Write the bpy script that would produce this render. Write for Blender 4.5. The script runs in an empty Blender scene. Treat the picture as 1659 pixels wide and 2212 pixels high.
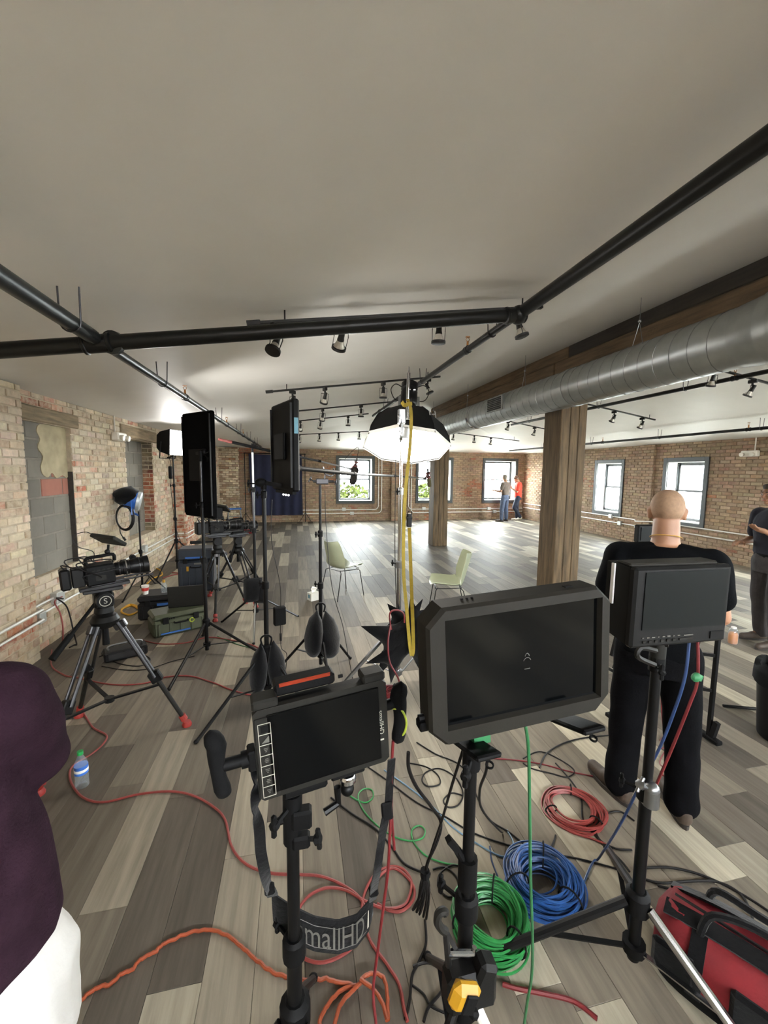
import bpy, bmesh, math, random
from mathutils import Matrix, Vector, noise
random.seed(7)
SC = bpy.context.scene
COL = SC.collection
PI = math.pi
# ------------------------------------------------------------------ camera
IW, IH, FPX = 1659.0, 2212.0, 880.0
CAM = Vector((0.0, 0.0, 1.85))
YAW, PITCH, ROLL = 0.21215, 0.10079, 0.011
fw = Vector((math.sin(YAW)*math.cos(PITCH), math.cos(YAW)*math.cos(PITCH), -math.sin(PITCH)))
rt = fw.cross(Vector((0, 0, 1))).normalized()
up = rt.cross(fw)
RT = rt*math.cos(ROLL) + up*math.sin(ROLL)
UP = up*math.cos(ROLL) - rt*math.sin(ROLL)
cd = bpy.data.cameras.new('camera')
cam = bpy.data.objects.new('camera', cd)
COL.objects.link(cam)
cam.matrix_world = Matrix(((RT.x, UP.x, -fw.x, CAM.x), (RT.y, UP.y, -fw.y, CAM.y), (RT.z, UP.z, -fw.z, CAM.z), (0, 0, 0, 1)))
cd.sensor_fit = 'HORIZONTAL'
cd.sensor_width = 36.0
cd.lens = FPX/IW*36.0
cd.clip_start = 0.02
cd.clip_end = 300
SC.camera = cam
# ------------------------------------------------------------------ sky, exposure
SKY = 27.0
wd = bpy.data.worlds.new('overcast_sky')
SC.world = wd
wd.use_nodes = True
bg = wd.node_tree.nodes['Background']
bg.inputs[0].default_value = (0.93, 0.97, 1.0, 1)
bg.inputs[1].default_value = SKY
SC.view_settings.view_transform = 'Standard'
SC.view_settings.look = 'None'
SC.view_settings.gamma = 1.0
SC.view_settings.use_curve_mapping = False
SC.view_settings.exposure = 1.75
SC.cycles.use_denoising = True
SC.cycles.max_bounces = 8
SC.cycles.diffuse_bounces = 5
SC.cycles.glossy_bounces = 3
SC.cycles.use_adaptive_sampling = True
SC.cycles.adaptive_threshold = 0.02
SC.cycles.transmission_bounces = 6
SC.cycles.transparent_max_bounces = 12
SC.cycles.sample_clamp_indirect = 6.0
SC.cycles.caustics_reflective = False
SC.cycles.caustics_refractive = False
SOFTBOX_W, PANEL_W = 12.0, 13.0

# ------------------------------------------------------------------ pixel -> place helpers (1659 x 2212 frame)
def ray(x, y):
    return RT*((x-IW/2)/FPX) - UP*((y-IH/2)/FPX) + fw
def onplane(x, y, axis, val):
    d = ray(x, y)
    return CAM + d*((val-CAM[axis])/d[axis])
def fl(x, y, z=0.0): return onplane(x, y, 2, z)
def aY(x, y, Y): return onplane(x, y, 1, Y)
def aX(x, y, X): return onplane(x, y, 0, X)
def proj(p):
    d = Vector(p)-CAM
    w = d.dot(fw)
    return (IW/2+FPX*d.dot(RT)/w, IH/2-FPX*d.dot(UP)/w, w)
# ------------------------------------------------------------------ mesh builder
def V(*a): return Vector(a if len(a) > 1 else a[0])
def frame(axis, hint=(0, 0, 1)):
    z = Vector(axis).normalized()
    h = Vector(hint)
    if abs(z.dot(h)) > 0.98: h = Vector((1, 0, 0)) if abs(z.x) < .9 else Vector((0, 1, 0))
    x = h.cross(z).normalized()
    return x, z.cross(x), z
def rotz(a): return Matrix.Rotation(a, 3, 'Z')
def M4(loc=(0, 0, 0), rot=None):
    return Matrix.Translation(Vector(loc)) @ (rot.to_4x4() if rot is not None else Matrix.Identity(4))
def basis(x, y, z): return Matrix(((x[0], y[0], z[0]), (x[1], y[1], z[1]), (x[2], y[2], z[2])))
class MB:
    def __init__(s, M=None): s.v = []; s.f = []; s.M = M
    def add(s, vs, fs):
        o = len(s.v)
        if s.M is not None: vs = [s.M @ Vector(v) for v in vs]
        s.v.extend(tuple(v) for v in vs)
        s.f.extend(tuple(i+o for i in f) for f in fs)
        return s
    def box(s, c, d, R=None, b=0.0):
        hx, hy, hz = d[0]/2, d[1]/2, d[2]/2
        c = Vector(c)
        if b <= 0:
            vs = [Vector((x*hx, y*hy, z*hz)) for z in (-1, 1) for y in (-1, 1) for x in (-1, 1)]
            fs = [(0, 2, 3, 1), (4, 5, 7, 6), (0, 1, 5, 4), (2, 6, 7, 3), (0, 4, 6, 2), (1, 3, 7, 5)]
        else:
            b = min(b, hx*.95, hy*.95, hz*.95)
            vs = []; ix = {}
            for sx in (-1, 1):
                for sy in (-1, 1):
                    for sz in (-1, 1):
                        for a in range(3):
                            p = [sx*(hx-b), sy*(hy-b), sz*(hz-b)]
                            p[a] = (sx*hx, sy*hy, sz*hz)[a]
                            ix[(sx, sy, sz, a)] = len(vs); vs.append(Vector(p))
            fs = []
            for a in range(3):
                o1, o2 = (a+1) % 3, (a+2) % 3
                for sg in (-1, 1):
                    q = []
                    for (u, w) in ((-1, -1), (1, -1), (1, 1), (-1, 1)):
                        k = [0, 0, 0]; k[a] = sg; k[o1] = u; k[o2] = w
                        q.append(ix[(*k, a)])
                    fs.append(tuple(q) if sg > 0 else tuple(q[::-1]))
            for a in range(3):
                o1, o2 = (a+1) % 3, (a+2) % 3
                for u in (-1, 1):
                    for w in (-1, 1):
                        k0 = [0, 0, 0]; k0[a] = -1; k0[o1] = u; k0[o2] = w
                        k1 = list(k0); k1[a] = 1
                        q = (ix[(*k0, o1)], ix[(*k1, o1)], ix[(*k1, o2)], ix[(*k0, o2)])
                        fs.append(q if u*w < 0 else q[::-1])
            for sx in (-1, 1):
                for sy in (-1, 1):
                    for sz in (-1, 1):
                        q = tuple(ix[(sx, sy, sz, a)] for a in range(3))
                        fs.append(q if sx*sy*sz > 0 else q[::-1])
        vs = [(R @ v if R is not None else v)+c for v in vs]
        return s.add(vs, fs)
    def span(s, a, b, bev=0.0):
        a, b = Vector(a), Vector(b)
        return s.box((a+b)/2, [abs(b[i]-a[i]) for i in range(3)], None, bev)
    def bar(s, a, b, w, h, hint=(0, 0, 1), bev=0.0):
        a, b = Vector(a), Vector(b)
        x, y, z = frame(b-a, hint)
        return s.box((a+b)/2, (w, h, (b-a).length), basis(x, y, z), bev)
    def cyl(s, a, b, r, r2=None, n=12, cap=True):
        a, b = Vector(a), Vector(b)
        r2 = r if r2 is None else r2
        x, y, z = frame(b-a)
        vs = []
        for p, q in ((a, r), (b, r2)):
            for i in range(n):
                t = 2*PI*i/n
                vs.append(p+x*(q*math.cos(t))+y*(q*math.sin(t)))
        fs = [(i, (i+1) % n, n+(i+1) % n, n+i) for i in range(n)]
        if cap: fs += [tuple(range(n-1, -1, -1)), tuple(range(n, 2*n))]
        return s.add(vs, fs)
    def ring(s, prof, base, axis, n=20):
        return s.lathe(prof+[prof[0]], base, axis, n, cap=False)
    def lathe(s, prof, base, axis=(0, 0, 1), n=16, hint=(0, 0, 1), sc=(1, 1), cap=True):
        base = Vector(base)
        x, y, z = frame(axis, hint)
        vs = []; m = len(prof)
        for (r, h) in prof:
            for i in range(n):
                t = 2*PI*i/n
                vs.append(base+z*h+x*(r*sc[0]*math.cos(t))+y*(r*sc[1]*math.sin(t)))
        fs = [(j*n+i, j*n+(i+1) % n, (j+1)*n+(i+1) % n, (j+1)*n+i) for j in range(m-1) for i in range(n)]
        if cap: fs += [tuple(range(n-1, -1, -1)), tuple(range((m-1)*n, m*n))]
        return s.add(vs, fs)
    def tube(s, pts, r, n=6, closed=False):
        pts = [Vector(p) for p in pts]
        m = len(pts)
        rs = r if isinstance(r, (list, tuple)) else [r]*m
        t0 = (pts[1]-pts[0]).normalized()
        x, y, _ = frame(t0)
        vs = []
        for k, p in enumerate(pts):
            if closed: t = pts[(k+1) % m]-pts[k-1]
            else: t = pts[min(k+1, m-1)]-pts[max(k-1, 0)]
            if t.length < 1e-9: t = t0.copy()
            t.normalize()
            x = (x-t*x.dot(t))
            if x.length < 1e-6: x = frame(t)[0]
            x.normalize(); y = t.cross(x)
            for i in range(n):
                a = 2*PI*i/n
                vs.append(p+x*(rs[k]*math.cos(a))+y*(rs[k]*math.sin(a)))
        fs = []
        for k in range(m if closed else m-1):
            k2 = (k+1) % m
            fs += [(k*n+i, k*n+(i+1) % n, k2*n+(i+1) % n, k2*n+i) for i in range(n)]
        if not closed: fs += [tuple(range(n-1, -1, -1)), tuple(range((m-1)*n, m*n))]
        return s.add(vs, fs)
    def ball(s, c, r, R=None, nu=14, nv=9):
        rr = (r, r, r) if isinstance(r, (int, float)) else r
        c = Vector(c)
        vs = [Vector((0, 0, -rr[2]))]; fs = []
        for j in range(1, nv):
            p = -PI/2+PI*j/nv
            for i in range(nu):
                t = 2*PI*i/nu
                vs.append(Vector((rr[0]*math.cos(p)*math.cos(t), rr[1]*math.cos(p)*math.sin(t), rr[2]*math.sin(p))))
        vs.append(Vector((0, 0, rr[2])))
        L = len(vs)-1
        for i in range(nu):
            fs.append((0, 1+(i+1) % nu, 1+i))
            fs.append((L, 1+(nv-2)*nu+i, 1+(nv-2)*nu+(i+1) % nu))
        for j in range(nv-2):
            for i in range(nu):
                fs.append((1+j*nu+i, 1+j*nu+(i+1) % nu, 1+(j+1)*nu+(i+1) % nu, 1+(j+1)*nu+i))
        vs = [(R @ v if R is not None else v)+c for v in vs]
        return s.add(vs, fs)
    def prism(s, poly, th, M=None):
        # polygon in local x,z ; extruded along +y by th
        n = len(poly)
        vs = [Vector((p[0], 0, p[1])) for p in poly]+[Vector((p[0], th, p[1])) for p in poly]
        fs = [tuple(range(n)), tuple(range(2*n-1, n-1, -1))]+[(i, n+i, n+(i+1) % n, (i+1) % n) for i in range(n)]
        if M is not None: vs = [M @ v for v in vs]
        return s.add(vs, fs)
    def loft(s, rings, cap=True):
        n = len(rings[0]); m = len(rings)
        vs = [p for r in rings for p in r]
        fs = [(j*n+i, j*n+(i+1) % n, (j+1)*n+(i+1) % n, (j+1)*n+i) for j in range(m-1) for i in range(n)]
        if cap: fs += [tuple(range(n-1, -1, -1)), tuple(range((m-1)*n, m*n))]
        return s.add(vs, fs)
    def capsule(s, a, b, r, r2=None, n=14):
        r2 = r if r2 is None else r2
        s.cyl(a, b, r, r2, n); s.ball(a, r, None, n, 9); s.ball(b, r2, None, n, 9)
        return s
    def chain(s, pts, rs, n=14):
        for i in range(len(pts)-1): s.capsule(pts[i], pts[i+1], rs[i], rs[i+1], n)
        return s
def crom(pts, k=6, closed=False):
    pts = [Vector(p) for p in pts]; n = len(pts); out = []
    rng = range(n) if closed else range(n-1)
    for i in rng:
        if closed: a, b, c, d = pts[i-1], pts[i], pts[(i+1) % n], pts[(i+2) % n]
        else: a, b, c, d = pts[max(i-1, 0)], pts[i], pts[i+1], pts[min(i+2, n-1)]
        for j in range(k):
            t = j/k
            out.append(0.5*((2*b)+(c-a)*t+(2*a-5*b+4*c-d)*t*t+(3*b-a-3*c+d)*t**3))
    if not closed: out.append(pts[-1])
    return out
# ------------------------------------------------------------------ objects
ROOTM = {}
def mesh_of(name, mb, mat, smooth=35, inv=None, cols=None):
    me = bpy.data.meshes.new(name)
    vs = [inv @ Vector(v) for v in mb.v] if inv is not None else mb.v
    me.from_pydata([tuple(v) for v in vs], [], mb.f)
    if mat is not None: me.materials.append(MAT[mat])
    if smooth:
        me.polygons.foreach_set('use_smooth', [True]*len(me.polygons))
        me.set_sharp_from_angle(angle=math.radians(smooth))
    if cols is not None:
        at = me.color_attributes.new('tone', 'FLOAT_COLOR', 'POINT')
        flat = []
        for c in cols: flat += [c[0], c[1], c[2], 1.0]
        at.data.foreach_set('color', flat)
    me.update()
    return me
def thing(name, label, cat, loc=(0, 0, 0), rz=0.0, group=None):
    o = bpy.data.objects.new(name, None)
    COL.objects.link(o)
    o.empty_display_size = .05
    o.location = loc; o.rotation_euler = (0, 0, rz)
    o['label'] = label; o['category'] = cat
    if group: o['group'] = group
    ROOTM[o.name] = Matrix.Translation(Vector(loc)) @ Matrix.Rotation(rz, 4, 'Z')
    return o
def part(name, mb, mat, parent, label=None, world=True, smooth=35, cols=None, kind=None):
    inv = ROOTM[parent.name].inverted() if world else None
    o = bpy.data.objects.new(name, mesh_of(name, mb, mat, smooth, inv, cols))
    COL.objects.link(o); o.parent = parent
    ROOTM[o.name] = ROOTM[parent.name]
    if label: o['label'] = label
    if kind: o['kind'] = kind
    return o
def solo(name, mb, mat, label, cat, group=None, smooth=35, cols=None, kind=None, loc=None):
    if loc is None:
        xs = [v[0] for v in mb.v]; ys = [v[1] for v in mb.v]; zs = [v[2] for v in mb.v]
        loc = ((min(xs)+max(xs))/2, (min(ys)+max(ys))/2, min(zs))
    inv = Matrix.Translation(-Vector(loc))
    o = bpy.data.objects.new(name, mesh_of(name, mb, mat, smooth, inv, cols))
    COL.objects.link(o); o.location = loc
    if label: o['label'] = label
    if cat: o['category'] = cat
    if group: o['group'] = group
    if kind: o['kind'] = kind
    ROOTM[o.name] = Matrix.Translation(Vector(loc))
    return o
def struct(name, mb, mat, smooth=0, cols=None, label=None):
    o = bpy.data.objects.new(name, mesh_of(name, mb, mat, smooth, None, cols))
    COL.objects.link(o); o['kind'] = 'structure'
    if label: o['label'] = label
    ROOTM[o.name] = Matrix.Identity(4)
    return o
def dup(root, loc, rz, label, group=None):
    r = root.copy(); COL.objects.link(r)
    r.location = loc; r.rotation_euler = (0, 0, rz)
    r['label'] = label
    if group: r['group'] = group
    ROOTM[r.name] = Matrix.Translation(Vector(loc)) @ Matrix.Rotation(rz, 4, 'Z')
    for ch in list(root.children):
        c = ch.copy(); COL.objects.link(c); c.parent = r
        for g in list(ch.children):
            d = g.copy(); COL.objects.link(d); d.parent = c
    return r
# ------------------------------------------------------------------ materials
MAT = {}
def lin(c):
    return tuple(((x/255)/12.92 if x/255 <= .04045 else ((x/255+.055)/1.055)**2.4) for x in c)
def nodes(name):
    m = bpy.data.materials.new(name); m.use_nodes = True
    nt = m.node_tree; b = nt.nodes['Principled BSDF']
    MAT[name] = m
    return m, nt, b
def N(nt, t, **kw):
    n = nt.nodes.new(t)
    for k, v in kw.items(): setattr(n, k, v)
    return n
def mk(name, col, rough=.5, metal=0.0, var=.12, scale=25.0, bump=0.0, bscale=120.0, spec=.5, alpha=None, emit=None, sheen=0.0, stretch=None):
    m, nt, b = nodes(name)
    L = nt.links
    tc = N(nt, 'ShaderNodeTexCoord')
    nz = N(nt, 'ShaderNodeTexNoise'); nz.inputs['Scale'].default_value = scale; nz.inputs['Detail'].default_value = 4
    if stretch:
        mp = N(nt, 'ShaderNodeMapping'); mp.inputs['Scale'].default_value = stretch
        L.new(tc.outputs['Object'], mp.inputs[0]); L.new(mp.outputs[0], nz.inputs['Vector'])
    else: L.new(tc.outputs['Object'], nz.inputs['Vector'])
    rp = N(nt, 'ShaderNodeValToRGB')
    c = lin(col)
    rp.color_ramp.elements[0].color = (*[x*(1-var) for x in c], 1); rp.color_ramp.elements[0].position = .3
    rp.color_ramp.elements[1].color = (*[min(1, x*(1+var)) for x in c], 1); rp.color_ramp.elements[1].position = .7
    L.new(nz.outputs['Fac'], rp.inputs[0]); L.new(rp.outputs[0], b.inputs['Base Color'])
    b.inputs['Roughness'].default_value = rough
    b.inputs['Metallic'].default_value = metal
    b.inputs['Specular IOR Level'].default_value = spec
    if sheen: b.inputs['Sheen Weight'].default_value = sheen
    if bump:
        n2 = N(nt, 'ShaderNodeTexNoise'); n2.inputs['Scale'].default_value = bscale; n2.inputs['Detail'].default_value = 3
        L.new(tc.outputs['Object'], n2.inputs['Vector'])
        bp = N(nt, 'ShaderNodeBump'); bp.inputs['Strength'].default_value = bump; bp.inputs['Distance'].default_value = .01
        L.new(n2.outputs['Fac'], bp.inputs['Height']); L.new(bp.outputs[0], b.inputs['Normal'])
    if emit:
        b.inputs['Emission Color'].default_value = (*lin(emit[0]), 1); b.inputs['Emission Strength'].default_value = emit[1]
    return m
def mk_tone(name, rough, mscale, mamt, bump, bscale, stain=None, stretch=(1, 1, 1), spec=.5, grain=None):
    """per-piece colour from the 'tone' attribute, broken up by noise"""
    m, nt, b = nodes(name); L = nt.links
    at = N(nt, 'ShaderNodeAttribute'); at.attribute_name = 'tone'
    ge = N(nt, 'ShaderNodeNewGeometry')
    mp = N(nt, 'ShaderNodeMapping'); mp.inputs['Scale'].default_value = stretch
    L.new(ge.outputs['Position'], mp.inputs[0])
    # shift the grain per piece
    ad = N(nt, 'ShaderNodeVectorMath', operation='MULTIPLY_ADD')
    L.new(at.outputs['Color'], ad.inputs[0]); ad.inputs[1].default_value = (37, 53, 71); L.new(mp.outputs[0], ad.inputs[2])
    nz = N(nt, 'ShaderNodeTexNoise'); nz.inputs['Scale'].default_value = mscale; nz.inputs['Detail'].default_value = 6; nz.inputs['Roughness'].default_value = .65
    L.new(ad.outputs[0], nz.inputs['Vector'])
    mr = N(nt, 'ShaderNodeMapRange'); mr.inputs[1].default_value = .25; mr.inputs[2].default_value = .75
    mr.inputs[3].default_value = 1-mamt; mr.inputs[4].default_value = 1+mamt
    L.new(nz.outputs['Fac'], mr.inputs[0])
    mx = N(nt, 'ShaderNodeVectorMath', operation='SCALE')
    L.new(at.outputs['Color'], mx.inputs[0]); L.new(mr.outputs[0], mx.inputs['Scale'])
    src = mx.outputs[0]
    if stain:
        n3 = N(nt, 'ShaderNodeTexNoise'); n3.inputs['Scale'].default_value = stain[1]; n3.inputs['Detail'].default_value = 8; n3.inputs['Roughness'].default_value = .7
        L.new(ge.outputs['Position'], n3.inputs['Vector'])
        r3 = N(nt, 'ShaderNodeValToRGB'); r3.color_ramp.elements[0].position = stain[2]; r3.color_ramp.elements[1].position = stain[3]
        L.new(n3.outputs['Fac'], r3.inputs[0])
        m3 = N(nt, 'ShaderNodeMix', data_type='RGBA')
        L.new(r3.outputs[0], m3.inputs['Factor']); L.new(src, m3.inputs[6]); m3.inputs[7].default_value = (*lin(stain[0]), 1)
        src = m3.outputs[2]
    L.new(src, b.inputs['Base Color'])
    b.inputs['Roughness'].default_value = rough
    b.inputs['Specular IOR Level'].default_value = spec
    if bump:
        n2 = N(nt, 'ShaderNodeTexNoise'); n2.inputs['Scale'].default_value = bscale; n2.inputs['Detail'].default_value = 4
        L.new(mp.outputs[0], n2.inputs['Vector'])
        bp = N(nt, 'ShaderNodeBump'); bp.inputs['Strength'].default_value = bump; bp.inputs['Distance'].default_value = .01
        L.new(n2.outputs['Fac'], bp.inputs['Height']); L.new(bp.outputs[0], b.inputs['Normal'])
    return m
mk('paint', (233, 231, 226), .55, 0, .02, 3, .02, 60)
mk_tone('plank', .58, 3.0, .30, .05, 14, stretch=(9, .55, 1), spec=.14)
mk_tone('brick', .85, 14, .30, .35, 90, stain=((196, 182, 158), 9, .42, .66))
mk_tone('brick_bare', .85, 14, .34, .35, 90, stain=((158, 138, 112), 9, .42, .72))
mk('mortar_pale', (182, 167, 144), .95, 0, .2, 12, .3, 80)
mk('mortar_dark', (128, 108, 88), .95, 0, .25, 10, .3, 80)
mk('subfloor', (60, 55, 48), .9)
mk_tone('block', .92, 6, .10, .15, 120)
mk('mortar_grey', (128, 123, 112), .95, 0, .12, 12, .3, 80)
mk('plaster', (172, 160, 130), .95, 0, .18, 7, .3, 30)
mk('timber', (92, 75, 52), .8, 0, .45, 5, .25, 40, stretch=(6, 6, .6))
mk('timber_y', (92, 74, 52), .8, 0, .5, 5, .25, 40, stretch=(6, .5, 6))
mk('timber_dark', (44, 38, 31), .85, 0, .4, 5, .3, 40, stretch=(6, .5, 6))
mk('lintel', (128, 112, 88), .9, 0, .35, 5, .3, 40, stretch=(6, .6, 6))
mk('jamb_red', (150, 78, 50), .9, 0, .3, 9, .4, 60)
mk('galv', (168, 172, 172), .34, .85, .10, 9, .02, 40)
mk('galv_seam', (138, 142, 142), .4, .85, .1, 9)
mk('vent', (70, 74, 74), .5, .6, .1)
mk('conduit', (222, 221, 216), .38, .0, .06, 9)
mk('conduit_box', (190, 192, 188), .45, .5, .08, 9)
mk('black_pipe', (20, 21, 21), .38, .35, .25, 14, .03, 60)
mk('steel_pipe', (44, 47, 48), .36, .55, .2, 14, .03, 60)
mk('brass', (170, 120, 70), .4, .8, .1)
mk('frame_dark', (58, 62, 62), .5, 0, .08, 12)
mk('sash', (66, 70, 72), .45, 0, .08)
mk('reveal', (226, 224, 220), .6, 0, .02)
mk('white_plastic', (226, 222, 212), .45, 0, .03)
mk('black_metal', (10, 10, 11), .42, .0, .2, 20, spec=0.22)
mk('black_matte', (9, 9, 10), .62, 0, .2, 20, .05, 150, spec=0.15)
mk('black_rubber', (13, 13, 14), .75, 0, .15, 30, .08, 200, spec=0.15)
mk('grip_foam', (16, 16, 17), .8, 0, .15, 60, .12, 300, spec=0.1)
mk('black_cloth', (9, 9, 11), .92, 0, .3, 14, .25, 60, sheen=.2, spec=0.08)
mk('flag_cloth', (9, 9, 10), .95, 0, .2, 14, .1, 200, spec=0.05)
mk('dark_plastic', (16, 16, 16), .5, 0, .12, 30, .03, 200, spec=0.2)
mk('gunmetal', (30, 29, 26), .55, 0, .1, 30, .03, 200, spec=0.2)
mk('monitor_shell', (34, 32, 28), .6, 0, .08, 30, .03, 200, spec=0.18)
mk('screen', (3, 4, 5), .12, 0, .05, 4, spec=.25)
mk('screen_grey', (20, 23, 23), .35, 0, .04, 4, spec=0.15)
mk('print_white', (170, 166, 152), .6, 0, .03)
mk('print_dim', (92, 90, 84), .6, 0, .03)
mk('chrome', (196, 198, 200), .16, 1.0, .04, 12)
mk('steel', (140, 142, 144), .3, .95, .08, 14)
mk('dark_steel', (70, 70, 72), .35, .9, .1, 14)
mk('red_cord', (130, 52, 48), .5, 0, .10, 30)
mk('deepred_cord', (104, 26, 30), .45, 0, .10, 30)
mk('orange_cord', (150, 68, 36), .5, 0, .14, 30)
mk('green_cord', (38, 98, 58), .45, 0, .12, 30)
mk('green_coil', (40, 122, 62), .42, 0, .14, 30)
mk('blue_coil', (36, 76, 134), .42, 0, .14, 30)
mk('blue_cord', (34, 58, 98), .45, 0, .1, 30)
mk('paleblue_cord', (100, 132, 156), .45, 0, .1, 30)
mk('black_cord', (18, 16, 16), .5, 0, .15, 30, spec=0.25)
mk('yellow_cord', (214, 160, 34), .5, 0, .1, 30)
mk('yellow_strap', (142, 120, 22), .7, 0, .15, 40, .1, 200)
mk('yellow_plastic', (176, 130, 22), .45, 0, .06)
mk('orange_plastic', (140, 50, 28), .5, 0, .06)
mk('red_rubber', (150, 44, 38), .55, 0, .08)
mk('sage', (150, 156, 130), .42, 0, .04, 8)
mk('navy', (28, 32, 58), .95, 0, .15, 6, .1, 90, sheen=.2)
mk('case_black', (20, 20, 22), .55, 0, .15, 20, .05, 150, spec=0.25)
mk('case_blueblack', (26, 33, 43), .5, 0, .12, 20, .05, 150)
mk('case_green', (64, 69, 50), .55, 0, .10, 20, .06, 120)
mk('tape_blue', (42, 92, 164), .6, 0, .06)
mk('tape_pale', (96, 144, 160), .6, 0, .06)
mk('tape_green', (40, 110, 66), .6, 0, .06)
mk('tape_white', (214, 212, 208), .6, 0, .06)
mk('lime', (150, 164, 50), .6, 0, .06)
mk('blue_paint', (36, 90, 170), .4, 0, .08)
mk('silver_plastic', (190, 196, 198), .35, .4, .06)
mk('paper', (236, 234, 228), .8, 0, .03)
mk('card', (214, 214, 206), .8, 0, .05)
mk('red_print', (196, 56, 48), .6, 0, .06)
mk('bag_red', (118, 16, 26), .72, 0, .2, 10, .2, 60)
mk('denim', (66, 76, 96), .9, 0, .25, 14, .2, 120)
mk('denim_dark', (36, 42, 58), .9, 0, .25, 14, .2, 120)
mk('trousers_black', (12, 12, 14), .92, 0, .3, 12, .2, 100, spec=0.05)
mk('trousers_grey', (58, 54, 54), .92, 0, .25, 12, .2, 100)
mk('tshirt_black', (9, 10, 12), .92, 0, .25, 10, .15, 100, spec=0.05)
mk('tshirt_taupe', (92, 82, 74), .92, 0, .15, 10, .15, 100)
mk('shirt_navy', (32, 32, 44), .92, 0, .2, 10, .15, 100)
mk('tshirt_red', (222, 66, 48), .9, 0, .12, 10, .15, 100)
mk('maroon', (42, 27, 36), .95, 0, .25, 14, .35, 160, spec=0.05)
mk('white_cotton', (196, 194, 190), .9, 0, .04, 10, .1, 80)
mk('skin', (164, 122, 96), .55, 0, .10, 14, .04, 120)
mk('skin_tan', (146, 106, 80), .55, 0, .10, 14, .04, 120)
mk('hair_dark', (44, 34, 28), .7, 0, .3, 40, .3, 150)
mk('hair_grey', (136, 128, 116), .8, 0, .3, 40, .3, 150)
mk('cap_brown', (104, 78, 66), .85, 0, .2, 20, .1)
mk('stubble', (140, 111, 86), .75, 0, .14, 60, .1, 300)
mk('shoe_brown', (62, 50, 40), .65, 0, .2, 16, .1, 80)
mk('shoe_sole', (50, 44, 40), .8, 0, .2)
mk('shoe_white', (222, 214, 200), .7, 0, .08)
mk('gold', (214, 170, 80), .35, .6, .05)
mk('eye_white', (230, 226, 220), .3, 0, .02)
mk('eye_dark', (30, 22, 18), .3, 0, .02)
mk('lip', (170, 104, 92), .6, 0, .05)
mk('juice', (200, 120, 30), .3, 0, .06)
mk('bottle_label', (54, 110, 200), .5, 0, .08)
mk('cap_green', (30, 140, 72), .45, 0, .06)
mk('fur', (52, 49, 46), .98, 0, .4, 60, .6, 200, spec=0.05)
mk('foam_olive', (70, 64, 40), .95, 0, .2, 60, .3, 200)
mk('skinpink', (96, 48, 44), .5, 0, .1)
mk('leaf', (32, 38, 8), .9, 0, .4, 4, spec=.1)
mk('bark', (96, 78, 60), .9, 0, .2)
mk('facade', (200, 198, 192), .8, 0, .06, 2)
mk('facade_glass', (110, 118, 124), .9, 0, .05, 2, spec=.1)
mk('street', (150, 148, 142), .9, 0, .1, 1)
mk('light_housing', (24, 24, 23), .5, .2, .15)
mk('lamp_glass', (196, 192, 180), .18, .2, .1, 30)
mk('softbox_skin', (18, 18, 18), .7, 0, .15, 20, .05, 90, spec=0.15)
mk('grey_print', (150, 150, 146), .7, 0, .05)
def mk_emit(name, col, s):
    m, nt, b = nodes(name)
    b.inputs['Base Color'].default_value = (.9, .9, .9, 1)
    b.inputs['Emission Color'].default_value = (*col, 1); b.inputs['Emission Strength'].default_value = s
    b.inputs['Roughness'].default_value = .9
mk_emit('softbox_face', (1.0, .95, .86), SOFTBOX_W)
mk_emit('led_face', (1.0, .97, .94), PANEL_W)
mk_emit('panel_face', (1.0, .96, .90), 4.0)
mk_emit('led_dot', (1.0, 1.0, .98), 3.0)
def mk_glass(name, tint=(1, 1, 1), haze=0.0, rough=0.0):
    m, nt, b = nodes(name); nt.nodes.remove(b)
    L = nt.links; out = nt.nodes['Material Output']
    tr = N(nt, 'ShaderNodeBsdfTransparent'); tr.inputs[0].default_value = (*tint, 1)
    gs = N(nt, 'ShaderNodeBsdfGlossy'); gs.inputs['Roughness'].default_value = rough
    lw = N(nt, 'ShaderNodeLayerWeight'); lw.inputs[0].default_value = .5
    pw = N(nt, 'ShaderNodeMath', operation='POWER'); pw.inputs[1].default_value = 5.0
    L.new(lw.outputs['Facing'], pw.inputs[0])
    mx = N(nt, 'ShaderNodeMixShader')
    nz = N(nt, 'ShaderNodeTexNoise'); nz.inputs['Scale'].default_value = 3
    sc_ = N(nt, 'ShaderNodeMath', operation='MULTIPLY_ADD'); sc_.inputs[1].default_value = .02; sc_.inputs[2].default_value = .03
    L.new(nz.outputs['Fac'], sc_.inputs[0])
    ml = N(nt, 'ShaderNodeMath', operation='MULTIPLY_ADD'); ml.inputs[1].default_value = .8
    L.new(pw.outputs[0], ml.inputs[0]); L.new(sc_.outputs[0], ml.inputs[2])
    L.new(ml.outputs[0], mx.inputs[0]); L.new(tr.outputs[0], mx.inputs[1]); L.new(gs.outputs[0], mx.inputs[2]); 
    src = mx.outputs[0]
    if haze:
        df = N(nt, 'ShaderNodeBsdfDiffuse'); df.inputs[0].default_value = (.75, .82, .86, 1); m2 = N(nt, 'ShaderNodeMixShader'); m2.inputs[0].default_value = haze
        L.new(src, m2.inputs[1]); L.new(df.outputs[0], m2.inputs[2]); src = m2.outputs[0]
    L.new(src, out.inputs[0])
mk_glass('glass', (.96, .98, .97))
mk_glass('pet', (.92, .95, .97), .14)
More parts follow.
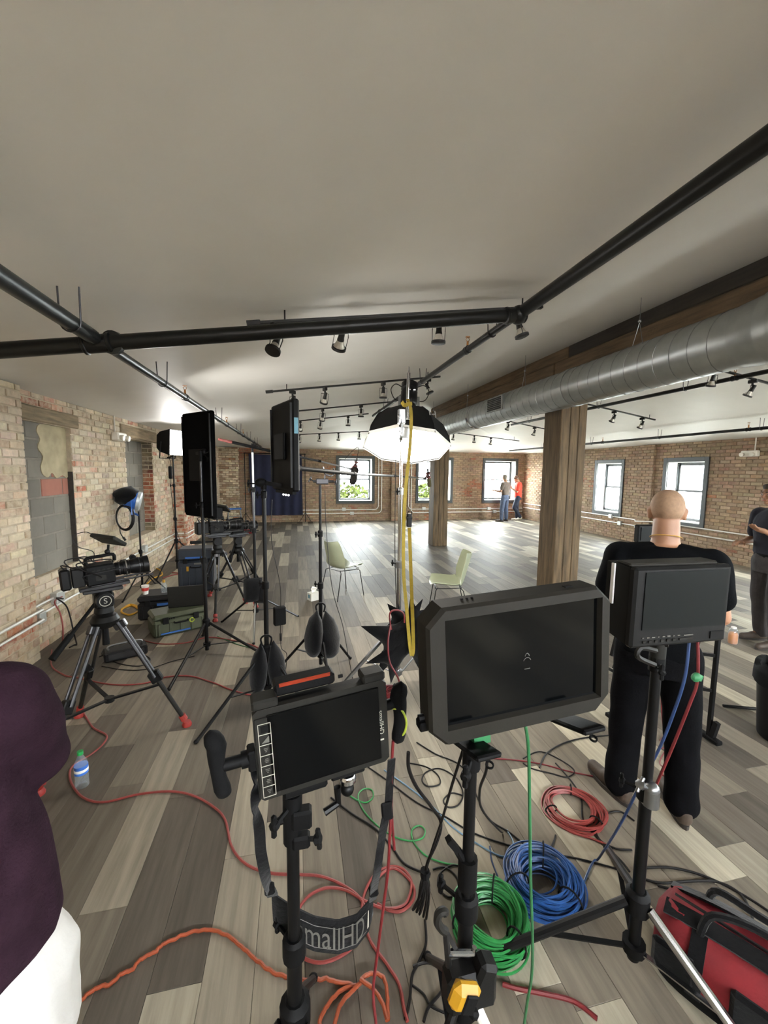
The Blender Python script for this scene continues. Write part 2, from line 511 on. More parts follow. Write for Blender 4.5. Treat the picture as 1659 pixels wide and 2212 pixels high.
# ================================================================== the room
XL, XR, YF, YB = -2.55, 8.9, 14.8, -4.5
EAVE, RIDGE, XRDG, YHIP = 2.585, 3.42, 3.45, 9.6
def ceil_z(x, y=0.0):
    a = EAVE+(RIDGE-EAVE)*((x-XL)/(XRDG-XL) if x < XRDG else (XR-x)/(XR-XRDG))
    b = EAVE+(RIDGE-EAVE)*(YF-y)/(YF-YHIP)
    return min(a, b)
def visible_area(ps):
    q = [proj(p) for p in ps]
    if any(k[2] < .15 for k in q): return 0
    if not any(-40 < k[0] < IW+40 and -40 < k[1] < IH+40 for k in q): return 0
    xs = [min(max(k[0], 0), IW) for k in q]; ys = [min(max(k[1], 0), IH) for k in q]
    return (max(xs)-min(xs))*(max(ys)-min(ys))
def piece(lo, hi, b, axis, sgn):
    """box from lo to hi (world) without its hidden back, edges chamfered on the face along axis"""
    m = MB()
    a1, a2 = (axis+1) % 3, (axis+2) % 3
    f = hi[axis] if sgn > 0 else lo[axis]
    k = lo[axis] if sgn > 0 else hi[axis]
    vs = []
    for (d, ins) in ((k, 0), (f-sgn*b, 0), (f, b)):
        for (p, q) in ((0, 0), (1, 0), (1, 1), (0, 1)):
            c = [0, 0, 0]; c[axis] = d
            c[a1] = (hi[a1]-ins) if p else (lo[a1]+ins)
            c[a2] = (hi[a2]-ins) if q else (lo[a2]+ins)
            vs.append(tuple(c))
    fs = []
    for r in (0, 4):
        for i in range(4):
            j = (i+1) % 4
            fs.append((r+i, r+j, r+4+j, r+4+i))
    fs.append((8, 9, 10, 11))
    if sgn < 0: fs = [g[::-1] for g in fs]
    m.add(vs, fs)
    return m
def join_pieces(name, plist, mat, parent, kind='stuff', label=None):
    m = MB(); cols = []
    for (mb, c) in plist:
        m.add(mb.v, mb.f); cols += [c]*len(mb.v)
    return part(name, m, mat, parent, label, True, 0, cols, kind)
def split_pieces(name, stuffname, plist, mat, parent, limit=300):
    sc = sorted(plist, key=lambda t: -visible_area(t[0].v))
    for mb, c in sc[:limit]:
        part(name, mb, mat, parent, None, True, 0, [c]*len(mb.v))
    if sc[limit:]: join_pieces(stuffname, sc[limit:], mat, parent)
# ---- floor of vinyl planks
m = MB(); m.span((XL-.3, YB-.3, -.15), (XR+.3, YF+.3, -.006))
floor = struct('floor', m, 'subfloor', 0, None, 'grey and cream wood-look plank floor')
rnd = random.Random(21)
TONES = [(92, 85, 76), (104, 96, 86), (116, 108, 96), (130, 121, 107), (148, 139, 123), (166, 157, 139), (178, 169, 149)]
WTS = [20, 22, 18, 12, 10, 8, 6]
pl_ = []
PWID, PLEN = .183, 1.22
row = 0; x = XL
while x < XR-.01:
    x1 = min(x+PWID, XR)
    y = YB-rnd.random()*PLEN
    while y < YF:
        y0, y1 = max(y, YB), min(y+PLEN, YF)
        if y1-y0 > .02:
            t = rnd.choices(TONES, WTS)[0]; j = rnd.uniform(.92, 1.06)
            pl_.append((piece((x+.0006, y0+.0006, -.006), (x1-.0006, y1-.0006, 0.0), .0012, 2, 1), lin([t[0]*j*.91, t[1]*j*.915, t[2]*j*.92])))
        y += PLEN
    x += PWID; row += 1
split_pieces('plank', 'plank_field', pl_, 'plank', floor)
# ---- ceiling (hipped at the far end)
c0 = [(XL, YB, EAVE), (XRDG, YB, RIDGE), (XR, YB, EAVE), (XL, YF, EAVE), (XRDG, YHIP, RIDGE), (XR, YF, EAVE)]
m = MB()
vs = c0+[(a, b, c+.14) for a, b, c in c0]
m.add(vs, [(0, 1, 4, 3), (1, 2, 5, 4), (3, 4, 5), (6, 9, 10, 7), (7, 10, 11, 8), (9, 11, 10), (0, 6, 7, 1), (1, 7, 8, 2), (2, 8, 11, 5), (5, 11, 9, 3), (3, 9, 6, 0)])
struct('ceiling', m, 'paint', 0, None, 'pale painted ceiling sloping down to the walls')
# ---- walls
TH = .36
class Wall:
    """u runs along the wall, n points into the room"""
    def __init__(s, O, u, n, L): s.O, s.u, s.n, s.L = Vector(O), Vector(u), Vector(n), L
    def P(s, a, z, d=0.0): return s.O+s.u*a+Vector((0, 0, z))+s.n*d
    def M(s): return M4(s.O, basis(s.u, s.n, Vector((0, 0, 1))))
def slab(w, ops, d0, d1, h, a0=0.0):
    m = MB(w.M())
    cur = a0
    for (u0, u1, v0, v1) in sorted(ops):
        m.span((cur, d0, 0), (u0, d1, h)); m.span((u0, d0, 0), (u1, d1, v0)); m.span((u0, d0, v1), (u1, d1, h))
        cur = u1
    m.span((cur, d0, 0), (w.L, d1, h))
    return m
def bricks(w, ops, h, colf, a0, a1, seed, d=0.0, z0=0.0, L=.215, H=.0745, gap=.011):
    r = random.Random(seed); out = []
    axis = 0 if abs(w.n.x) > .5 else 1
    sgn = 1 if w.n[axis] > 0 else -1
    nrow = int((h-z0)/H)+1
    for k in range(nrow):
        v0 = z0+k*H; v1 = min(v0+H-gap, h)
        if v1-v0 < .015: continue
        vm = (v0+v1)/2
        cuts = []
        for (b0, b1, c0_, c1_) in ops:
            if c0_-.02 < vm < c1_+.02: cuts.append((b0, b1))
        cuts.sort()
        spans = []; cur = a0
        for (b0, b1) in cuts:
            if b1 <= a0 or b0 >= a1: continue
            if b0 > cur: spans.append((cur, b0))
            cur = max(cur, b1)
        if cur < a1: spans.append((cur, a1))
        off = (L/2 if k % 2 else 0)+r.uniform(-.012, .012)
        for (s0, s1) in spans:
            i = math.floor((s0-off)/L)
            while off+i*L < s1:
                p, q = max(off+i*L, s0), min(off+(i+1)*L-gap, s1)
                i += 1
                if q-p < .025: continue
                pr = .008+r.uniform(-.004, .007)
                A = w.P(p+r.uniform(0, .004), v0+r.uniform(0, .003), d-.004); B = w.P(q-r.uniform(0, .004), v1-r.uniform(0, .003), d+pr)
                lo = [min(A[t], B[t]) for t in range(3)]; hi = [max(A[t], B[t]) for t in range(3)]
                out.append((piece(lo, hi, .004, axis, sgn), lin(colf((p+q)/2, vm, r))))
    return out
def jit(c, r, a=.12):
    k = 1+r.uniform(-a, a)
    return [max(0, min(255, x*k+r.uniform(-5, 5))) for x in c]
def col_left(u, v, r):
    n1 = noise.noise(Vector((u*.8, v*1.3, 3.1)))+.5*noise.noise(Vector((u*2.6, v*4.0, 9.0)))
    n2 = noise.noise(Vector((u*1.7, v*2.2, 17.0)))
    q = n1+r.uniform(-.22, .22)
    if q > .44: return jit((160, 92, 66), r)
    if q > .32: return jit((190, 146, 120), r)
    if n2 > .25: return jit((170, 150, 126), r)
    return jit(r.choice([(194, 178, 155), (184, 166, 142), (202, 186, 164), (172, 150, 126)]), r, .08)
def col_bare(u, v, r):
    n1 = noise.noise(Vector((u*.6, v*1.1, 5.0)))+.5*noise.noise(Vector((u*2.2, v*3.4, 2.0)))
    n2 = noise.noise(Vector((u*.9, v*.8, 31.0)))
    q = n1+r.uniform(-.25, .25)
    if q > .55: return jit((150, 92, 66), r)
    if n2 > .18: return jit(r.choice([(128, 106, 86), (138, 116, 94)]), r)
    return jit(r.choice([(150, 126, 102), (140, 118, 96), (160, 138, 114), (142, 112, 90)]), r, .1)
wl = Wall((XL, YB, 0), (0, 1, 0), (1, 0, 0), YF-YB)
wr = Wall((XR, YB, 0), (0, 1, 0), (-1, 0, 0), YF-YB)
wf = Wall((XL, YF, 0), (1, 0, 0), (0, -1, 0), XR-XL)
Y = lambda y: y-YB
XX = lambda x: x-XL
LOPS = [(Y(4.50), Y(5.42), .74, 2.30), (Y(6.96), Y(8.16), .72, 2.31)]
LINT = [(Y(4.46), Y(5.60), 2.30, 2.46), (Y(6.80), Y(8.40), 2.31, 2.51)]
FOPS = [(XX(1.50), XX(2.72), .74, 2.28), (XX(4.50), XX(5.78), .74, 2.28), (XX(7.20), XX(8.50), .74, 2.28)]
ROPS = [(Y(a), Y(a+.94), .72, 2.14) for a in (12.28, 9.80, 7.42, 5.00, 2.60, .20, -2.20)]  # openings past the picture edge are unseen, added to brighten the near room
FCAS = [(a-.10, b+.10, c-.10, d+.10) for a, b, c, d in FOPS]
RCAS = [(a-.10, b+.10, c-.10, d+.10) for a, b, c, d in ROPS]
# left wall
wall_left = struct('wall_left', slab(wl, LOPS, -TH, 0, EAVE+.02), 'mortar_pale', 0, None, 'whitewashed brick wall with blocked-up windows')
bl = bricks(wl, LOPS+LINT, EAVE, col_left, Y(1.2), wl.L, 5)
split_pieces('brick', 'brick_field', bl, 'brick', wall_left)
rb = random.Random(3)
for (u0, u1, v0, v1), dep in zip(LOPS, (-.05, -.17)):
    m = MB(wl.M()); m.span((u0, -TH+.02, v0), (u1, dep-.004, v1)); part('infill', m, 'mortar_grey', wall_left, None, True, 0)
    k = 0; z = v0
    while z < v1-.03:
        z1 = min(z+.19, v1); y = u0-(.2 if k % 2 else 0)
        while y < u1:
            p, q = max(y, u0), min(y+.39, u1)
            if q-p > .04 and not (dep == -.05 and z > 1.9 and p > u0+.42):
                A = wl.P(p+.004, z+.004, dep-.02); B = wl.P(q-.004, z1-.006, dep+rb.uniform(-.003, .004))
                k_ = rb.uniform(.92, 1.05); g = [a*k_ for a in (124, 119, 109)]
                if dep == -.05 and 1.5 < z < 1.75 and p > u0+.3: g = (158, 104, 88)
                mb = piece([min(A[t], B[t]) for t in range(3)], [max(A[t], B[t]) for t in range(3)], .004, 0, 1)
                part('concrete_block', mb, 'block', wall_left, None, True, 0, [lin(g)]*len(mb.v))
            y += .40
        z += .20; k += 1
# rough plaster patch in the upper corner of the first opening, lintels, red jamb
m = MB(); rp_ = random.Random(12)
ps = crom([(4.93+rp_.uniform(-.03, .03), 1.78), (5.02, 1.74), (5.10, 1.79), (5.18, 1.73), (5.30, 1.76), (5.41, 1.74), (5.41, 2.05), (5.41, 2.295), (5.2, 2.295), (4.95, 2.295), (4.88, 2.22), (4.93, 2.14), (4.88, 2.05), (4.96, 1.96), (4.91, 1.86)], 3, True)
m.prism([(p.x, p.y) for p in ps], .016, M4((XL-.058, 0, 0), basis(Vector((0, 1, 0)), Vector((1, 0, 0)), Vector((0, 0, 1)))))
part('plaster_patch', m, 'plaster', wall_left, 'rough cream plaster patch', True, 0)
for (u0, u1, v0, v1) in LINT:
    m = MB(wl.M()); m.box(((u0+u1)/2, -.04, (v0+v1)/2), (u1-u0, .12, v1-v0-.01), None, .012)
    part('lintel', m, 'lintel', wall_left, 'weathered wooden lintel')
jw = Wall(wl.P(LOPS[1][1], 0, -.17), wl.n, -wl.u, .17)
join_pieces('window_jamb', [q_ for q_ in bricks(jw, [], 2.31, lambda u, v, r: jit((136, 76, 52) if .9 < v < 1.85 else (104, 92, 74), r, .2), 0, .172, 91, 0, .72)], 'brick_bare', wall_left, 'stuff', 'bare red brick jamb')
m = MB(wl.M()); m.span((LOPS[0][1]-.012, -.05, LOPS[0][2]), (LOPS[0][1]-.001, .006, 1.8)); part('window_jamb', m, 'timber_dark', wall_left, 'dark wooden edge strip')
def pilaster(w, a0, a1, d, h, colf, seed, parent, mat, mort):
    m = MB(w.M()); m.span((a0, -.02, 0), (a1, d-.001, h)); part('pilaster_core', m, mort, parent, None, True, 0)
    sub = bricks(w, [], h, colf, a0, a1, seed, d)
    # side faces
    side = Wall(w.P(a0, 0, 0), w.n, -w.u, d); sub += bricks(side, [], h, colf, 0, d, seed+1)
    side = Wall(w.P(a1, 0, 0), w.n, w.u, d); sub += bricks(side, [], h, colf, 0, d, seed+2)
    join_pieces('pilaster_bricks', sub, mat, parent)
red_side = lambda u, v, r: jit((150, 84, 56) if v < 1.75 else (120, 106, 84), r, .15)
pilaster(wl, Y(3.55), Y(4.40), .10, EAVE, col_left, 40, wall_left, 'brick', 'mortar_pale')
pilaster(wl, Y(9.25), Y(9.95), .24, EAVE, lambda u, v, r: red_side(u, v, r) if r.random() < .6 else col_left(u, v, r), 50, wall_left, 'brick', 'mortar_pale')
pilaster(wl, Y(12.3), Y(12.9), .22, EAVE, lambda u, v, r: jit((212, 196, 170), r, .08) if r.random() < .7 else jit((164, 98, 72), r), 60, wall_left, 'brick', 'mortar_pale')
# right wall, far wall
wall_right = struct('wall_right', slab(wr, ROPS, -TH, 0, EAVE+.02), 'mortar_dark', 0, None, 'bare brick wall with a row of windows')
split_pieces('brick', 'brick_field', bricks(wr, RCAS, EAVE, col_bare, Y(1.5), wr.L, 8), 'brick_bare', wall_right)
pilaster(wr, Y(8.72), Y(9.10), .06, EAVE, col_bare, 70, wall_right, 'brick_bare', 'mortar_dark')
wall_far = struct('wall_far', slab(wf, FOPS, -TH, 0, EAVE+.02), 'mortar_dark', 0, None, 'bare brown brick wall with three windows')
split_pieces('brick', 'brick_field', bricks(wf, FCAS, EAVE, col_bare, 0, wf.L, 9), 'brick_bare', wall_far)
pilaster(wf, XX(3.44), XX(4.02), .12, EAVE, col_bare, 80, wall_far, 'brick_bare', 'mortar_dark')
pilaster(wf, 0, .62, .16, EAVE, lambda u, v, r: jit((206, 190, 162), r, .08) if r.random() < .7 else col_bare(u, v, r), 84, wall_far, 'brick_bare', 'mortar_dark')
wb = Wall((XL, YB, 0), (1, 0, 0), (0, 1, 0), XR-XL)
BOPS = [(XX(a), XX(a+1.25), .74, 2.28) for a in ()]
m = slab(wb, BOPS, -TH, 0, EAVE)
m2 = MB(); m2.add([(XL, YB, EAVE), (XR, YB, EAVE), (XRDG, YB, RIDGE), (XL, YB-TH, EAVE), (XR, YB-TH, EAVE), (XRDG, YB-TH, RIDGE)], [(0, 1, 2), (5, 4, 3), (0, 2, 5, 3), (2, 1, 4, 5), (1, 0, 3, 4)])
m.add(m2.v, m2.f); struct('wall_back', m, 'mortar_dark', 0, None, 'wall behind the photographer')
# ---- windows
def window(num, w, op, desc):
    u0, u1, v0, v1 = op
    W = w.M()
    m = MB(W)
    cw = .10
    m.span((u0-cw, -.005, v0-cw), (u0, .035, v1+cw), .004); m.span((u1, -.005, v0-cw), (u1+cw, .035, v1+cw), .004)
    m.span((u0, -.005, v1), (u1, .035, v1+cw), .004); m.span((u0, -.005, v0-cw), (u1, .035, v0), .004)
    root = struct('window_%d' % num, m, 'frame_dark', 0, None, desc)
    m = MB(W); t = .012
    m.span((u0, -.27, v0), (u0+t, .0, v1)); m.span((u1-t, -.27, v0), (u1, .0, v1)); m.span((u0, -.27, v1-t), (u1, .0, v1))
    part('window_reveal', m, 'reveal', root, 'white reveal board', True, 0)
    m = MB(W); m.span((u0, -.27, v0), (u1, .02, v0+.02), .004); part('window_sill', m, 'reveal', root, None, True, 0)
    m = MB(W)
    m.span((u0, -.33, v0), (u0+.04, -.27, v1)); m.span((u1-.04, -.33, v0), (u1, -.27, v1)); m.span((u0, -.33, v1-.04), (u1, -.27, v1)); m.span((u0, -.33, v0), (u1, -.27, v0+.04))
    part('window_frame', m, 'sash', root, None, True, 0)
    mid = (v0+v1)/2+.02
    for (z0, z1, d) in ((mid-.02, v1-.04, -.325), (v0+.04, mid+.02, -.295)):
        m = MB(W); s = .045; a, b = u0+.04, u1-.04
        m.span((a, d, z0), (a+s, d+.028, z1)); m.span((b-s, d, z0), (b, d+.028, z1)); m.span((a, d, z1-s), (b, d+.028, z1)); m.span((a, d, z0), (b, d+.028, z0+s))
        sh = part('window_sash', m, 'sash', root, None, True, 0)
        m = MB(W); m.span((a+s-.002, d+.011, z0+s-.002), (b-s+.002, d+.016, z1-s+.002)); part('window_pane', m, 'glass', sh, None, True, 0)
    # portal: guides light sampling through the real opening
    ld = bpy.data.lights.new('window_portal', 'AREA'); ld.shape = 'RECTANGLE'; ld.size = u1-u0; ld.size_y = v1-v0
    lo = bpy.data.objects.new('window_portal', ld); COL.objects.link(lo)
    ld.cycles.is_portal = True
    c = w.P((u0+u1)/2, (v0+v1)/2, -TH-.02)
    x_, y_, z_ = w.u, Vector((0, 0, 1)), -w.n
    if x_.cross(y_).dot(z_) < 0: x_ = -x_
    lo.matrix_world = M4(c, basis(x_, y_, z_))
k = 1
for op, ds in zip(FOPS, ('far wall window beside the navy backdrop', 'far wall window behind the slimmer-looking distant pillar', 'far wall window where two men stand')):
    window(k, wf, op, ds); k += 1
for i, op in enumerate(ROPS):
    window(k, wr, op, ['right wall window nearest the far corner', 'right wall window between near pillar and bald man', 'right wall window behind the bald head', 'unseen right wall window beyond the picture edge, added for light', 'unseen right wall window beside the camera, added for light', 'unseen right wall window behind the camera, added for light', 'unseen right wall window at the back of the room, added for light'][i]); k += 1
for i, op in enumerate(BOPS):
    window(k, wb, op, ['window in the wall behind the photographer, nearest the whitewashed wall', 'window in the wall behind the photographer, second from the whitewashed wall', 'window in the wall behind the photographer, third from the whitewashed wall', 'window in the wall behind the photographer, nearest the bare brick wall'][i]); k += 1
# ---- timber pillars and beam
def pillar(cx, cy, label, s=.37):
    t = thing('timber_pillar', label, 'pillar', (cx, cy, 0), 0, 'timber pillars under the ridge beam')
    h = 3.03; a = s/2
    for (x0, x1) in ((-a, -a*.30), (-a*.28, a*.36), (a*.38, a)):
        m = MB(); m.box((cx+(x0+x1)/2, cy, h/2), (x1-x0, s, h), None, .008); part('post', m, 'timber', t)
    m = MB(); m.box((cx-.04, cy, 3.00), (s+.05, .9, .06), None, .01); part('bolster', m, 'timber_y', t)
    return t
pillar(3.47, 4.84, 'thick weathered timber pillar nearer to the bald man')
pillar(3.47, 9.66, 'weathered timber pillar further back, right of the octagonal softbox')
t = thing('ridge_beam', 'dark old timber beam running under the ceiling ridge above the duct', 'beam', (3.47, 2.6, 3.03))
for (y0, y1) in ((YB+.05, .6), (.61, 4.6), (4.61, 9.86)):
    m = MB(); m.box((3.47, (y0+y1)/2, 3.335), (.36, y1-y0, .15), None, .01); part('upper_timber', m, 'timber_dark' if y1 < 4.7 else 'timber_y', t)
for (y0, y1) in ((YB+.05, 1.9), (1.91, 4.84), (4.85, 9.86)):
    m = MB(); m.box((3.47, (y0+y1)/2, 3.145), (.40, y1-y0, .225), None, .014); part('lower_timber', m, 'timber_y', t)
# ---- spiral duct
t = thing('spiral_duct', 'galvanised spiral air duct hanging beside the ridge beam', 'duct', (3.02, 2.6, 2.56))
DX, DZ, DR = 3.03, 2.795, .205
m = MB(); m.cyl((DX, 2.2, DZ), (DX, 9.62, DZ), DR, None, 48); part('duct_pipe', m, 'galv', t)
m = MB(); m.cyl((DX, YB+.1, DZ), (DX, 2.12, DZ), DR+.03, None, 48); part('duct_pipe', m, 'galv', t)
m = MB(); m.lathe([(DR+.032, 0), (DR+.034, .02), (DR+.028, .06), (DR+.004, .30)], (DX, 2.0, DZ), (0, 1, 0), 48); part('reducer', m, 'galv', t)
def helix(y0, y1, r, pitch):
    n = int((y1-y0)/pitch*20); return [(DX+r*math.cos(2*PI*i/20), y0+(y1-y0)*i/n, DZ+r*math.sin(2*PI*i/20)) for i in range(n+1)]
m = MB(); m.tube(helix(2.35, 9.6, DR+.0005, .15), .0042, 4); part('spiral_seam', m, 'galv_seam', t)
m = MB(); m.tube(helix(YB+.2, 2.0, DR+.0305, .17), .0045, 4); part('spiral_seam', m, 'galv_seam', t)
for y in (4.05, 6.55, 8.9):
    m = MB(); m.cyl((DX, y, DZ), (DX, y+.07, DZ), DR+.007, None, 48, True); part('band', m, 'chrome' if y > 5 else 'galv', t)
for yc, hw in ((5.55, .20), (9.05, .20)):
    m = MB(); aa = math.radians(172); c = Vector((DX+(DR+.008)*math.cos(aa), yc, DZ+(DR+.008)*math.sin(aa)))
    m.box(c, (.03, 2*hw+.05, .20), None, .004); rg = part('register', m, 'galv', t, 'rectangular air outlet')
    for i in range(7):
        m = MB(); m.box(c+Vector((-.018, 0, -.075+.025*i)), (.012, 2*hw, .014), Matrix.Rotation(.5, 3, 'Y')); part('louvre', m, 'vent', rg, None, True, 0)
for y in (3.1, 4.9, 6.7, 8.5):
    m = MB(); z1 = ceil_z(DX-.14, y)
    m.cyl((DX-.14, y, z1), (DX-.14, y, DZ+DR+.16), .0025, None, 6); m.ball((DX-.14, y, DZ+DR+.15), .014)
    m.tube([(DX-.14, y, DZ+DR+.14), (DX-.17, y-.08, DZ+DR-.06)], .0025, 5); m.tube([(DX-.14, y, DZ+DR+.14), (DX-.12, y+.08, DZ+DR-.03)], .0025, 5)
    part('hanger_wire', m, 'steel', t)
# ---- conduits and boxes
def conduit(name, label, paths, boxes, r=.012):
    p0 = Vector(paths[0][0])
    t = thing(name, label, 'conduit', (p0.x, p0.y, min(p[2] for q in paths for p in q)))
    for q in paths:
        m = MB(); m.tube(q, r, 8); part('pipe', m, 'conduit', t)
    for (c, d) in boxes:
        m = MB(); m.box(c, d, None, .006); part('junction_box', m, 'conduit_box', t)
    return t
xl = XL+.032
conduit('electrical_conduit', 'pair of metal conduits along the bottom of the whitewashed wall', [[(xl, 1.4, .38), (xl, 3.48, .38), (xl+.11, 3.53, .38), (xl+.11, 4.42, .38), (xl, 4.47, .38), (xl, 6.2, .385), (xl, 9.2, .39), (xl+.24, 9.26, .39), (xl+.24, 9.95, .39), (xl, 10.0, .39), (xl, 12.2, .39)], [(xl, 1.4, .48), (xl, 3.48, .48), (xl+.11, 3.53, .48), (xl+.11, 4.42, .48), (xl, 4.47, .48), (xl, 9.2, .485), (xl+.24, 9.26, .485), (xl+.24, 9.95, .485), (xl, 10.0, .485), (xl, 12.2, .485)]],
        [((XL+.04, 4.55, .36), (.07, .11, .11)), ((XL+.04, 4.88, .47), (.07, .15, .12)), ((XL+.04, 7.45, .50), (.07, .12, .12)), ((XL+.04, 10.4, .47), (.07, .12, .12))])
yf = YF-.032
def bend(x0, x1, zt, zb, r=.12, s=1):
    # down from the ceiling, then along the wall
    pts = [(x0, yf, zt), (x0, yf, zb+r)]
    for i in range(1, 6):
        a = PI/2*i/6; pts.append((x0+s*r*(1-math.cos(a)), yf, zb+r-r*math.sin(a)))
    pts += [(x0+s*r, yf, zb), (x1, yf, zb)]
    return pts
conduit('electrical_conduit', 'bent conduit pair coming down left of the far brick pier', [bend(2.96, .1, EAVE, .42, .14, -1), bend(3.08, .1, EAVE, .29, .14, -1)], [((1.68, YF-.04, .44), (.14, .07, .11)), ((1.98, YF-.04, .29), (.14, .07, .11))], .016)
conduit('electrical_conduit', 'bent conduit pair coming down right of the far brick pier', [bend(4.12, XR-.05, EAVE, .42, .14, 1), bend(4.22, XR-.05, EAVE, .29, .14, 1)], [((4.72, YF-.04, .44), (.14, .07, .11)), ((5.02, YF-.04, .29), (.14, .07, .11)), ((7.4, YF-.04, .42), (.14, .07, .11)), ((7.65, YF-.04, .30), (.14, .07, .11))], .016)
xr = XR-.032
def rline(z): return [(xr, 14.7, z), (xr, 9.13, z), (xr-.05, 9.12, z), (xr-.05, 8.70, z), (xr, 8.69, z), (xr, 8.9-.4, z), (xr, 2.0, z+.0)]
def jog(z): return [(xr, 14.7, z), (xr, 9.2, z), (xr-.07, 9.12, z-.03), (xr-.07, 8.6, z+.02), (xr, 8.5, z+.02), (xr, 2.0, z+.02)]
conduit('electrical_conduit', 'pair of conduits along the bottom of the bare brick wall', [jog(.62), jog(.46)], [((XR-.04, 10.05, .62), (.07, .12, .11)), ((XR-.04, 9.7, .46), (.07, .12, .11))], .014)
def emergency(loc, ax, label):
    t = thing('emergency_light', label, 'emergency light', loc)
    L = Vector(loc); s = 1 if ax > 0 else -1
    m = MB(); m.box(L+Vector((s*.05, 0, .06)), (.10, .30, .12), None, .015); part('housing', m, 'white_plastic', t)
    for dy in (-.09, .1):
        m = MB(); m.lathe([(.03, 0), (.045, .05), (.04, .06)], L+Vector((s*.09, dy, .05)), (s, 0, -.2), 12); part('lamp_head', m, 'white_plastic', t)
    m = MB(); m.cyl(L+Vector((s*.02, -.06, .12)), L+Vector((s*.02, -.06, EAVE-L.z)), .011, None, 8); part('feed_pipe', m, 'white_plastic', t)
emergency((XL+.008, 6.62, 2.235), 1, 'white twin-head emergency light on the whitewashed wall')
emergency((XR-.008, 6.48, 2.21), -1, 'white emergency light on the bare brick wall by the picture edge')
# ---- outside
m = MB(); m.span((-60, -40, -4.3), (80, 90, -4.0)); struct('street_ground', m, 'street', 0, None, 'pale street outside')
def tree(loc, h, r, label, seed):
    rr = random.Random(seed)
    t = thing('street_tree', label, 'tree', loc, 0, 'trees outside the far windows')
    L = Vector(loc)
    m = MB(); m.cyl(L, L+Vector((0, 0, h*.6)), .18, .10, 10); part('trunk', m, 'bark', t)
    m = MB()
    for i in range(1500):
        d = Vector((rr.gauss(0, 1), rr.gauss(0, 1), rr.gauss(0, 1))).normalized()*r*(rr.random()**.4)
        c = L+Vector((0, 0, h-r))+Vector((d.x, d.y, d.z*.85))
        a = Vector((rr.gauss(0, 1), rr.gauss(0, 1), rr.gauss(0, 1))).normalized()*.16; b = a.cross(Vector((rr.gauss(0, 1), rr.gauss(0, 1), rr.gauss(0, 1)))).normalized()*.10
        m.add([c-a, c+b, c+a, c-b], [(0, 1, 2, 3)])
    part('foliage', m, 'leaf', t, None, True, 0, None, 'stuff')
tree((3.2, 26, -4.0), 5.4, 1.9, 'green tree seen through the window beside the navy backdrop', 1)
tree((7.9, 25, -4.0), 5.4, 1.7, 'green tree seen through the middle far window', 2)
def block(label, x0, x1, y0, y1, z1, face):
    t = thing('street_building', label, 'building', ((x0+x1)/2, (y0+y1)/2, -4.0))
    m = MB(); m.span((x0, y0, -4.0), (x1, y1, z1)); part('facade', m, 'facade', t, None, True, 0)
    for i in range(8):
        for j in range(6):
            yy = y0+1.0+(y1-y0-2)*i/7; zz = -3.2+j*2.2
            if zz+1.3 > z1: continue
            m = MB(); m.span((x0-.05, yy-.55, zz), (x0+.05, yy+.55, zz+1.3)); part('window', m, 'facade_glass', t, None, True, 0)
    for j in range(5):
        m = MB(); m.span((x0-.15, y0, -1.5+j*2.2), (x0+.02, y1, -1.28+j*2.2)); part('ledge', m, 'facade', t, None, True, 0)
block('pale office building outside the right wall windows', 22, 30, 6, 34, 7.5, 0)
# ================================================================== ceiling pipes and track lights
def hanger(m, p, zc, gap=.05, ax=(0, 1, 0), r=.004, pr=.04):
    ax = Vector(ax); p = Vector(p)
    side = Vector((0, 0, 1)).cross(ax)
    pts = [p+side*gap+Vector((0, 0, zc-p.z))]
    for i in range(9):
        a = PI*i/8
        pts.append(p+side*(pr*math.cos(a))-Vector((0, 0, pr*math.sin(a))))
    pts.append(p-side*gap+Vector((0, 0, zc-p.z)))
    m.tube(pts, r, 6)
def sprinkler(t, p):
    m = MB(); p = Vector(p)
    m.cyl(p, p+Vector((0, 0, .05)), .012, .009, 8); m.cyl(p+Vector((0, 0, .085)), p+Vector((0, 0, .09)), .022, None, 10)
    m.tube([p+Vector((-.010, 0, .05)), p+Vector((-.018, 0, .068)), p+Vector((0, 0, .086)), p+Vector((.018, 0, .068)), p+Vector((.010, 0, .05))], .003, 5)
    part('sprinkler_head', m, 'brass', t, 'small brass sprinkler head')
def collar(m, p, ax, r, w=.08):
    p = Vector(p); ax = Vector(ax).normalized()
    m.lathe([(r*1.02, -w/2), (r*1.25, -w/2+.006), (r*1.25, -w/2+.02), (r*1.12, -w/2+.024), (r*1.12, w/2-.024), (r*1.25, w/2-.02), (r*1.25, w/2-.006), (r*1.02, w/2)], p, ax, 16)
def run_pipe(label, X, Z, segs, mat, hangers, collars, heads):
    t = thing('sprinkler_pipe', label, 'pipe', (X, segs[0][0], Z))
    for (y0, y1, r) in segs:
        m = MB(); m.cyl((X, y0, Z), (X, y1, Z), r, None, 18); part('pipe', m, mat, t)
    for (y, r) in collars:
        m = MB(); collar(m, (X, y, Z), (0, 1, 0), r); part('coupling', m, mat, t)
    for (y, r) in hangers:
        m = MB(); hanger(m, (X, y, Z), ceil_z(X, y)-.001, max(.045, r+.008), (0, 1, 0), .0045, r+.006); part('hanger', m, 'dark_steel', t)
    for (y, r) in heads: sprinkler(t, (X, y, Z+r))
    return t
run_pipe('long black steel sprinkler pipe running along the whitewashed wall side', -1.14, 2.60, [(YB+.02, 2.74, .042), (2.70, 14.2, .030)], 'steel_pipe',
         [(.6, .042), (2.5, .042), (4.0, .030), (6.7, .030), (8.9, .030), (10.7, .030), (12.6, .030)], [(1.75, .042), (4.75, .030), (7.4, .030), (9.6, .030), (11.8, .030)], [(1.75, .042), (4.75, .030), (7.4, .030), (9.6, .030)])
RPX, RPZ = 1.60, 3.0
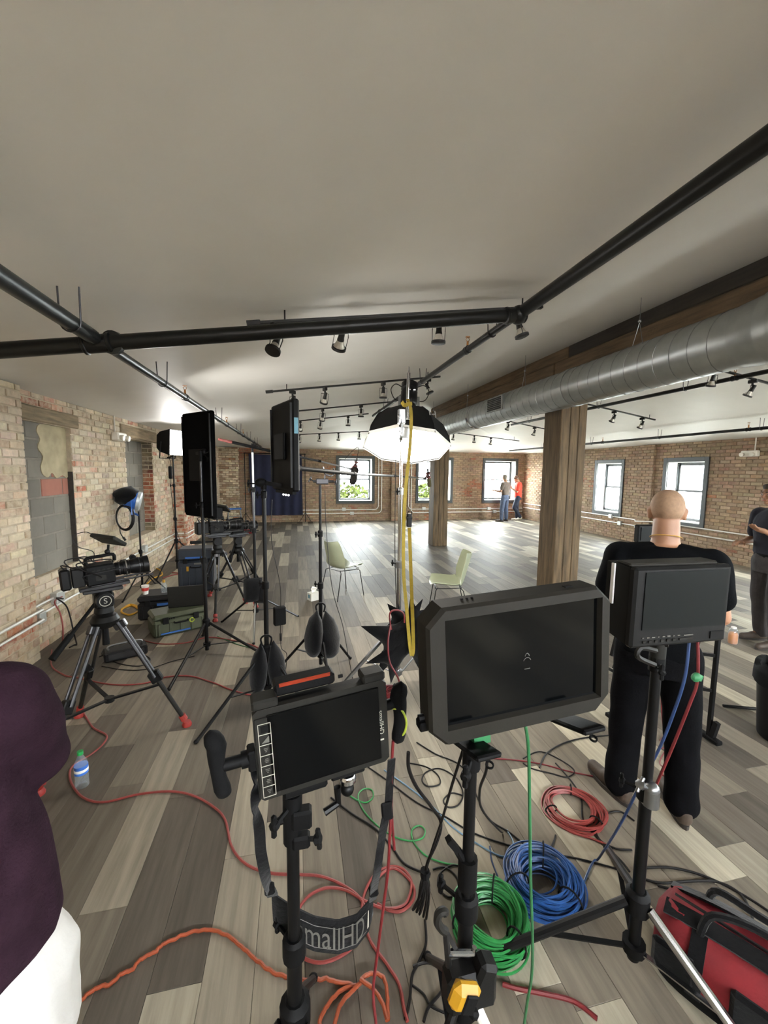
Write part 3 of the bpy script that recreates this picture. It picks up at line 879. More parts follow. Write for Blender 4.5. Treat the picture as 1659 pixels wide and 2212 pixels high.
run_pipe('thick black sprinkler pipe running beside the ridge beam above the softbox', RPX, RPZ, [(YB+.02, 2.86, .044), (2.80, 8.6, .030)], 'black_pipe',
         [(.4, .044), (3.25, .030), (5.15, .030), (7.4, .030)], [(1.0, .044), (3.75, .030), (5.9, .030), (7.9, .030)], [(3.75, .030), (5.9, .030)])
run_pipe('thin dark sprinkler pipe on the right ceiling slope nearer the duct', 5.24, 3.02, [(YB+.02, 9.4, .027)], 'black_pipe', [(3.4, .027), (4.75, .027), (6.4, .027), (8.6, .027)], [(1.4, .027), (4.1, .027), (7.6, .027)], [(4.1, .027)])
run_pipe('thin dark sprinkler pipe on the right ceiling slope nearest the window wall', 7.55, 2.62, [(YB+.02, 13.6, .027)], 'black_pipe', [(3.4, .027), (5.4, .027), (7.35, .027), (9.4, .027), (11.6, .027)], [(3.0, .027), (5.6, .027), (9.0, .027), (11.0, .027)], [(5.6, .027), (9.0, .027)])
# cross main between the two near pipes
YM = 2.80
a = aY(0, 757, YM); b = aY(1112, 681, YM)
d = (b-a)/(b.x-a.x)
pA = a+d*(XL+.02-a.x); pB = a+d*(RPX-a.x)
t = thing('sprinkler_main', 'thick black cross pipe joining the two nearest sprinkler pipes overhead', 'pipe', tuple(pA))
m = MB(); m.cyl(pA, pB, .045, None, 20); part('pipe', m, 'black_pipe', t)
for xx in (-1.14, RPX-.05):
    p = a+d*(xx-a.x); m = MB(); collar(m, p, d, .047, .16); part('coupling', m, 'black_pipe', t)
p = a+d*(-1.06-a.x); m = MB(); m.lathe([(.052, -.02), (.068, -.015), (.068, .015), (.052, .02)], p, (.25, 1, .1), 18); part('clamp', m, 'steel_pipe', t)
p = a+d*(RPX-.02-a.x)
m = MB(); m.ball(p, .066); part('tee_fitting', m, 'black_pipe', t)
m = MB(); m.cyl(p, Vector((RPX, YM, RPZ)), .045, None, 14); part('riser_nipple', m, 'black_pipe', t)
p = a+d*(-1.14-a.x)
m = MB(); m.cyl(p, Vector((-1.14, YM, 2.60)), .04, None, 14); part('riser_nipple', m, 'black_pipe', t)
# ---- track lights
def make_spot(loc, label, tilt, az, group):
    """adapter on the track, yoke, open lamp can"""
    t = thing('track_spotlight', label, 'spotlight', loc, az, group)
    m = MB(); m.box((0, 0, -.02), (.035, .09, .04), None, .004); m.cyl((0, 0, -.04), (0, 0, -.075), .012, None, 8); part('adapter', m, 'light_housing', t, None, False)
    R_ = Matrix.Rotation(tilt, 4, 'X'); piv = Matrix.Translation((0, 0, -.115))
    m = MB(); m.tube([(-.052, 0, -.115), (-.052, 0, -.075), (.052, 0, -.075), (.052, 0, -.115)], .0035, 5); part('yoke', m, 'light_housing', t, None, False)
    m = MB(piv @ R_); m.lathe([(.020, .055), (.022, .0), (.026, -.02), (.022, -.03)], (0, 0, 0), (0, 0, 1), 14); hs = part('lamp_socket', m, 'light_housing', t, None, False)
    m = MB(piv @ R_); m.lathe([(.022, -.02), (.030, -.045), (.045, -.075), (.046, -.082)], (0, 0, 0), (0, 0, 1), 18); part('bulb', m, 'lamp_glass', t, None, False)
    m = MB(piv @ R_); m.lathe([(.047, -.070), (.053, -.072), (.053, -.090), (.047, -.092)], (0, 0, 0), (0, 0, 1), 18)
    for s_ in (-1, 1): m.bar((s_*.052, 0, 0), (s_*.050, 0, -.08), .006, .003)
    part('lamp_ring', m, 'light_housing', t, None, False)
    return t
ORD = ['first', 'second', 'third', 'fourth', 'fifth']
def track(Yt, x0, x1, spots, tdesc, tname, off=.075, capl=True, loose=None):
    z0, z1 = ceil_z(x0, Yt)-off, ceil_z(x1, Yt)-off
    t = thing('light_track', tdesc, 'light track', (x0, Yt, z0))
    m = MB(); m.bar((x0, Yt, z0), (x1, Yt, z1), .034, .022, (0, 0, 1), .003); part('rail', m, 'light_housing', t)
    if capl:
        dv = (Vector((x1, Yt, z1))-Vector((x0, Yt, z0))).normalized()
        m = MB(); m.bar(Vector((x0, Yt, z0))-dv*.08, Vector((x0, Yt, z0))+dv*.01, .045, .034, (0, 0, 1), .003); part('end_feed', m, 'light_housing', t)
    for f in (.08, .92):
        xx = x0+(x1-x0)*f; zz = z0+(z1-z0)*f
        m = MB(); m.cyl((xx, Yt, zz), (xx, Yt, ceil_z(xx, Yt)), .006, None, 6); part('stem', m, 'light_housing', t)
    for i, (xx, tilt, az) in enumerate(spots):
        zz = z0+(z1-z0)*(xx-x0)/(x1-x0)-.011
        make_spot((xx, Yt, zz), '%s spotlight from the left on %s' % (ORD[i], tname), tilt, az, 'track spotlights')
def xat(px, py, Yt): return aY(px, py, Yt).x
def tspots(Yt, L): return [(xat(px, py, Yt), ti, az) for (px, py, ti, az) in L]
track(2.98, xat(560, 720, 2.98), 1.88, tspots(2.98, [(597, 745, -.5, -.6), (737, 738, .75, .2), (948, 713, .05, .1), (1122, 690, -.3, 1.2)]), 'light track nearest the camera, half hidden behind the cross pipe', 'the track nearest the camera')
track(5.42, xat(588, 850, 5.42), 1.93, tspots(5.42, [(632, 862, -.5, -.8), (702, 852, .6, .3), (828, 838, .05, .2), (924, 828, -.4, 1.1)]), 'light track crossing in front of the softbox top', 'the track just above the softbox')
track(7.4, -.3, 1.75, tspots(7.4, [(697, 893, .6, .2), (780, 885, .05, .3)]), 'third light track back, behind the slim black light panel', 'the third track back', capl=False)
track(8.9, -.35, 1.55, tspots(8.9, [(649, 926, .5, .2), (692, 920, .4, .3), (752, 915, .05, .2)]), 'fourth light track back, behind the slim black light panel', 'the fourth track back', capl=False)
track(11.6, -.5, 2.45, tspots(11.6, [(647, 955, .4, .2), (690, 955, .3, .3), (731, 955, .2, .2), (776, 955, .1, .1)]), 'distant light track above the navy backdrop', 'the distant track above the navy backdrop', .10)
track(11.6, 4.6, 6.75, tspots(11.6, [(979, 962, .3, .2), (1024, 962, .3, -.2), (1060, 962, .3, .2)]), 'distant light track right of the far pillar', 'the distant track right of the far pillar', .10)
track(6.57, 5.0, 6.62, tspots(6.57, [(1327, 890, .5, .3), (1388, 900, .5, .3)]), 'light track right of the near pillar', 'the track right of the near pillar', capl=False)
track(9.3, 4.85, 6.6, tspots(9.3, [(1098, 910, .5, .3), (1155, 922, .4, .5)]), 'light track between the two pillars', 'the track between the two pillars', capl=False)
track(4.1, 4.75, 6.7, tspots(4.1, [(1540, 815, .35, -.3), (1625, 835, .5, .3)]), 'light track at the right picture edge above the bald man', 'the track at the right picture edge', capl=False)
# ================================================================== chairs
def make_chair(loc, rz, label):
    """moulded shell chair, front towards local +y"""
    t = thing('shell_chair', label, 'chair', loc, rz, 'sage green shell chairs')
    NU, NV = 13, 24
    prof = [(.235, .435), (.20, .452), (.12, .448), (.03, .438), (-.06, .430), (-.13, .440), (-.175, .475), (-.20, .53), (-.225, .62), (-.25, .71), (-.272, .79), (-.285, .835)]
    pp = crom([(0, y, z) for (y, z) in prof], 2)
    wid = [.20, .225, .232, .235, .235, .232, .228, .228, .225, .218, .208, .19, .15]
    def W(s):
        f = s*(len(wid)-1); i = min(int(f), len(wid)-2); return wid[i]+(wid[i+1]-wid[i])*(f-i)
    rows = []
    for j, p in enumerate(pp):
        s = j/(len(pp)-1); w = W(s); r = []
        for i in range(NU):
            u = -1+2*i/(NU-1)
            lift = abs(u)**2.4*(.055 if s < .5 else .02)*(1-.5*abs(s-.45))
            fwd = abs(u)**2.2*(.085 if s > .45 else 0)*min(1, (s-.42)*4 if s > .42 else 0)
            cr = (1-(abs(u)**3.5)*.12*(1 if s < .06 else 0))
            r.append(Vector((u*w, p.y*cr+fwd, p.z+lift)))
        rows.append(r)
    m = MB(); th = .007
    n1 = len(rows)*NU
    vs = [v for r in rows for v in r]
    nor = []
    for j in range(len(rows)):
        for i in range(NU):
            a = rows[min(j+1, len(rows)-1)][i]-rows[max(j-1, 0)][i]; b = rows[j][min(i+1, NU-1)]-rows[j][max(i-1, 0)]
            nor.append(a.cross(b).normalized())
    vs2 = [v-n*th for v, n in zip(vs, nor)]
    fs = []
    for j in range(len(rows)-1):
        for i in range(NU-1):
            a = j*NU+i
            fs.append((a, a+1, a+NU+1, a+NU)); fs.append((n1+a, n1+a+NU, n1+a+NU+1, n1+a+1))
    ed = [i for i in range(NU)]+[j*NU+NU-1 for j in range(1, len(rows))]+[(len(rows)-1)*NU+i for i in range(NU-2, -1, -1)]+[j*NU for j in range(len(rows)-2, 0, -1)]
    for k in range(len(ed)):
        a, b = ed[k], ed[(k+1) % len(ed)]; fs.append((b, a, n1+a, n1+b))
    m.add(vs+vs2, fs); part('seat_shell', m, 'sage', t, None, False, 50)
    m = MB(); m.tube(crom([(-.15, .15, .40), (-.13, .17, .42), (.13, .17, .42), (.15, .15, .40), (.14, -.13, .41), (0, -.15, .405), (-.14, -.13, .41)], 4, True), .006, 6, True); part('under_frame', m, 'dark_steel', t, None, False)
    for sx, sy in ((-1, 1), (1, 1), (-1, -1), (1, -1)):
        m = MB(); m.tube([(sx*.14, sy*.145, .405), (sx*.19, sy*.17, .385), (sx*.22, sy*.225 if sy > 0 else -.255, .0)], .0062, 6); part('leg', m, 'black_metal', t, None, False)
    return t
c1 = make_chair((.66, 5.92, 0), -1.05, 'pale sage green shell chair on the left, facing right, on thin dark legs')
dup(c1, (1.88, 4.80, 0), 1.32, 'pale sage green shell chair on the right, facing left, behind the large monitor')
m = MB(); p = fl(678, 1298)
t = thing('tissue_box', 'white tissue box on the floor left of the sage chair', 'tissue box', (p.x, p.y+.06, 0), .5)
m = MB(); m.box((0, 0, .055), (.15, .12, .11), None, .003); part('box', m, 'card', t, None, False)
m = MB(); m.box((0, .0, .06), (.152, .05, .05)); part('printed_band', m, 'tape_pale', t, None, False)
m = MB(); m.add([(-.03, -.01, .11), (.03, .01, .11), (.05, -.02, .17), (.0, .03, .19), (-.045, .0, .165), (0, 0, .13)], [(0, 1, 5), (1, 2, 5), (2, 3, 5), (3, 4, 5), (4, 0, 5), (0, 4, 3, 2, 1)]); part('tissue', m, 'paper', t, None, False, 0)

# ================================================================== stands
def knob(m, p, d, r=.012, l=.04):
    p = Vector(p); d = Vector(d).normalized()
    m.cyl(p, p+d*l, .006, None, 6); m.lathe([(r*.6, 0), (r, .004), (r, .016), (r*.5, .02)], p+d*l, d, 8); x, y, z = frame(d)
    m.box(p+d*(l+.012), (.012, .012, .055), basis(x, d, x.cross(d)) if abs(x.cross(d).length-1) < .1 else None, .003)
def stand(label, c, ztop, zcol, feet, sects, legmat='black_metal', zlow=.10, rleg=.011, cat='light stand', name='light_stand', legw=None, topx=None, brace=True, colmat='black_matte', legmats=None):
    """column + three legs braced to a low hub; feet are floor points; sects = [(z0,z1,r,mat)]"""
    cx, cy = c
    t = thing(name, label, cat, (cx, cy, 0))
    tx = (topx or (cx, cy))
    def ax(z): f = z/ztop; return Vector((cx+(tx[0]-cx)*f, cy+(tx[1]-cy)*f, z))
    for (z0, z1, r, mt) in sects:
        m = MB(); m.cyl(ax(z0), ax(z1), r, None, 14); part('column_tube', m, mt, t)
    for i, (z0, z1, r, mt) in enumerate(sects[:-1]):
        m = MB(); m.lathe([(r*1.05, -.03), (r*1.5, -.028), (r*1.5, .022), (r*1.1, .03)], ax(z1), (0, 0, 1), 12); cl = part('locking_collar', m, colmat, t)
        m = MB(); a = 2.2+i*1.9; knob(m, ax(z1)+Vector((math.cos(a), math.sin(a), 0))*r*1.3, (math.cos(a), math.sin(a), 0)); part('knob', m, 'black_matte', cl)
    m = MB(); r0 = sects[0][2]
    m.lathe([(r0*1.1, -.04), (r0*2.0, -.035), (r0*2.0, .03), (r0*1.3, .045)], ax(zcol), (0, 0, 1), 12); part('leg_collar', m, colmat, t)
    if brace: m = MB(); m.lathe([(r0*1.1, -.02), (r0*1.9, -.018), (r0*1.9, .018), (r0*1.1, .02)], ax(zlow), (0, 0, 1), 12); part('lower_hub', m, colmat, t)
    for i, f in enumerate(feet):
        F = Vector((f[0], f[1], .012)); d = Vector((f[0]-cx, f[1]-cy, 0)).normalized()
        A = ax(zcol)+d*r0*2.0
        lm = (legmats[i] if legmats else legmat)
        m = MB()
        if legw: m.bar(A, F, legw[0], legw[1], (0, 0, 1), .003)
        else: m.cyl(A, F, rleg, None, 10)
        lg = part('leg', m, lm, t)
        m = MB(); m.ball(F+d*.004, (rleg*1.35, rleg*1.35, .012), None, 10, 6); part('rubber_foot', m, 'black_rubber', lg)
        if brace:
            mid = A.lerp(F, .55)
            m = MB(); m.bar(ax(zlow)+d*r0*1.8, mid, .018, .006, (0, 0, 1)); part('brace', m, lm, t)
    return t
def teardrop_bag(name, label, c, w, h, d, lobes, mat='black_cloth'):
    """saddle sandbag: filled lobes hanging either side of a strap"""
    t = thing(name, label, 'sandbag', (c[0], c[1], c[2]-h))
    c = Vector(c)
    for (off, az, tilt, s) in lobes:
        prof = [(.004, 0), (.06, -.03), (.16, -.10), (.34, -.22), (.47, -.42), (.5, -.62), (.46, -.80), (.33, -.93), (.15, -.99), (.01, -1.0)]
        prof = [(r*w*s, z*h*s) for r, z in prof][::-1]
        R_ = (Matrix.Rotation(az, 4, 'Z') @ Matrix.Rotation(tilt, 4, 'Y'))
        m = MB(Matrix.Translation(c+Vector(off)) @ R_); m.lathe(prof, (0, 0, 0), (0, 0, 1), 20, (0, 0, 1), (1, d/w))
        k = []
        for v in m.v:
            q = Vector(v); n_ = noise.noise(q*14.0)*.012+noise.noise(q*34.0)*.005; dr = (q-c); dr.z = 0
            k.append(tuple(q+(dr.normalized()*n_ if dr.length > .01 else Vector((0, 0, 0)))))
        m.v = k; part('bag_lobe', m, mat, t)
    m = MB(); m.tube(crom([c+Vector((-.03, 0, -.03)), c+Vector((-.04, 0, .03)), c+Vector((0, 0, .055)), c+Vector((.04, 0, .03)), c+Vector((.03, 0, -.03))], 4), .008, 6); part('handle_strap', m, 'black_cloth', t)
    return t
def pillow_mesh(m, M, w, h, th, pinch=.25, seed=0):
    G = 11; vs = []
    for sgn in (1, -1):
        for j in range(G):
            for i in range(G):
                u = -1+2*i/(G-1); v = -1+2*j/(G-1)
                k = 1+pinch*(u*u*v*v)-pinch*.55*(u*u*(1-v*v)+v*v*(1-u*u))
                z = th*(max(0, (1-u**4)*(1-v**4)))**.6
                z += .012*noise.noise(Vector((u*2.2+seed, v*2.2, sgn)))*(1-max(abs(u), abs(v))**6)
                vs.append(M @ Vector((u*w/2*k, sgn*z, v*h/2*k)))
    fs = []
    for s in range(2):
        for j in range(G-1):
            for i in range(G-1):
                a = s*G*G+j*G+i; q = (a, a+1, a+G+1, a+G); fs.append(q if s else q[::-1])
    m.add(vs, fs)
def pillow_bag(label, pieces, base):
    t = thing('sandbag', label, 'sandbag', base)
    for i, (c, rz, ry, rx, w, h, th, pi_) in enumerate(pieces):
        m = MB(); pillow_mesh(m, M4(c, Matrix.Rotation(rz, 3, 'Z') @ Matrix.Rotation(ry, 3, 'Y') @ Matrix.Rotation(rx, 3, 'X')), w, h, th, pi_, i*3.3); part('bag_pouch', m, 'black_cloth', t, None, True, 60)
    return t
# ---- slim upright light panel (facing the chairs) on a braced stand
def led_panel(name, label, c, back, w, h, th, zc, mats, sticker=None):
    """rear of a lamp panel: back = horizontal direction its back faces"""
    b = Vector((back[0], back[1], 0)).normalized(); x = Vector((0, 0, 1)).cross(b)
    R_ = basis(x, -b, Vector((0, 0, 1)))     # local -y is the back
    M = M4((c[0], c[1], zc), R_)
    t = thing(name, label, 'light panel', (c[0], c[1], zc-h/2))
    m = MB(M); m.box((0, 0, 0), (w, th, h), None, .012); bd = part('housing', m, mats, t)
    m = MB(M); m.box((0, th/2+.002, 0), (w-.06, .006, h-.06), None, .002); part('diffuser', m, 'panel_face', t, 'glowing lamp front')
    m = MB(M); m.box((0, -th/2-.012, 0), (w*.45, .022, h*.30), None, .006); part('control_box', m, 'black_matte', t)
    for sx in (-1, 1):
        m = MB(M); m.bar((sx*(w/2-.015), -th/2-.005, -h/2+.03), (sx*(w/2-.015), -th/2-.005, h/2-.03), .014, .01); part('side_rail', m, 'black_metal', t)
    if sticker:
        m = MB(M); m.box(sticker[0], sticker[1]); part('tape_sticker', m, sticker[2], t, 'pale blue tape sticker')
    return t, M
p1c = (-.90, 4.24)
F3 = lambda a: (fl(*a).x, fl(*a).y)
stand('black light stand carrying the tall black lamp panel', p1c, 1.98, aY(447, 1345, 4.24).z, [F3((365, 1492)), F3((575, 1420)), (-1.03, 4.68)], [(.03, .95, .0185, 'black_metal'), (.92, 1.50, .0155, 'black_metal'), (1.48, 1.93, .0125, 'dark_steel')], zlow=.09, rleg=.0135)
pc = aY(431, 1005, 4.40)
t, M = led_panel('studio_light', 'tall black rectangular lamp panel seen from behind, next to the lit lamp', (pc.x, pc.y), (-.74, -.67), .52, 1.04, .05, pc.z, 'flag_cloth')
m = MB(); q = Vector((p1c[0], p1c[1], 1.92))
m.cyl(q, q+Vector((0, 0, .10)), .02, None, 10); m.ball(q+Vector((.03, .02, .09)), (.04, .03, .035)); m.bar(q+Vector((0, 0, .08)), Vector((pc.x-.02, pc.y-.03, 2.0)), .02, .03); knob(m, q+Vector((.05, .0, .08)), (1, -.3, .5), .016, .04); knob(m, q+Vector((.04, .0, .06)), (.6, -.3, -.7), .016, .04)
part('tilt_bracket', m, 'black_matte', t)
p2c = (-.245, 3.24)
stand('black light stand carrying the slim lamp panel with a blue sticker', p2c, 1.78, .42, [F3((425, 1605)), F3((662, 1532)), (-.16, 3.86)], [(.03, .95, .0185, 'black_metal'), (.92, 1.66, .0155, 'black_metal'), (1.64, 1.76, .012, 'black_metal')], zlow=.12, rleg=.0125)
rc = aY(640, 970, 2.98); lc = aY(594, 970, 3.42)
dv = (Vector((rc.x-lc.x, rc.y-lc.y, 0))); bk = Vector((0, 0, 1)).cross(dv).normalized()
if bk.dot(-Vector((lc.x, lc.y, 0))) < 0: bk = -bk
pc2 = (rc+lc)/2
t, M = led_panel('studio_light', 'slim black lamp panel with a blue sticker, seen nearly edge-on', (pc2.x, pc2.y), (bk.x, bk.y), dv.length, .655, .055, pc2.z+.015, 'black_matte', ((math.copysign(dv.length/2+.001, Vector((0, 0, 1)).cross(bk).dot(dv)), .0, .14), (.004, .03, .11), 'tape_pale'))
m = MB(); q = Vector((p2c[0], p2c[1], 1.70))
m.cyl(q, q+Vector((0, 0, .07)), .022, None, 10); m.ball(q+Vector((-.02, 0, .05)), (.045, .035, .035)); m.bar(q+Vector((0, 0, .05)), Vector((pc2.x, pc2.y, pc2.z-.28)), .03, .03); knob(m, q+Vector((-.05, 0, .04)), (-1, -.2, .1), .016, .05); m.bar((pc2.x-dv.x*.4, pc2.y-dv.y*.4, pc2.z-.325), (pc2.x+dv.x*.4, pc2.y+dv.y*.4, pc2.z-.325), .03, .02)
part('tilt_bracket', m, 'black_matte', t)
for i in range(3):
    m = MB(); m.ball(Vector((pc2.x, pc2.y, pc2.z-.345))+dv*(-.1+.12*i)-Vector((0, .02, 0)), .007); part('indicator_light', m, 'led_dot', t, 'glowing indicator')
teardrop_bag('sandbag', 'black sandbag hanging low on the stand of the slim lamp panel', (p2c[0], p2c[1]-.03, .50), .19, .42, .13, [((-.04, 0, 0), .3, .10, 1.0), ((.05, .02, .0), -.4, -.12, .95)])
# power brick hanging from that panel
q = aY(604, 1330, 3.28)
t = thing('power_brick', 'black power brick hanging on a cord beside the slim panel stand', 'power supply', (q.x, q.y, q.z-.08))
m = MB(); m.box(q, (.095, .05, .15), rotz(.3), .008); part('case', m, 'black_matte', t)
m = MB(); m.tube(crom([(p2c[0]+.06, p2c[1], 1.62), (p2c[0]+.05, p2c[1]+.02, 1.3), (q.x+.005, q.y, .95), (q.x+.01, q.y, q.z+.07)], 6), .003, 5); part('cord', m, 'black_cord', t)
w = [aY(606, 1350, 3.28), aY(606, 1372, 3.28), aY(608, 1400, 3.25), aY(619, 1412, 3.2), aY(618, 1440, 3.2), fl(612, 1470), fl(596, 1500)]
m = MB(); m.tube(crom(w, 6), .003, 5); m.cyl(aY(606, 1368, 3.28), aY(606.5, 1384, 3.28), .009, None, 8); part('cord', m, 'black_cord', t)
# ---- chrome stand with a boom arm (fluffy microphone)
p4c = (aY(552, 1290, 4.85).x, 4.85)
zc4 = aY(552, 1288, 4.85).z
stand('steel grip stand with black sandbag behind the slim panel', p4c, 2.08, zc4, [F3((480, 1345)), F3((643, 1333)), F3((548, 1392))], [(.18, 1.15, .017, 'black_metal'), (1.12, 1.62, .0145, 'dark_steel'), (1.60, 2.06, .0115, 'steel')], 'dark_steel', zlow=.20, rleg=.012, legmats=['black_metal', 'dark_steel', 'chrome'])
pillow_bag('black sandbag on the steel grip stand', [((p4c[0]-.02, p4c[1]-.05, zc4+.09), .2, .0, 0, .21, .28, .075, -.03), ((p4c[0]+.05, p4c[1]-.02, zc4+.05), -.6, -.12, 0, .18, .26, .065, -.03)], (p4c[0], p4c[1], .3))
def boom(name, label, pts, rs, mats, mic_at, mic_dir, mic_len, mic_r, micmat, fur=False, tail=None):
    t = thing(name, label, 'boom microphone', tuple(pts[0]))
    for i in range(len(pts)-1):
        m = MB(); m.cyl(pts[i], pts[i+1], rs[i], None, 12); part('pole_section', m, mats[i], t)
        m = MB(); dd = (Vector(pts[i+1])-Vector(pts[i])).normalized(); m.cyl(Vector(pts[i+1])-dd*.02, Vector(pts[i+1])+dd*.02, rs[i]*1.25, None, 12); part('pole_ferrule', m, 'black_matte', t)
    mp = Vector(mic_at); md = Vector(mic_dir).normalized()
    m = MB(); m.lathe([(mic_r*.4, 0), (mic_r*.9, .02), (mic_r, mic_len*.2), (mic_r, mic_len*.8), (mic_r*.8, mic_len*.95), (mic_r*.3, mic_len)], mp, md, 16)
    if fur:
        m.v = [tuple(Vector(v)+Vector((noise.noise(Vector(v)*90), noise.noise(Vector(v)*90+Vector((5, 1, 2))), noise.noise(Vector(v)*90+Vector((9, 4, 7)))))*.010) for v in m.v]
    part('microphone', m, micmat, t)
    m = MB(); m.cyl(mp-md*.12, mp+md*.02, .011, None, 10); part('mic_body', m, 'dark_steel', t)
    m = MB(); tip = Vector(pts[-1]); x_ = frame(md)[0]
    m.lathe([(.028, -.01), (.028, .01)], mp-md*.06, md, 12); m.bar(tip, mp-md*.06, .014, .014); m.lathe([(.028, -.01), (.028, .01)], mp-md*.01, md, 12); part('shock_mount', m, 'skinpink', t)
    m = MB(); m.tube(crom([tip+(Vector(pts[-2])-tip)*.12, tip+Vector((-.08, 0, .12)), mp-md*.16+Vector((0, 0, .10)), mp-md*.12], 5), .003, 5); part('mic_cable', m, 'black_cord', t)
    if tail:
        m = MB(); tail(m); part('pole_grip', m, 'black_rubber', t)
    return t
b0, b1, b2, b3 = aY(500, 955, 4.70), aY(592, 976, 4.95), aY(690, 996, 5.2), aY(758, 1013, 5.38)
boom('boom_microphone', 'boom pole with a furry grey windshield hanging before the far window', [b0, b1, b2, b3], [.016, .013, .010], ['black_matte', 'dark_steel', 'steel'], aY(768, 1008, 5.40), (-.14, .25, -1), .25, .048, 'fur', True)
m = MB(); q = Vector((p4c[0], p4c[1], 2.04)); m.cyl(q, q+Vector((0, 0, .10)), .013, None, 8); m.bar(q+Vector((0, 0, .09)), (b0+(b1-b0)*.62), .03, .03)
solo('boom_clamp', m, 'black_matte', 'black clamp joining the boom pole to the steel grip stand', 'clamp')
q = b0; m = MB(); dq = (b0-b1).normalized(); m.cyl(q+dq*.0, q+dq*.14, .018, .012, 12)
solo('pole_end_grip', m, 'skinpink', 'pinkish end grip of the far boom pole', 'grip')
# ---- black stand with cradle and the nearer boom
p5c = (aY(693, 1400, 3.68).x, 3.68)
stand('black light stand holding the boom pole cradle left of the softbox', p5c, 1.76, .42, [F3((603, 1446)), F3((756, 1424)), (p5c[0]+.05, 3.10)], [(.05, .80, .0175, 'black_metal'), (.78, 1.28, .015, 'black_metal'), (1.26, 1.72, .012, 'black_metal')], zlow=.14, rleg=.012)
teardrop_bag('sandbag', 'plump black sandbag hanging on the boom cradle stand', (p5c[0]-.005, p5c[1]-.06, .60), .27, .43, .16, [((-.035, -.02, 0), .15, .10, 1.0), ((.05, .03, -.03), -.6, -.14, 1.02)])
g0, g1, g2, g3, g4 = aY(648, 1012, 3.30), aY(710, 1021, 3.66), aY(765, 1024, 3.95), aY(852, 1028, 4.45), aY(918, 1033, 4.85)
boom('boom_microphone', 'long black and silver boom pole with a small foam microphone at its tip', [g0, g2, g3, g4], [.018, .013, .010], ['black_matte', 'steel', 'chrome'], aY(926, 1032, 4.88), (.16, .22, -.6), .13, .026, 'foam_olive', False, lambda m: m.lathe([(.014, -.03), (.024, -.028), (.024, -.006), (.018, 0)], g0, (g1-g0), 14))
m = MB(); q = Vector((p5c[0], p5c[1], 1.72))
m.box(q+Vector((.02, 0, .03)), (.11, .03, .05), None, .006); m.cyl(q+Vector((-.06, 0, .03)), q+Vector((.12, 0, .03)), .012, None, 10); knob(m, q+Vector((-.05, 0, .03)), (-1, 0, .5), .014, .03); knob(m, q+Vector((.11, 0, .03)), (1, 0, -.3), .016, .02)
m.tube(crom([q+Vector((.04, 0, .04)), q+Vector((.05, 0, .09)), g1+Vector((.02, 0, -.03)), g1+Vector((-.03, 0, -.012)), g1+Vector((-.05, 0, .05))], 5), .007, 6); m.tube(crom([g1+Vector((.02, 0, -.03)), g1+Vector((.05, .03, -.01)), g1+Vector((.045, .03, .04))], 4), .007, 6)
solo('boom_cradle', m, 'dark_steel', 'steel grip head and wire cradle on top of the black stand', 'clamp')
# hanging microphone cable
w = [aY(702, 1060, 3.70), aY(704, 1130, 3.7), aY(712, 1230, 3.6), aY(722, 1290, 3.5), aY(740, 1350, 3.4), aY(753, 1420, 3.3), fl(764, 1475), fl(775, 1500)]
m = MB(); m.tube(crom(w, 6), .0032, 5); solo('microphone_cable', m, 'black_cord', 'thin dark cable slanting down from the boom stand to the floor', 'cable')
# ---- octagonal softbox on a tall chrome stand
sbc = (.86, 3.34)
stx = aY(868, 880, 3.34)
stand('tall chrome stand with low silver legs under the octagonal softbox', sbc, 2.42, .50, [F3((735, 1488)), F3((925, 1462)), (.98, 4.02)], [(.04, 1.05, .021, 'chrome'), (1.0, 1.68, .0175, 'chrome'), (1.66, 2.36, .0145, 'chrome')], 'steel', zlow=.08, legw=(.030, .024), name='roller_stand', topx=(stx.x, 3.34), colmat='steel')
def octa(center, axis, r, depth, label):
    t = thing('softbox', label, 'softbox', tuple(Vector(center)-Vector((0, 0, .35))))
    ax = Vector(axis).normalized(); c = Vector(center)
    x = Vector((1, 0, 0)); x = (x-ax*x.dot(ax)).normalized(); y = ax.cross(x)
    def ring(rr, h): return [c+ax*h+x*(rr*math.cos(PI/8+PI/4*i))+y*(rr*math.sin(PI/8+PI/4*i)) for i in range(8)]
    m = MB(); rs = [ring(.07, -depth), ring(.07+.45*(r-.07), -depth*.86), ring(.07+.78*(r-.07), -depth*.58), ring(.07+.95*(r-.07), -depth*.25), ring(r, 0)]
    m.loft(rs, False); part('fabric_shell', m, 'softbox_skin', t, None, True, 25)
    m = MB(); m.loft([ring(r*1.005, .004), ring(r*1.012, -.03)], False); part('rim', m, 'white_plastic', t)
    m = MB(); q = ring(r*.985, -.012); m.add(q+ring(r*.985, -.018), [tuple(range(8)), tuple(range(15, 7, -1))]); part('diffuser', m, 'softbox_face', t, 'glowing white diffuser', True, 0)
    m = MB(); m.cyl(c-ax*(depth-.01), c-ax*(depth+.06), .085, .075, 20); part('speed_ring', m, 'black_matte', t)
    m = MB()
    for i in range(8): m.tube([p+(p-c-ax*(p-c).dot(ax)).normalized()*.004 for p in (rs[0][i], rs[1][i], rs[2][i], rs[3][i], rs[4][i])], .004, 5)
    part('rod_frame', m, 'black_cloth', t)
    return t, c-ax*depth, ax
SB_C = aY(877, 966, 3.92); SB_AX = Vector((-.13, -.33, -.93))
t, sbtop, sbax = octa(SB_C, SB_AX, .43, .40, 'large octagonal softbox glowing white on the tall chrome stand')
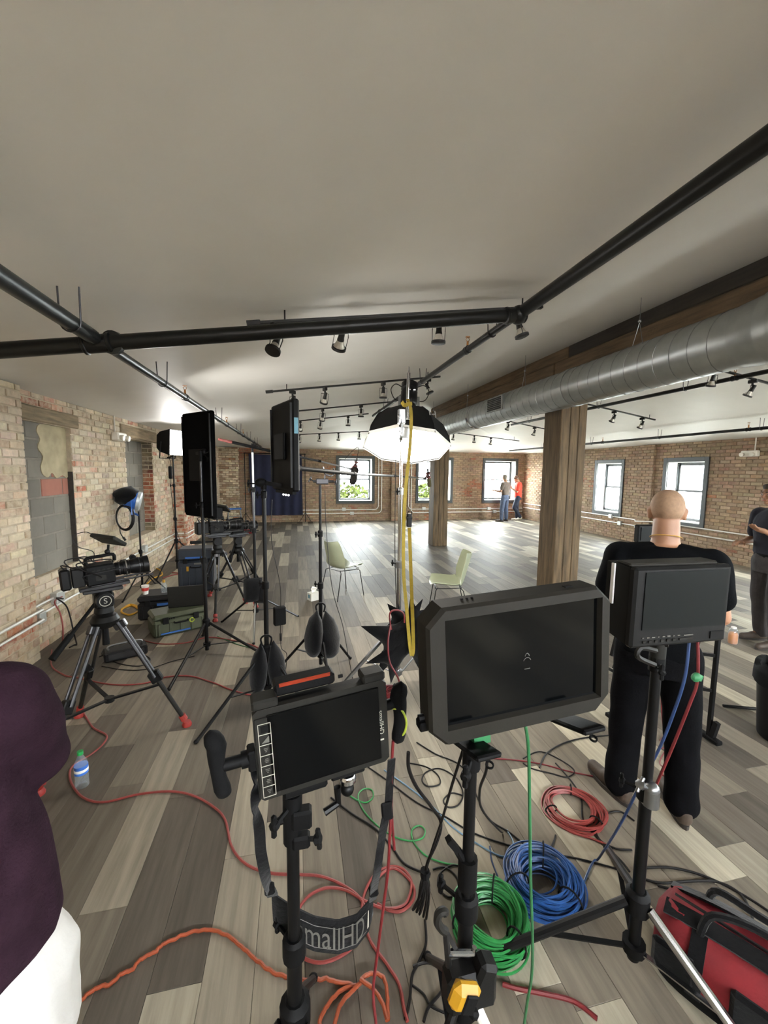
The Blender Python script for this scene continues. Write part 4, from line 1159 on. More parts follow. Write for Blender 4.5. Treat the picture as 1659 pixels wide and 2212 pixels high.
# printed letter on the shell
def text_mesh(s, size):
    cu = bpy.data.curves.new('txt', 'FONT'); cu.body = s; cu.size = size; cu.extrude = 0.0; cu.align_x = 'CENTER'; cu.align_y = 'CENTER'
    ob = bpy.data.objects.new('txt', cu); COL.objects.link(ob)
    dg = bpy.context.evaluated_depsgraph_get(); me = ob.evaluated_get(dg).to_mesh()
    vs = [v.co.copy() for v in me.vertices]; fs = [tuple(p.vertices) for p in me.polygons]
    ob.evaluated_get(dg).to_mesh_clear(); bpy.data.objects.remove(ob); bpy.data.curves.remove(cu)
    return vs, fs
def text_on(s, size, M, fn=None):
    vs, fs = text_mesh(s, size); m = MB()
    m.add([(fn(v) if fn else M @ v) for v in vs], fs)
    return m
# light head with yoke
hd = thing('studio_lamp', 'black lamp head with looped cables on top of the softbox', 'lamp', tuple(sbtop))
ha = sbtop-sbax*.06; hb = ha-sbax*.24
m = MB(); m.lathe([(.075, 0), (.085, .02), (.085, .15), (.075, .17), (.085, .18), (.085, .24), (.06, .26)], ha, -sbax, 22); part('housing', m, 'black_metal', hd)
m = MB()
for s_ in (-1, 1): m.bar(ha-sbax*.10+Vector((s_*.10, 0, 0)), ha-sbax*.02+Vector((s_*.10, -.02, -.16)), .025, .008)
m.bar(ha-sbax*.02+Vector((-.10, -.02, -.16)), ha-sbax*.02+Vector((.10, -.02, -.16)), .025, .008); part('yoke', m, 'steel', hd)
for s_ in (-1, 1):
    m = MB(); q = ha-sbax*.16
    m.tube(crom([q+Vector((s_*.08, 0, .04)), q+Vector((s_*.15, -.02, .06)), q+Vector((s_*.20, -.03, 0)), q+Vector((s_*.16, -.03, -.09)), q+Vector((s_*.08, 0, -.10))], 5), .005, 6); part('cable_loop', m, 'black_cord', hd)
for s_ in (-.025, .03):
    m = MB(); q = hb+sbax*.08+Vector((s_, -.088, .0)); m.box(q, (.016, .004, .006)); part('display', m, 'led_dot', hd, 'lit display', True, 0)
m = MB(); q = Vector((stx.x, 3.34, 2.30)); m.bar(q, ha+Vector((0, -.02, -.14)), .035, .035); m.box(q, (.06, .06, .12), None, .006); m.box(q+Vector((.03, 0, -.13)), (.05, .05, .09), None, .006)
for dx, dz in ((-.07, .0), (.08, .06), (-.04, -.16), (.09, -.02)): knob(m, q+Vector((dx*.4, -.02, dz)), (dx, -.3, dz), .014, .05)
part('stand_clamp', m, 'steel', hd)
mt = M4(SB_C-SB_AX*.24+Vector((.15, -.335, .065)), basis(Vector((1, 0, 0)), Vector((0, .45, .9)).normalized(), Vector((1, 0, 0)).cross(Vector((0, .45, .9)).normalized())))
part('printed_letter', text_on('H', .11, mt), 'grey_print', t, 'grey printed letter', True, 0)
# spigot pole rising above
sp = aY(883, 792, 3.30); sq = aY(880, 905, 3.30)
m = MB(); m.cyl(sq, sp-Vector((0, 0, .05)), .0145, None, 12); m.cyl(sp-Vector((0, 0, .055)), sp, .008, .004, 8)
solo('spigot_pole', m, 'chrome', 'short chrome spigot pole rising above the softbox clamp', 'pole')
# ratchet strap
def ribbon(m, pts, w, wdir, th=.0015):
    pts = [Vector(p) for p in pts]; n = len(pts); rings = []
    for k, p in enumerate(pts):
        tdir = (pts[min(k+1, n-1)]-pts[max(k-1, 0)]).normalized(); wv = Vector(wdir[k] if isinstance(wdir, list) else wdir); wv = (wv-tdir*wv.dot(tdir)).normalized()*(w[k] if isinstance(w, list) else w)/2; nn = wv.cross(tdir).normalized()*th
        rings.append([p-wv-nn, p+wv-nn, p+wv+nn, p-wv+nn])
    m.loft(rings)
t = thing('ratchet_strap', 'yellow ratchet strap hanging from the softbox clamp to the sandbags', 'strap', tuple(fl(884, 1480)))
s1 = [aY(880, 862, 3.26), aY(888, 890, 3.24), aY(886, 960, 3.22), aY(876, 1060, 3.18), aY(872, 1150, 3.16), aY(872, 1240, 3.14), aY(878, 1310, 3.12), aY(882, 1360, 3.10), aY(886, 1400, 3.08), aY(889, 1416, 3.07)]
m = MB(); ribbon(m, crom(s1, 5), .034, (1, .5, 0)); part('strap_web', m, 'yellow_strap', t)
s2 = [aY(890, 1417, 3.06), aY(893, 1395, 3.08), aY(890, 1300, 3.12), aY(887, 1220, 3.14), aY(885, 1160, 3.16), aY(884, 1140, 3.16)]
m = MB(); ribbon(m, crom(s2, 5), .028, (1, -.4, 0)); part('strap_web', m, 'yellow_strap', t)
q = aY(884, 1124, 3.16); m = MB(); m.box(q, (.04, .03, .11), None, .006); m.cyl(q+Vector((-.022, 0, .02)), q+Vector((.022, 0, .02)), .016, None, 10); m.tube([q+Vector((-.018, -.01, .05)), q+Vector((-.015, -.02, .075)), q+Vector((.015, -.02, .075)), q+Vector((.018, -.01, .05))], .004, 5); part('ratchet_buckle', m, 'black_metal', t)
m = MB(); ribbon(m, crom([aY(868, 868, 3.25), aY(874, 876, 3.23), aY(882, 872, 3.24), aY(890, 872, 3.26)], 4), .03, (0, 0, 1)); part('strap_web', m, 'yellow_strap', t)
pillow_bag('black star-shaped sandbags draped on the softbox stand', [((sbc[0]-.02, sbc[1]-.12, .44), .15, -.30, .1, .40, .36, .075, .45), ((sbc[0]+.12, sbc[1]-.14, .46), -.35, .45, 0, .28, .40, .07, .4), ((sbc[0]+.04, sbc[1]-.05, .56), .1, .2, .2, .30, .22, .07, .35), ((sbc[0]-.05, sbc[1]-.15, .34), .1, .75, 0, .22, .34, .05, .4)], (sbc[0], sbc[1]-.1, .2))
m = MB(); w = [aY(845, 1360, 3.1), aY(842, 1325, 3.1), aY(858, 1318, 3.1), aY(872, 1326, 3.1), aY(873, 1345, 3.1)]; m.tube(crom(w, 5), .007, 6); w = [aY(843, 1350, 3.08), aY(838, 1390, 3.02), aY(842, 1430, 3.0), aY(860, 1465, 3.0), fl(868, 1500)]; m.tube(crom(w, 6), .007, 6)
solo('power_cable', m, 'deepred_cord', 'dark red cable looped over the softbox stand sandbags', 'cable')
w = [aY(868, 905, 3.31), aY(856, 980, 3.30), aY(854, 1060, 3.30), aY(853, 1180, 3.30), aY(855, 1270, 3.30), aY(858, 1330, 3.28)]
m = MB(); m.tube(crom(w, 6), .0035, 5); solo('lamp_cable', m, 'black_cord', 'thin black lamp cable running down the chrome stand', 'cable')
# ---- lit soft lamp by the wall
lsc = (-2.12, 7.85)
stand('black light stand of the lit lamp against the whitewashed wall', lsc, 2.12, .55, [(-2.28, 7.25), (-1.62, 8.0), (-2.30, 8.5)], [(.05, .95, .018, 'black_metal'), (.93, 1.55, .015, 'black_metal'), (1.53, 2.10, .012, 'black_metal')], zlow=.2, rleg=.012)
t = thing('lit_lamp', 'brightly lit soft lamp with black skirt on a stand by the left wall', 'lamp', (lsc[0], lsc[1], 2.08))
lc_ = aY(371, 956, 7.85); ld_ = Vector((.93, -.36, -.06)).normalized(); xl_ = Vector((0, 0, 1)).cross(ld_).normalized(); ul_ = ld_.cross(xl_)
def rect(c, w, h): return [c-xl_*w/2-ul_*h/2, c+xl_*w/2-ul_*h/2, c+xl_*w/2+ul_*h/2, c-xl_*w/2+ul_*h/2]
m = MB(); m.loft([rect(lc_-ld_*.20, .24, .22), rect(lc_-ld_*.12, .30, .34), rect(lc_+ld_*.12, .44, .44)], True); part('skirt', m, 'softbox_skin', t, None, True, 0)
m = MB(); m.loft([rect(lc_+ld_*.121, .40, .42), rect(lc_+ld_*.18, .38, .40)]); part('diffuser', m, 'led_face', t, 'glowing white front', True, 0)
m = MB(); m.tube([lc_-ld_*.06-xl_*.20, lc_-ld_*.08-xl_*.20-ul_*.28, lc_-ld_*.08+xl_*.20-ul_*.28, lc_-ld_*.06+xl_*.20], .010, 6); m.cyl((lsc[0], lsc[1], 2.06), lc_-ld_*.08-ul_*.27, .014, None, 8); part('yoke', m, 'black_metal', t)
m = MB(); q = Vector((lsc[0]-.05, lsc[1], 1.78)); m.box(q, (.05, .08, .22), None, .01); part('ballast', m, 'black_matte', t)
m = MB(); m.tube(crom([q+Vector((0, 0, .11)), q+Vector((.02, -.05, .2)), lc_-ld_*.18], 5), .005, 5); m.tube(crom([q+Vector((0, 0, -.11)), q+Vector((.01, -.03, -.4)), q+Vector((.06, -.02, -1.0)), (lsc[0]+.1, lsc[1], .4), (lsc[0]+.12, lsc[1]-.2, .01)], 6), .005, 5); part('cord', m, 'black_cord', t)
# ---- blue fresnel lamp
fsc = (-2.26, 6.55)
stand('slender black stand of the blue fresnel lamp', fsc, 1.24, .36, [(-2.36, 6.10), (-1.82, 6.38), (-2.24, 7.02)], [(.03, .62, .016, 'black_metal'), (.6, 1.22, .0125, 'black_metal')], zlow=.1, rleg=.010)
t = thing('fresnel_lamp', 'blue and black fresnel lamp hooded in black cloth with a coiled cable', 'lamp', (fsc[0], fsc[1], 1.2))
q = aY(286, 1080, 6.55); fd = Vector((.93, .22, -.22)).normalized()
m = MB(); m.lathe([(.10, -.12), (.13, -.08), (.135, .05), (.12, .07)], q, fd, 18); part('housing', m, 'blue_paint', t)
m = MB(); m.lathe([(.13, .055), (.14, .06), (.14, .10), (.125, .11)], q, fd, 18); part('front_ring', m, 'silver_plastic', t)
m = MB(); m.cyl(q+fd*.095, q+fd*.104, .118, None, 18); part('lens', m, 'lamp_glass', t)
m = MB(); m.ball(q-fd*.02+Vector((-.045, -.02, .055)), (.17, .15, .135), None, 18, 12); m.v = [tuple(Vector(v)+Vector((1, 1, 1))*.03*noise.noise(Vector(v)*11)) for v in m.v]; part('cloth_hood', m, 'black_cloth', t)
m = MB()
for s_ in (-1, 1):
    sd = Vector((0, 0, 1)).cross(fd).normalized()*s_*.15; m.bar(q+sd, q+sd+Vector((0, 0, -.20)), .03, .006)
sd = Vector((0, 0, 1)).cross(fd).normalized()*.15; m.bar(q+sd+Vector((0, 0, -.2)), q-sd+Vector((0, 0, -.2)), .03, .006); m.cyl(Vector((fsc[0], fsc[1], 1.16)), q+Vector((0, 0, -.19)), .016, None, 8); part('yoke', m, 'blue_paint', t)
m = MB(); cc = aY(270, 1118, 6.45)
for k in range(4):
    m.tube([cc+Vector(((.10+.006*k)*math.cos(2*PI*i/24), .01*k-.02, (.165+.008*k)*math.sin(2*PI*i/24))) for i in range(24)], .0085, 6, True)
m.tube(crom([cc+Vector((.02, 0, .16)), q+Vector((0, -.05, -.05))], 4), .008, 6); m.tube(crom([cc+Vector((-.07, 0, -.12)), cc+Vector((-.07, 0, -.22)), cc+Vector((-.02, -.02, -.30))], 5), .007, 6); m.cyl(cc+Vector((-.03, -.02, -.28)), cc+Vector((.0, -.02, -.33)), .016, None, 8)
part('coiled_cable', m, 'black_cord', t)
# ================================================================== cameras on tripods
def tripod(label, c, zc, feet, rings=True, footmat='red_rubber'):
    cx, cy = c; t = thing('camera_tripod', label, 'tripod', (cx, cy, 0))
    top = Vector((cx, cy, zc))
    m = MB(); m.lathe([(.05, -.05), (.075, -.03), (.085, 0), (.07, .03), (.05, .04)], top, (0, 0, 1), 18); part('crown', m, 'dark_plastic', t)
    hub = Vector((cx, cy, zc*.34))
    for f in feet:
        F = Vector((f[0], f[1], .02)); d = Vector((F.x-cx, F.y-cy, 0)).normalized(); s = Vector((0, 0, 1)).cross(d)
        A = top+d*.075+Vector((0, 0, -.02)); mid = A.lerp(F, .52)
        m = MB()
        for k in (-1, 1): m.cyl(A+s*.024*k, mid+s*.024*k, .0115, None, 10)
        m.bar(A, A.lerp(F, .06), .075, .04, s, .006); lg = part('leg', m, 'dark_steel', t)
        m = MB(); m.bar(mid-(F-A)*.04, mid+(F-A)*.05, .075, .04, s, .006); part('leg_lock', m, 'dark_plastic', lg)
        m = MB(); m.cyl(mid, A.lerp(F, .96), .016, .0145, 10); part('lower_leg', m, 'gunmetal', lg)
        m = MB(); m.cyl(A.lerp(F, .92), A.lerp(F, .965), .024, None, 10); m.lathe([(.032, 0), (.034, .012), (.024, .034)], (F.x, F.y, 0.0), (0, 0, 1), 12); part('foot', m, footmat, lg)
        q = A.lerp(F, .60); m = MB(); m.bar(hub, q, .022, .012); part('spreader_arm', m, 'black_metal', t)
    m = MB(); m.cyl(hub+Vector((0, 0, -.015)), hub+Vector((0, 0, .015)), .03, None, 12); part('spreader_hub', m, 'black_metal', t)
    m = MB(); m.cyl(top+Vector((0, 0, -.05)), top+Vector((0, 0, -.17)), .018, .022, 10); part('bowl_handle', m, 'black_rubber', t)
    return t
def fluid_head(label, top, fdir, pan_to, emblem=True):
    top = Vector(top); f = Vector((fdir[0], fdir[1], 0)).normalized(); s = Vector((0, 0, 1)).cross(f)
    R_ = basis(f, s, Vector((0, 0, 1))); M = M4(top, R_)
    t = thing('fluid_head', label, 'tripod head', tuple(top))
    m = MB(M); m.lathe([(.05, 0), (.058, .015), (.052, .05), (.06, .06)], (0, 0, 0), (0, 0, 1), 18); part('pan_base', m, 'dark_plastic', t)
    m = MB(M); m.box((0, 0, .10), (.11, .10, .10), None, .012); part('tilt_block', m, 'dark_plastic', t)
    for k in (-1, 1):
        m = MB(M); m.cyl((0, k*.05, .105), (0, k*.082, .105), .052, .048, 20); dr = part('drag_drum', m, 'black_metal', t)
        if emblem:
            m = MB(M); m.ring([(.030, 0), (.034, 0), (.034, .002), (.030, .002)], (0, k*.0825, .105), (0, k, 0), 24); part('emblem_ring', m, 'print_white', dr)
            mt = M @ M4((0, k*.0835, .105), basis(Vector((-k, 0, 0)), Vector((0, 0, 1)), Vector((0, k, 0)))); part('emblem_letter', text_on('S', .05, mt), 'print_white', dr, None, True, 0)
    m = MB(M); m.box((0, 0, .165), (.22, .07, .025), None, .005); part('plate', m, 'dark_steel', t)
    a = top+Vector((0, 0, .10))-f*.03; b = Vector(pan_to); m = MB(); m.cyl(a, b, .011, None, 10); m.cyl(a.lerp(b, .62), b, .018, .020, 12); part('pan_handle', m, 'black_rubber', t)
    return t
def cine_camera(label, base, fdir, sc=1.0, with_monitor=True, pitch=0.0):
    f = Vector((fdir[0], fdir[1], 0)).normalized(); s = Vector((0, 0, 1)).cross(f)
    M = M4(base, basis(f, s, Vector((0, 0, 1)))) @ Matrix.Rotation(-pitch, 4, 'Y') @ Matrix.Scale(sc, 4)
    t = thing('cinema_camera', label, 'camera', tuple(base))
    m = MB(M); m.box((.0, 0, .012), (.30, .08, .024), None, .004); m.box((.02, 0, .03), (.2, .06, .02)); part('base_plate', m, 'dark_steel', t)
    m = MB(M); m.box((-.02, 0, .105), (.17, .13, .14), None, .01); m.box((.05, 0, .11), (.03, .11, .12), None, .008); part('body', m, 'black_matte', t)
    m = MB(M); m.box((-.145, 0, .105), (.075, .10, .13), None, .008); part('power_plate', m, 'dark_plastic', t)
    m = MB(M); m.box((-.215, 0, .105), (.06, .105, .145), None, .012); part('battery', m, 'black_metal', t)
    m = MB(M)
    for k in (-1, 1): m.cyl((-.10, k*.045, .04), (.30, k*.045, .04), .0075, None, 8)
    part('support_rods', m, 'dark_steel', t)
    m = MB(M); m.lathe([(.040, 0), (.047, .01), (.047, .05), (.052, .055), (.052, .09), (.048, .095), (.05, .10), (.058, .135), (.058, .175), (.063, .18), (.063, .215), (.052, .217)], (.065, 0, .115), (1, 0, 0), 24); ln = part('lens', m, 'black_metal', t)
    for h, r in ((.03, .0485), (.073, .0535), (.155, .0595)):
        m = MB(M); m.lathe([(r, -.004), (r+.002, -.003), (r+.002, .003), (r, .004)], (.065+h, 0, .115), (1, 0, 0), 24); part('lens_ring', m, 'dark_steel' if h != .073 else 'print_dim', ln)
    m = MB(M); m.cyl((.275, 0, .115), (.277, 0, .115), .048, None, 20); part('front_glass', m, 'screen', ln)
    m = MB(M); m.box((.14, .085, .12), (.05, .06, .07), None, .01); m.cyl((.14, .05, .12), (.14, .115, .12), .03, None, 14); m.cyl((.2, .07, .16), (.2, .11, .16), .022, None, 12); part('focus_motor', m, 'black_matte', t)
    m = MB(M); m.tube(crom([(-.09, 0, .175), (-.085, 0, .22), (0, 0, .225), (.07, 0, .225), (.075, 0, .18)], 4), .012, 8); part('top_handle', m, 'black_rubber', t)
    m = MB(M)
    for k, (p, q) in enumerate([((-.10, .05, .17), (.03, .07, .12)), ((-.18, .04, .17), (-.05, .07, .19)), ((-.12, -.05, .16), (.06, -.06, .18)), ((-.20, -.03, .16), (-.02, -.075, .09)), ((-.09, -.06, .07), (.14, -.06, .10))]):
        p, q = Vector(p), Vector(q); m.tube(crom([p, p+Vector((-.02, .02 if p.y > 0 else -.02, .05)), q+Vector((-.03, .02 if p.y > 0 else -.02, .03)), q], 5), .0045, 5)
    part('cables', m, 'black_cord', t)
    m = MB(M)
    for k in range(6): m.box((-.09+.03*k, -.066, .14), (.016, .004, .010))
    m.box((-.02, -.066, .085), (.06, .004, .035)); part('side_buttons', m, 'gunmetal', t)
    if with_monitor:
        m = MB(M); m.cyl((.04, 0, .225), (.05, -.01, .30), .008, None, 8); m.ball((.04, 0, .25), .018); part('monitor_arm', m, 'black_metal', t)
        Rm = Matrix.Rotation(.5, 3, 'Z') @ Matrix.Rotation(-.95, 3, 'Y') @ Matrix.Rotation(.2, 3, 'X')
        m = MB(M); m.box((.055, -.01, .335), (.028, .20, .13), Rm, .006); mo = part('onboard_monitor', m, 'gunmetal', t)
        m = MB(M); m.tube(crom([(.0, .02, .34), (-.06, .05, .40), (-.14, .04, .38), (-.12, .02, .31), (-.04, .01, .26), (-.05, .02, .18)], 6), .003, 5); part('monitor_cable', m, 'black_cord', t)
    return t
# nearest camera, left
t1c = (aY(226, 1335, 2.95).x, 2.95); t1z = aY(226, 1338, 2.95).z
tripod('large grey-legged camera tripod with red feet on the left', t1c, t1z, [F3((404, 1567)), F3((171, 1548)), (-1.45, 2.50)])
hp = (t1c[0], t1c[1], t1z+.04)
fluid_head('black fluid head with a round emblem on the nearest tripod', hp, (.86, .50), aY(112, 1425, 2.62))
cine_camera('black cinema camera with tilted onboard monitor on the nearest tripod', (hp[0]+.01, hp[1]+.01, hp[2]+.178), (.88, .47), .93, True, .06)
# two cameras further back
t2c = (aY(470, 1190, 5.62).x, 5.62); t2z = aY(470, 1192, 5.62).z
tripod('camera tripod with long double-tube legs beside the upright case', t2c, t2z, [F3((465, 1342)), F3((531, 1303)), (t2c[0]-.35, 6.1)])
fluid_head('black fluid head on the tripod beside the upright case', (t2c[0], t2c[1], t2z+.04), (.95, .3), aY(412, 1172, 5.4), False)
cine_camera('black cinema camera above the upright case', (t2c[0], t2c[1], t2z+.218), (.86, .50), 1.08, True)
t3c = (aY(514, 1185, 6.12).x, 6.12); t3z = aY(514, 1188, 6.12).z
tripod('camera tripod furthest back in the camera group', t3c, t3z, [F3((553, 1312)), (t3c[0]+.30, 6.55), (t3c[0]-.42, 6.2)])
fluid_head('black fluid head on the furthest tripod of the group', (t3c[0], t3c[1], t3z+.04), (.95, .3), aY(497, 1215, 6.0), False)
cine_camera('black cinema camera furthest back in the group, beside the steel stand', (t3c[0], t3c[1], t3z+.218), (.80, .60), 1.05, False)
q = aY(470, 1109, 5.6)
t = thing('camera_monitor', 'small upright monitor with pale stripe above the middle camera', 'monitor', (q.x, q.y, q.z-.1))
m = MB(); m.box(q, (.12, .03, .16), rotz(.3), .005); part('housing', m, 'black_matte', t)
m = MB(); m.box(q+Vector((-.055, -.018, 0)), (.02, .01, .15), rotz(.3)); part('tape_stripe', m, 'tape_pale', t)
m = MB(); m.cyl(q-Vector((0, 0, .08)), (t2c[0], t2c[1], t2z+.42), .008, None, 8); m.ball((q.x+.01, q.y-.03, q.z-.1), .012); part('arm', m, 'steel', t)
# ================================================================== cases on the floor
def case(name, label, c, rz, d, mat, extra=None):
    t = thing(name, label, 'equipment case', (c[0], c[1], 0), rz)
    w, dp, h = d
    m = MB(); m.box((0, 0, h*.36), (w, dp, h*.72), None, .025); part('lower_shell', m, mat, t, None, False)
    m = MB(); m.box((0, 0, h*.865), (w, dp, h*.265), None, .025); part('lid', m, mat, t, None, False)
    for i in range(5):
        m = MB(); m.box((-w*.4+w*.2*i, -dp/2-.004, h*.34), (w*.035, .012, h*.5), None, .003); part('rib', m, mat, t, None, False)
    for sx in (-.28, .28):
        m = MB(); m.box((sx*w, -dp/2-.010, h*.72), (.06, .02, .07), None, .005); part('latch', m, 'black_matte', t, None, False)
    m = MB(); m.tube(crom([(-.07, -dp/2-.005, h*.60), (-.06, -dp/2-.03, h*.58), (.06, -dp/2-.03, h*.58), (.07, -dp/2-.005, h*.60)], 4), .009, 6); part('carry_handle', m, 'black_rubber', t, None, False)
    if extra: extra(t, w, dp, h)
    return t
def ex1(t, w, d, h):
    m = MB(); m.box((0, -d/2-.013, h*.80), (w*.55, .006, .025)); part('tape_strip', m, 'tape_blue', t, None, False)
    m = MB(); m.box((-.11, -d/2-.013, h*.55), (.03, .006, .07)); part('sticker', m, 'yellow_plastic', t, None, False)
    m = MB(); m.box((.03, -d/2-.013, h*.66), (.10, .006, .025)); part('printed_marks', m, 'print_dim', t, None, False)
case('hard_case', 'tall blue-black hard case standing behind the tripods', (-1.50, 6.62), .06, (.50, .34, .66), 'case_blueblack', ex1)
def ex2(t, w, d, h):
    m = MB(); m.box((.06, -d/2-.013, h*.62), (w*.4, .006, .045)); part('tape_strip', m, 'tape_blue', t, None, False)
bc = case('hard_case', 'low black hard case with blue tape, carrying a cup and a bottle', (-1.66, 5.50), .12, (.52, .36, .30), 'case_black', ex2)
def ex3(t, w, d, h):
    m = MB(); m.ring([(.018, 0), (.030, 0), (.030, .003), (.018, .003)], (w*.20, -d/2-.013, h*.55), (0, -1, 0), 8); part('emblem', m, 'lime', t, 'lime green shield emblem', False)
    for i in range(4):
        m = MB(); m.box((-.14+.022*i, -d/2-.013, h*.80), (.013, .008, .018)); part('vent_slot', m, 'black_matte', t, None, False)
    m = MB(); m.box((-.06, -d/2-.012, h*.16), (.30, .006, .016)); part('tape_strip', m, 'tape_blue', t, None, False)
gc = case('equipment_case', 'olive green equipment case with a lime emblem', (-1.36, 4.96), .48, (.56, .32, .25), 'case_green', ex3)
t = thing('laptop', 'dark open laptop standing on the olive green case', 'laptop', (-1.26, 5.02, .25), .12)
m = MB(); m.box((0, .08, .012), (.40, .24, .022), None, .004); part('keyboard_base', m, 'dark_plastic', t, None, False)
m = MB(); m.box((0, -.05, .135), (.40, .012, .245), Matrix.Rotation(.12, 3, 'X'), .004); part('lid', m, 'gunmetal', t, None, False)
q = Vector((-1.84, 5.42, .30))
t = thing('paper_cup', 'white paper cup with red print on the black case', 'cup', tuple(q))
m = MB(); m.lathe([(.030, 0), (.042, .105), (.045, .108), (.043, .112)], q, (0, 0, 1), 18); part('cup_body', m, 'paper', t)
m = MB(); m.lathe([(.0365, .045), (.0405, .085)], q, (0, 0, 1), 18); part('printed_band', m, 'red_print', t)
q = Vector((-1.64, 5.46, .30))
t = thing('squeeze_bottle', 'clear bottle with a yellow cap on the black case', 'bottle', tuple(q))
m = MB(); m.lathe([(.032, 0), (.036, .01), (.036, .09), (.014, .125), (.014, .13)], q, (0, 0, 1), 16); part('bottle_body', m, 'pet', t)
m = MB(); m.cyl(q+Vector((0, 0, .128)), q+Vector((0, 0, .16)), .017, None, 12); part('cap', m, 'yellow_plastic', t)
# ballast box near the nearest tripod
p = fl(272, 1418); t = thing('ballast_box', 'black ballast box on the floor behind the nearest tripod', 'power supply', (p.x, p.y, 0), .45)
m = MB(); m.box((0, 0, .055), (.36, .17, .09), None, .012); part('case', m, 'case_black', t, None, False)
m = MB(); m.box((0, -.09, .06), (.30, .02, .05), None, .004); part('front_panel', m, 'dark_steel', t, None, False)
m = MB(); m.tube(crom([(-.14, 0, .10), (-.12, 0, .14), (.12, 0, .14), (.14, 0, .10)], 4), .010, 6); part('handle', m, 'steel', t, None, False)
# ---- backdrop, ladder and bags at the far wall
bd = thing('backdrop_cloth', 'navy blue cloth backdrop hanging on the far wall', 'backdrop', (-.7, YF-.13, .2))
m = MB(); G = 40; vs = []; fs = []
for j in range(15):
    for i in range(G+1):
        u = i/G; v = j/14; x = -1.60+1.80*u+.05*(v-.5)*(u-.5); z = 2.38-2.12*v-.03*math.sin(u*PI)*(1 if j == 0 else 0)
        vs.append((x+.12*(v)*(1-u)*.9, YF-.13+.022*math.sin(u*34+v*2.0)*(.4+v)+.012*math.sin(u*13), z))
for j in range(14):
    for i in range(G): a = j*(G+1)+i; fs.append((a, a+1, a+G+2, a+G+1))
n0 = len(vs); vs += [(x, y+.006, z) for x, y, z in vs]; fs += [tuple(k+n0 for k in f[::-1]) for f in fs]
m.add(vs, fs); part('cloth', m, 'navy', bd, None, True, 60)
m = MB(); m.cyl((-1.75, YF-.13, 2.40), (.33, YF-.13, 2.40), .015, None, 10); part('top_bar', m, 'black_metal', bd)
for x in (-1.72, .30):
    m = MB(); m.cyl((x, YF-.13, 0), (x, YF-.13, 2.42), .014, None, 10)
    for a in (.4, 2.7, 4.7): m.cyl((x, YF-.13, .35), (x+.22*math.cos(a), YF-.13+.10*math.sin(a), .012), .009, None, 8)
    part('upright', m, 'black_metal', bd)
q = aY(507, 1128, 13.3)
t = thing('step_ladder', 'small folding step ladder with a bright blue top by the far corner', 'step ladder', (q.x, q.y, 0), .25)
for sx in (-1, 1):
    m = MB(); m.bar((sx*.22, -.22, 0), (sx*.17, .0, .62), .03, .018); part('side_rail', m, 'steel', t, None, False)
    m = MB(); m.bar((sx*.22, .25, 0), (sx*.17, .03, .60), .025, .015); part('rear_leg', m, 'dark_steel', t, None, False)
for k, z in enumerate((.2, .4)):
    m = MB(); m.box((0, -.16+.07*k, z), (.38, .09, .02), None, .004); part('step', m, 'steel', t, None, False)
m = MB(); m.box((0, .0, .625), (.40, .18, .05), None, .01); part('top_cap', m, 'tape_blue', t, 'bright blue top', False)
for i, (px, py, cl, lb) in enumerate([(498, 1122, 'bag_red', 'dark red kit bag on the floor beside the blue-topped ladder'), (533, 1122, 'bag_red', 'red kit bag on the floor below the navy backdrop')]):
    q = aY(px, 1130, 12.7-.55*i)
    t = thing('kit_bag', lb, 'bag', (q.x, q.y, 0), .3*i)
    m = MB(); m.ball((0, 0, .11), (.24, .15, .12), None, 16, 10); m.v = [(a, b, max(c, .002)) for a, b, c in m.v]; part('bag_body', m, cl, t, None, False)
    m = MB(); m.box((0, -.10, .11), (.34, .05, .12), None, .02); part('front_pocket', m, 'black_cloth', t, None, False)
    m = MB(); m.tube(crom([(-.12, 0, .21), (-.08, 0, .29), (.08, 0, .29), (.12, 0, .21)], 4), .012, 6); part('handle', m, 'black_cloth', t, None, False)

# ================================================================== foreground monitors
def screen_frame(x, y, z): return Vector(x), Vector(y), Vector(z)
def rig(center, right, w):
    r = Vector(right).normalized(); up_ = Vector((0, 0, 1)); up_ = (up_-r*up_.dot(r)).normalized(); n = up_.cross(r).normalized()  # n points away from the viewer (+y)
    if n.y < 0: n = -n
    return M4(center, basis(r, n, up_))
def chamfer_poly(w, h, c): return [(-w/2+c, -h/2), (w/2-c, -h/2), (w/2, -h/2+c), (w/2, h/2-c), (w/2-c, h/2), (-w/2+c, h/2), (-w/2, h/2-c), (-w/2, -h/2+c)]
# ---- A: monitor with side grips
MA = rig((.063, .955, 1.193), (.985, .160, .060), .33)
t = thing('field_monitor', 'small black field monitor with two padded side grips and a neck strap', 'monitor', (.03, .97, 1.08))
wA, hA = .330, .228
m = MB(MA); m.box((0, .026, 0), (wA-.02, .05, hA-.01), None, .008); part('housing', m, 'dark_plastic', t)
m = MB(MA); m.prism([(-wA/2, -hA/2+.01), (-wA/2+.012, -hA/2), (wA/2-.012, -hA/2), (wA/2, -hA/2+.01), (wA/2, hA/2-.01), (wA/2-.012, hA/2), (-wA/2+.012, hA/2), (-wA/2, hA/2-.01)], .016, M4((0, -.004, 0))); part('bezel', m, 'gunmetal', t)
m = MB(MA); m.box((.004, -.006, 0), (wA-.052, .006, hA-.03), None, .002); part('screen', m, 'screen', t, 'black glass screen')
m = MB(MA); m.box((-wA/2+.026, -.0065, -.004), (.046, .005, hA-.03), None, .001); part('button_strip', m, 'gunmetal', t)
m = MB(MA)
x0, x1 = -wA/2+.010, -wA/2+.038; zz = [.082-.0262*i for i in range(8)]
for z in zz: m.box(((x0+x1)/2, -.0098, z), (x1-x0, .001, .0014))
for x in (x0, x1): m.box((x, -.0098, (zz[0]+zz[-1])/2), (.0014, .001, zz[0]-zz[-1]))
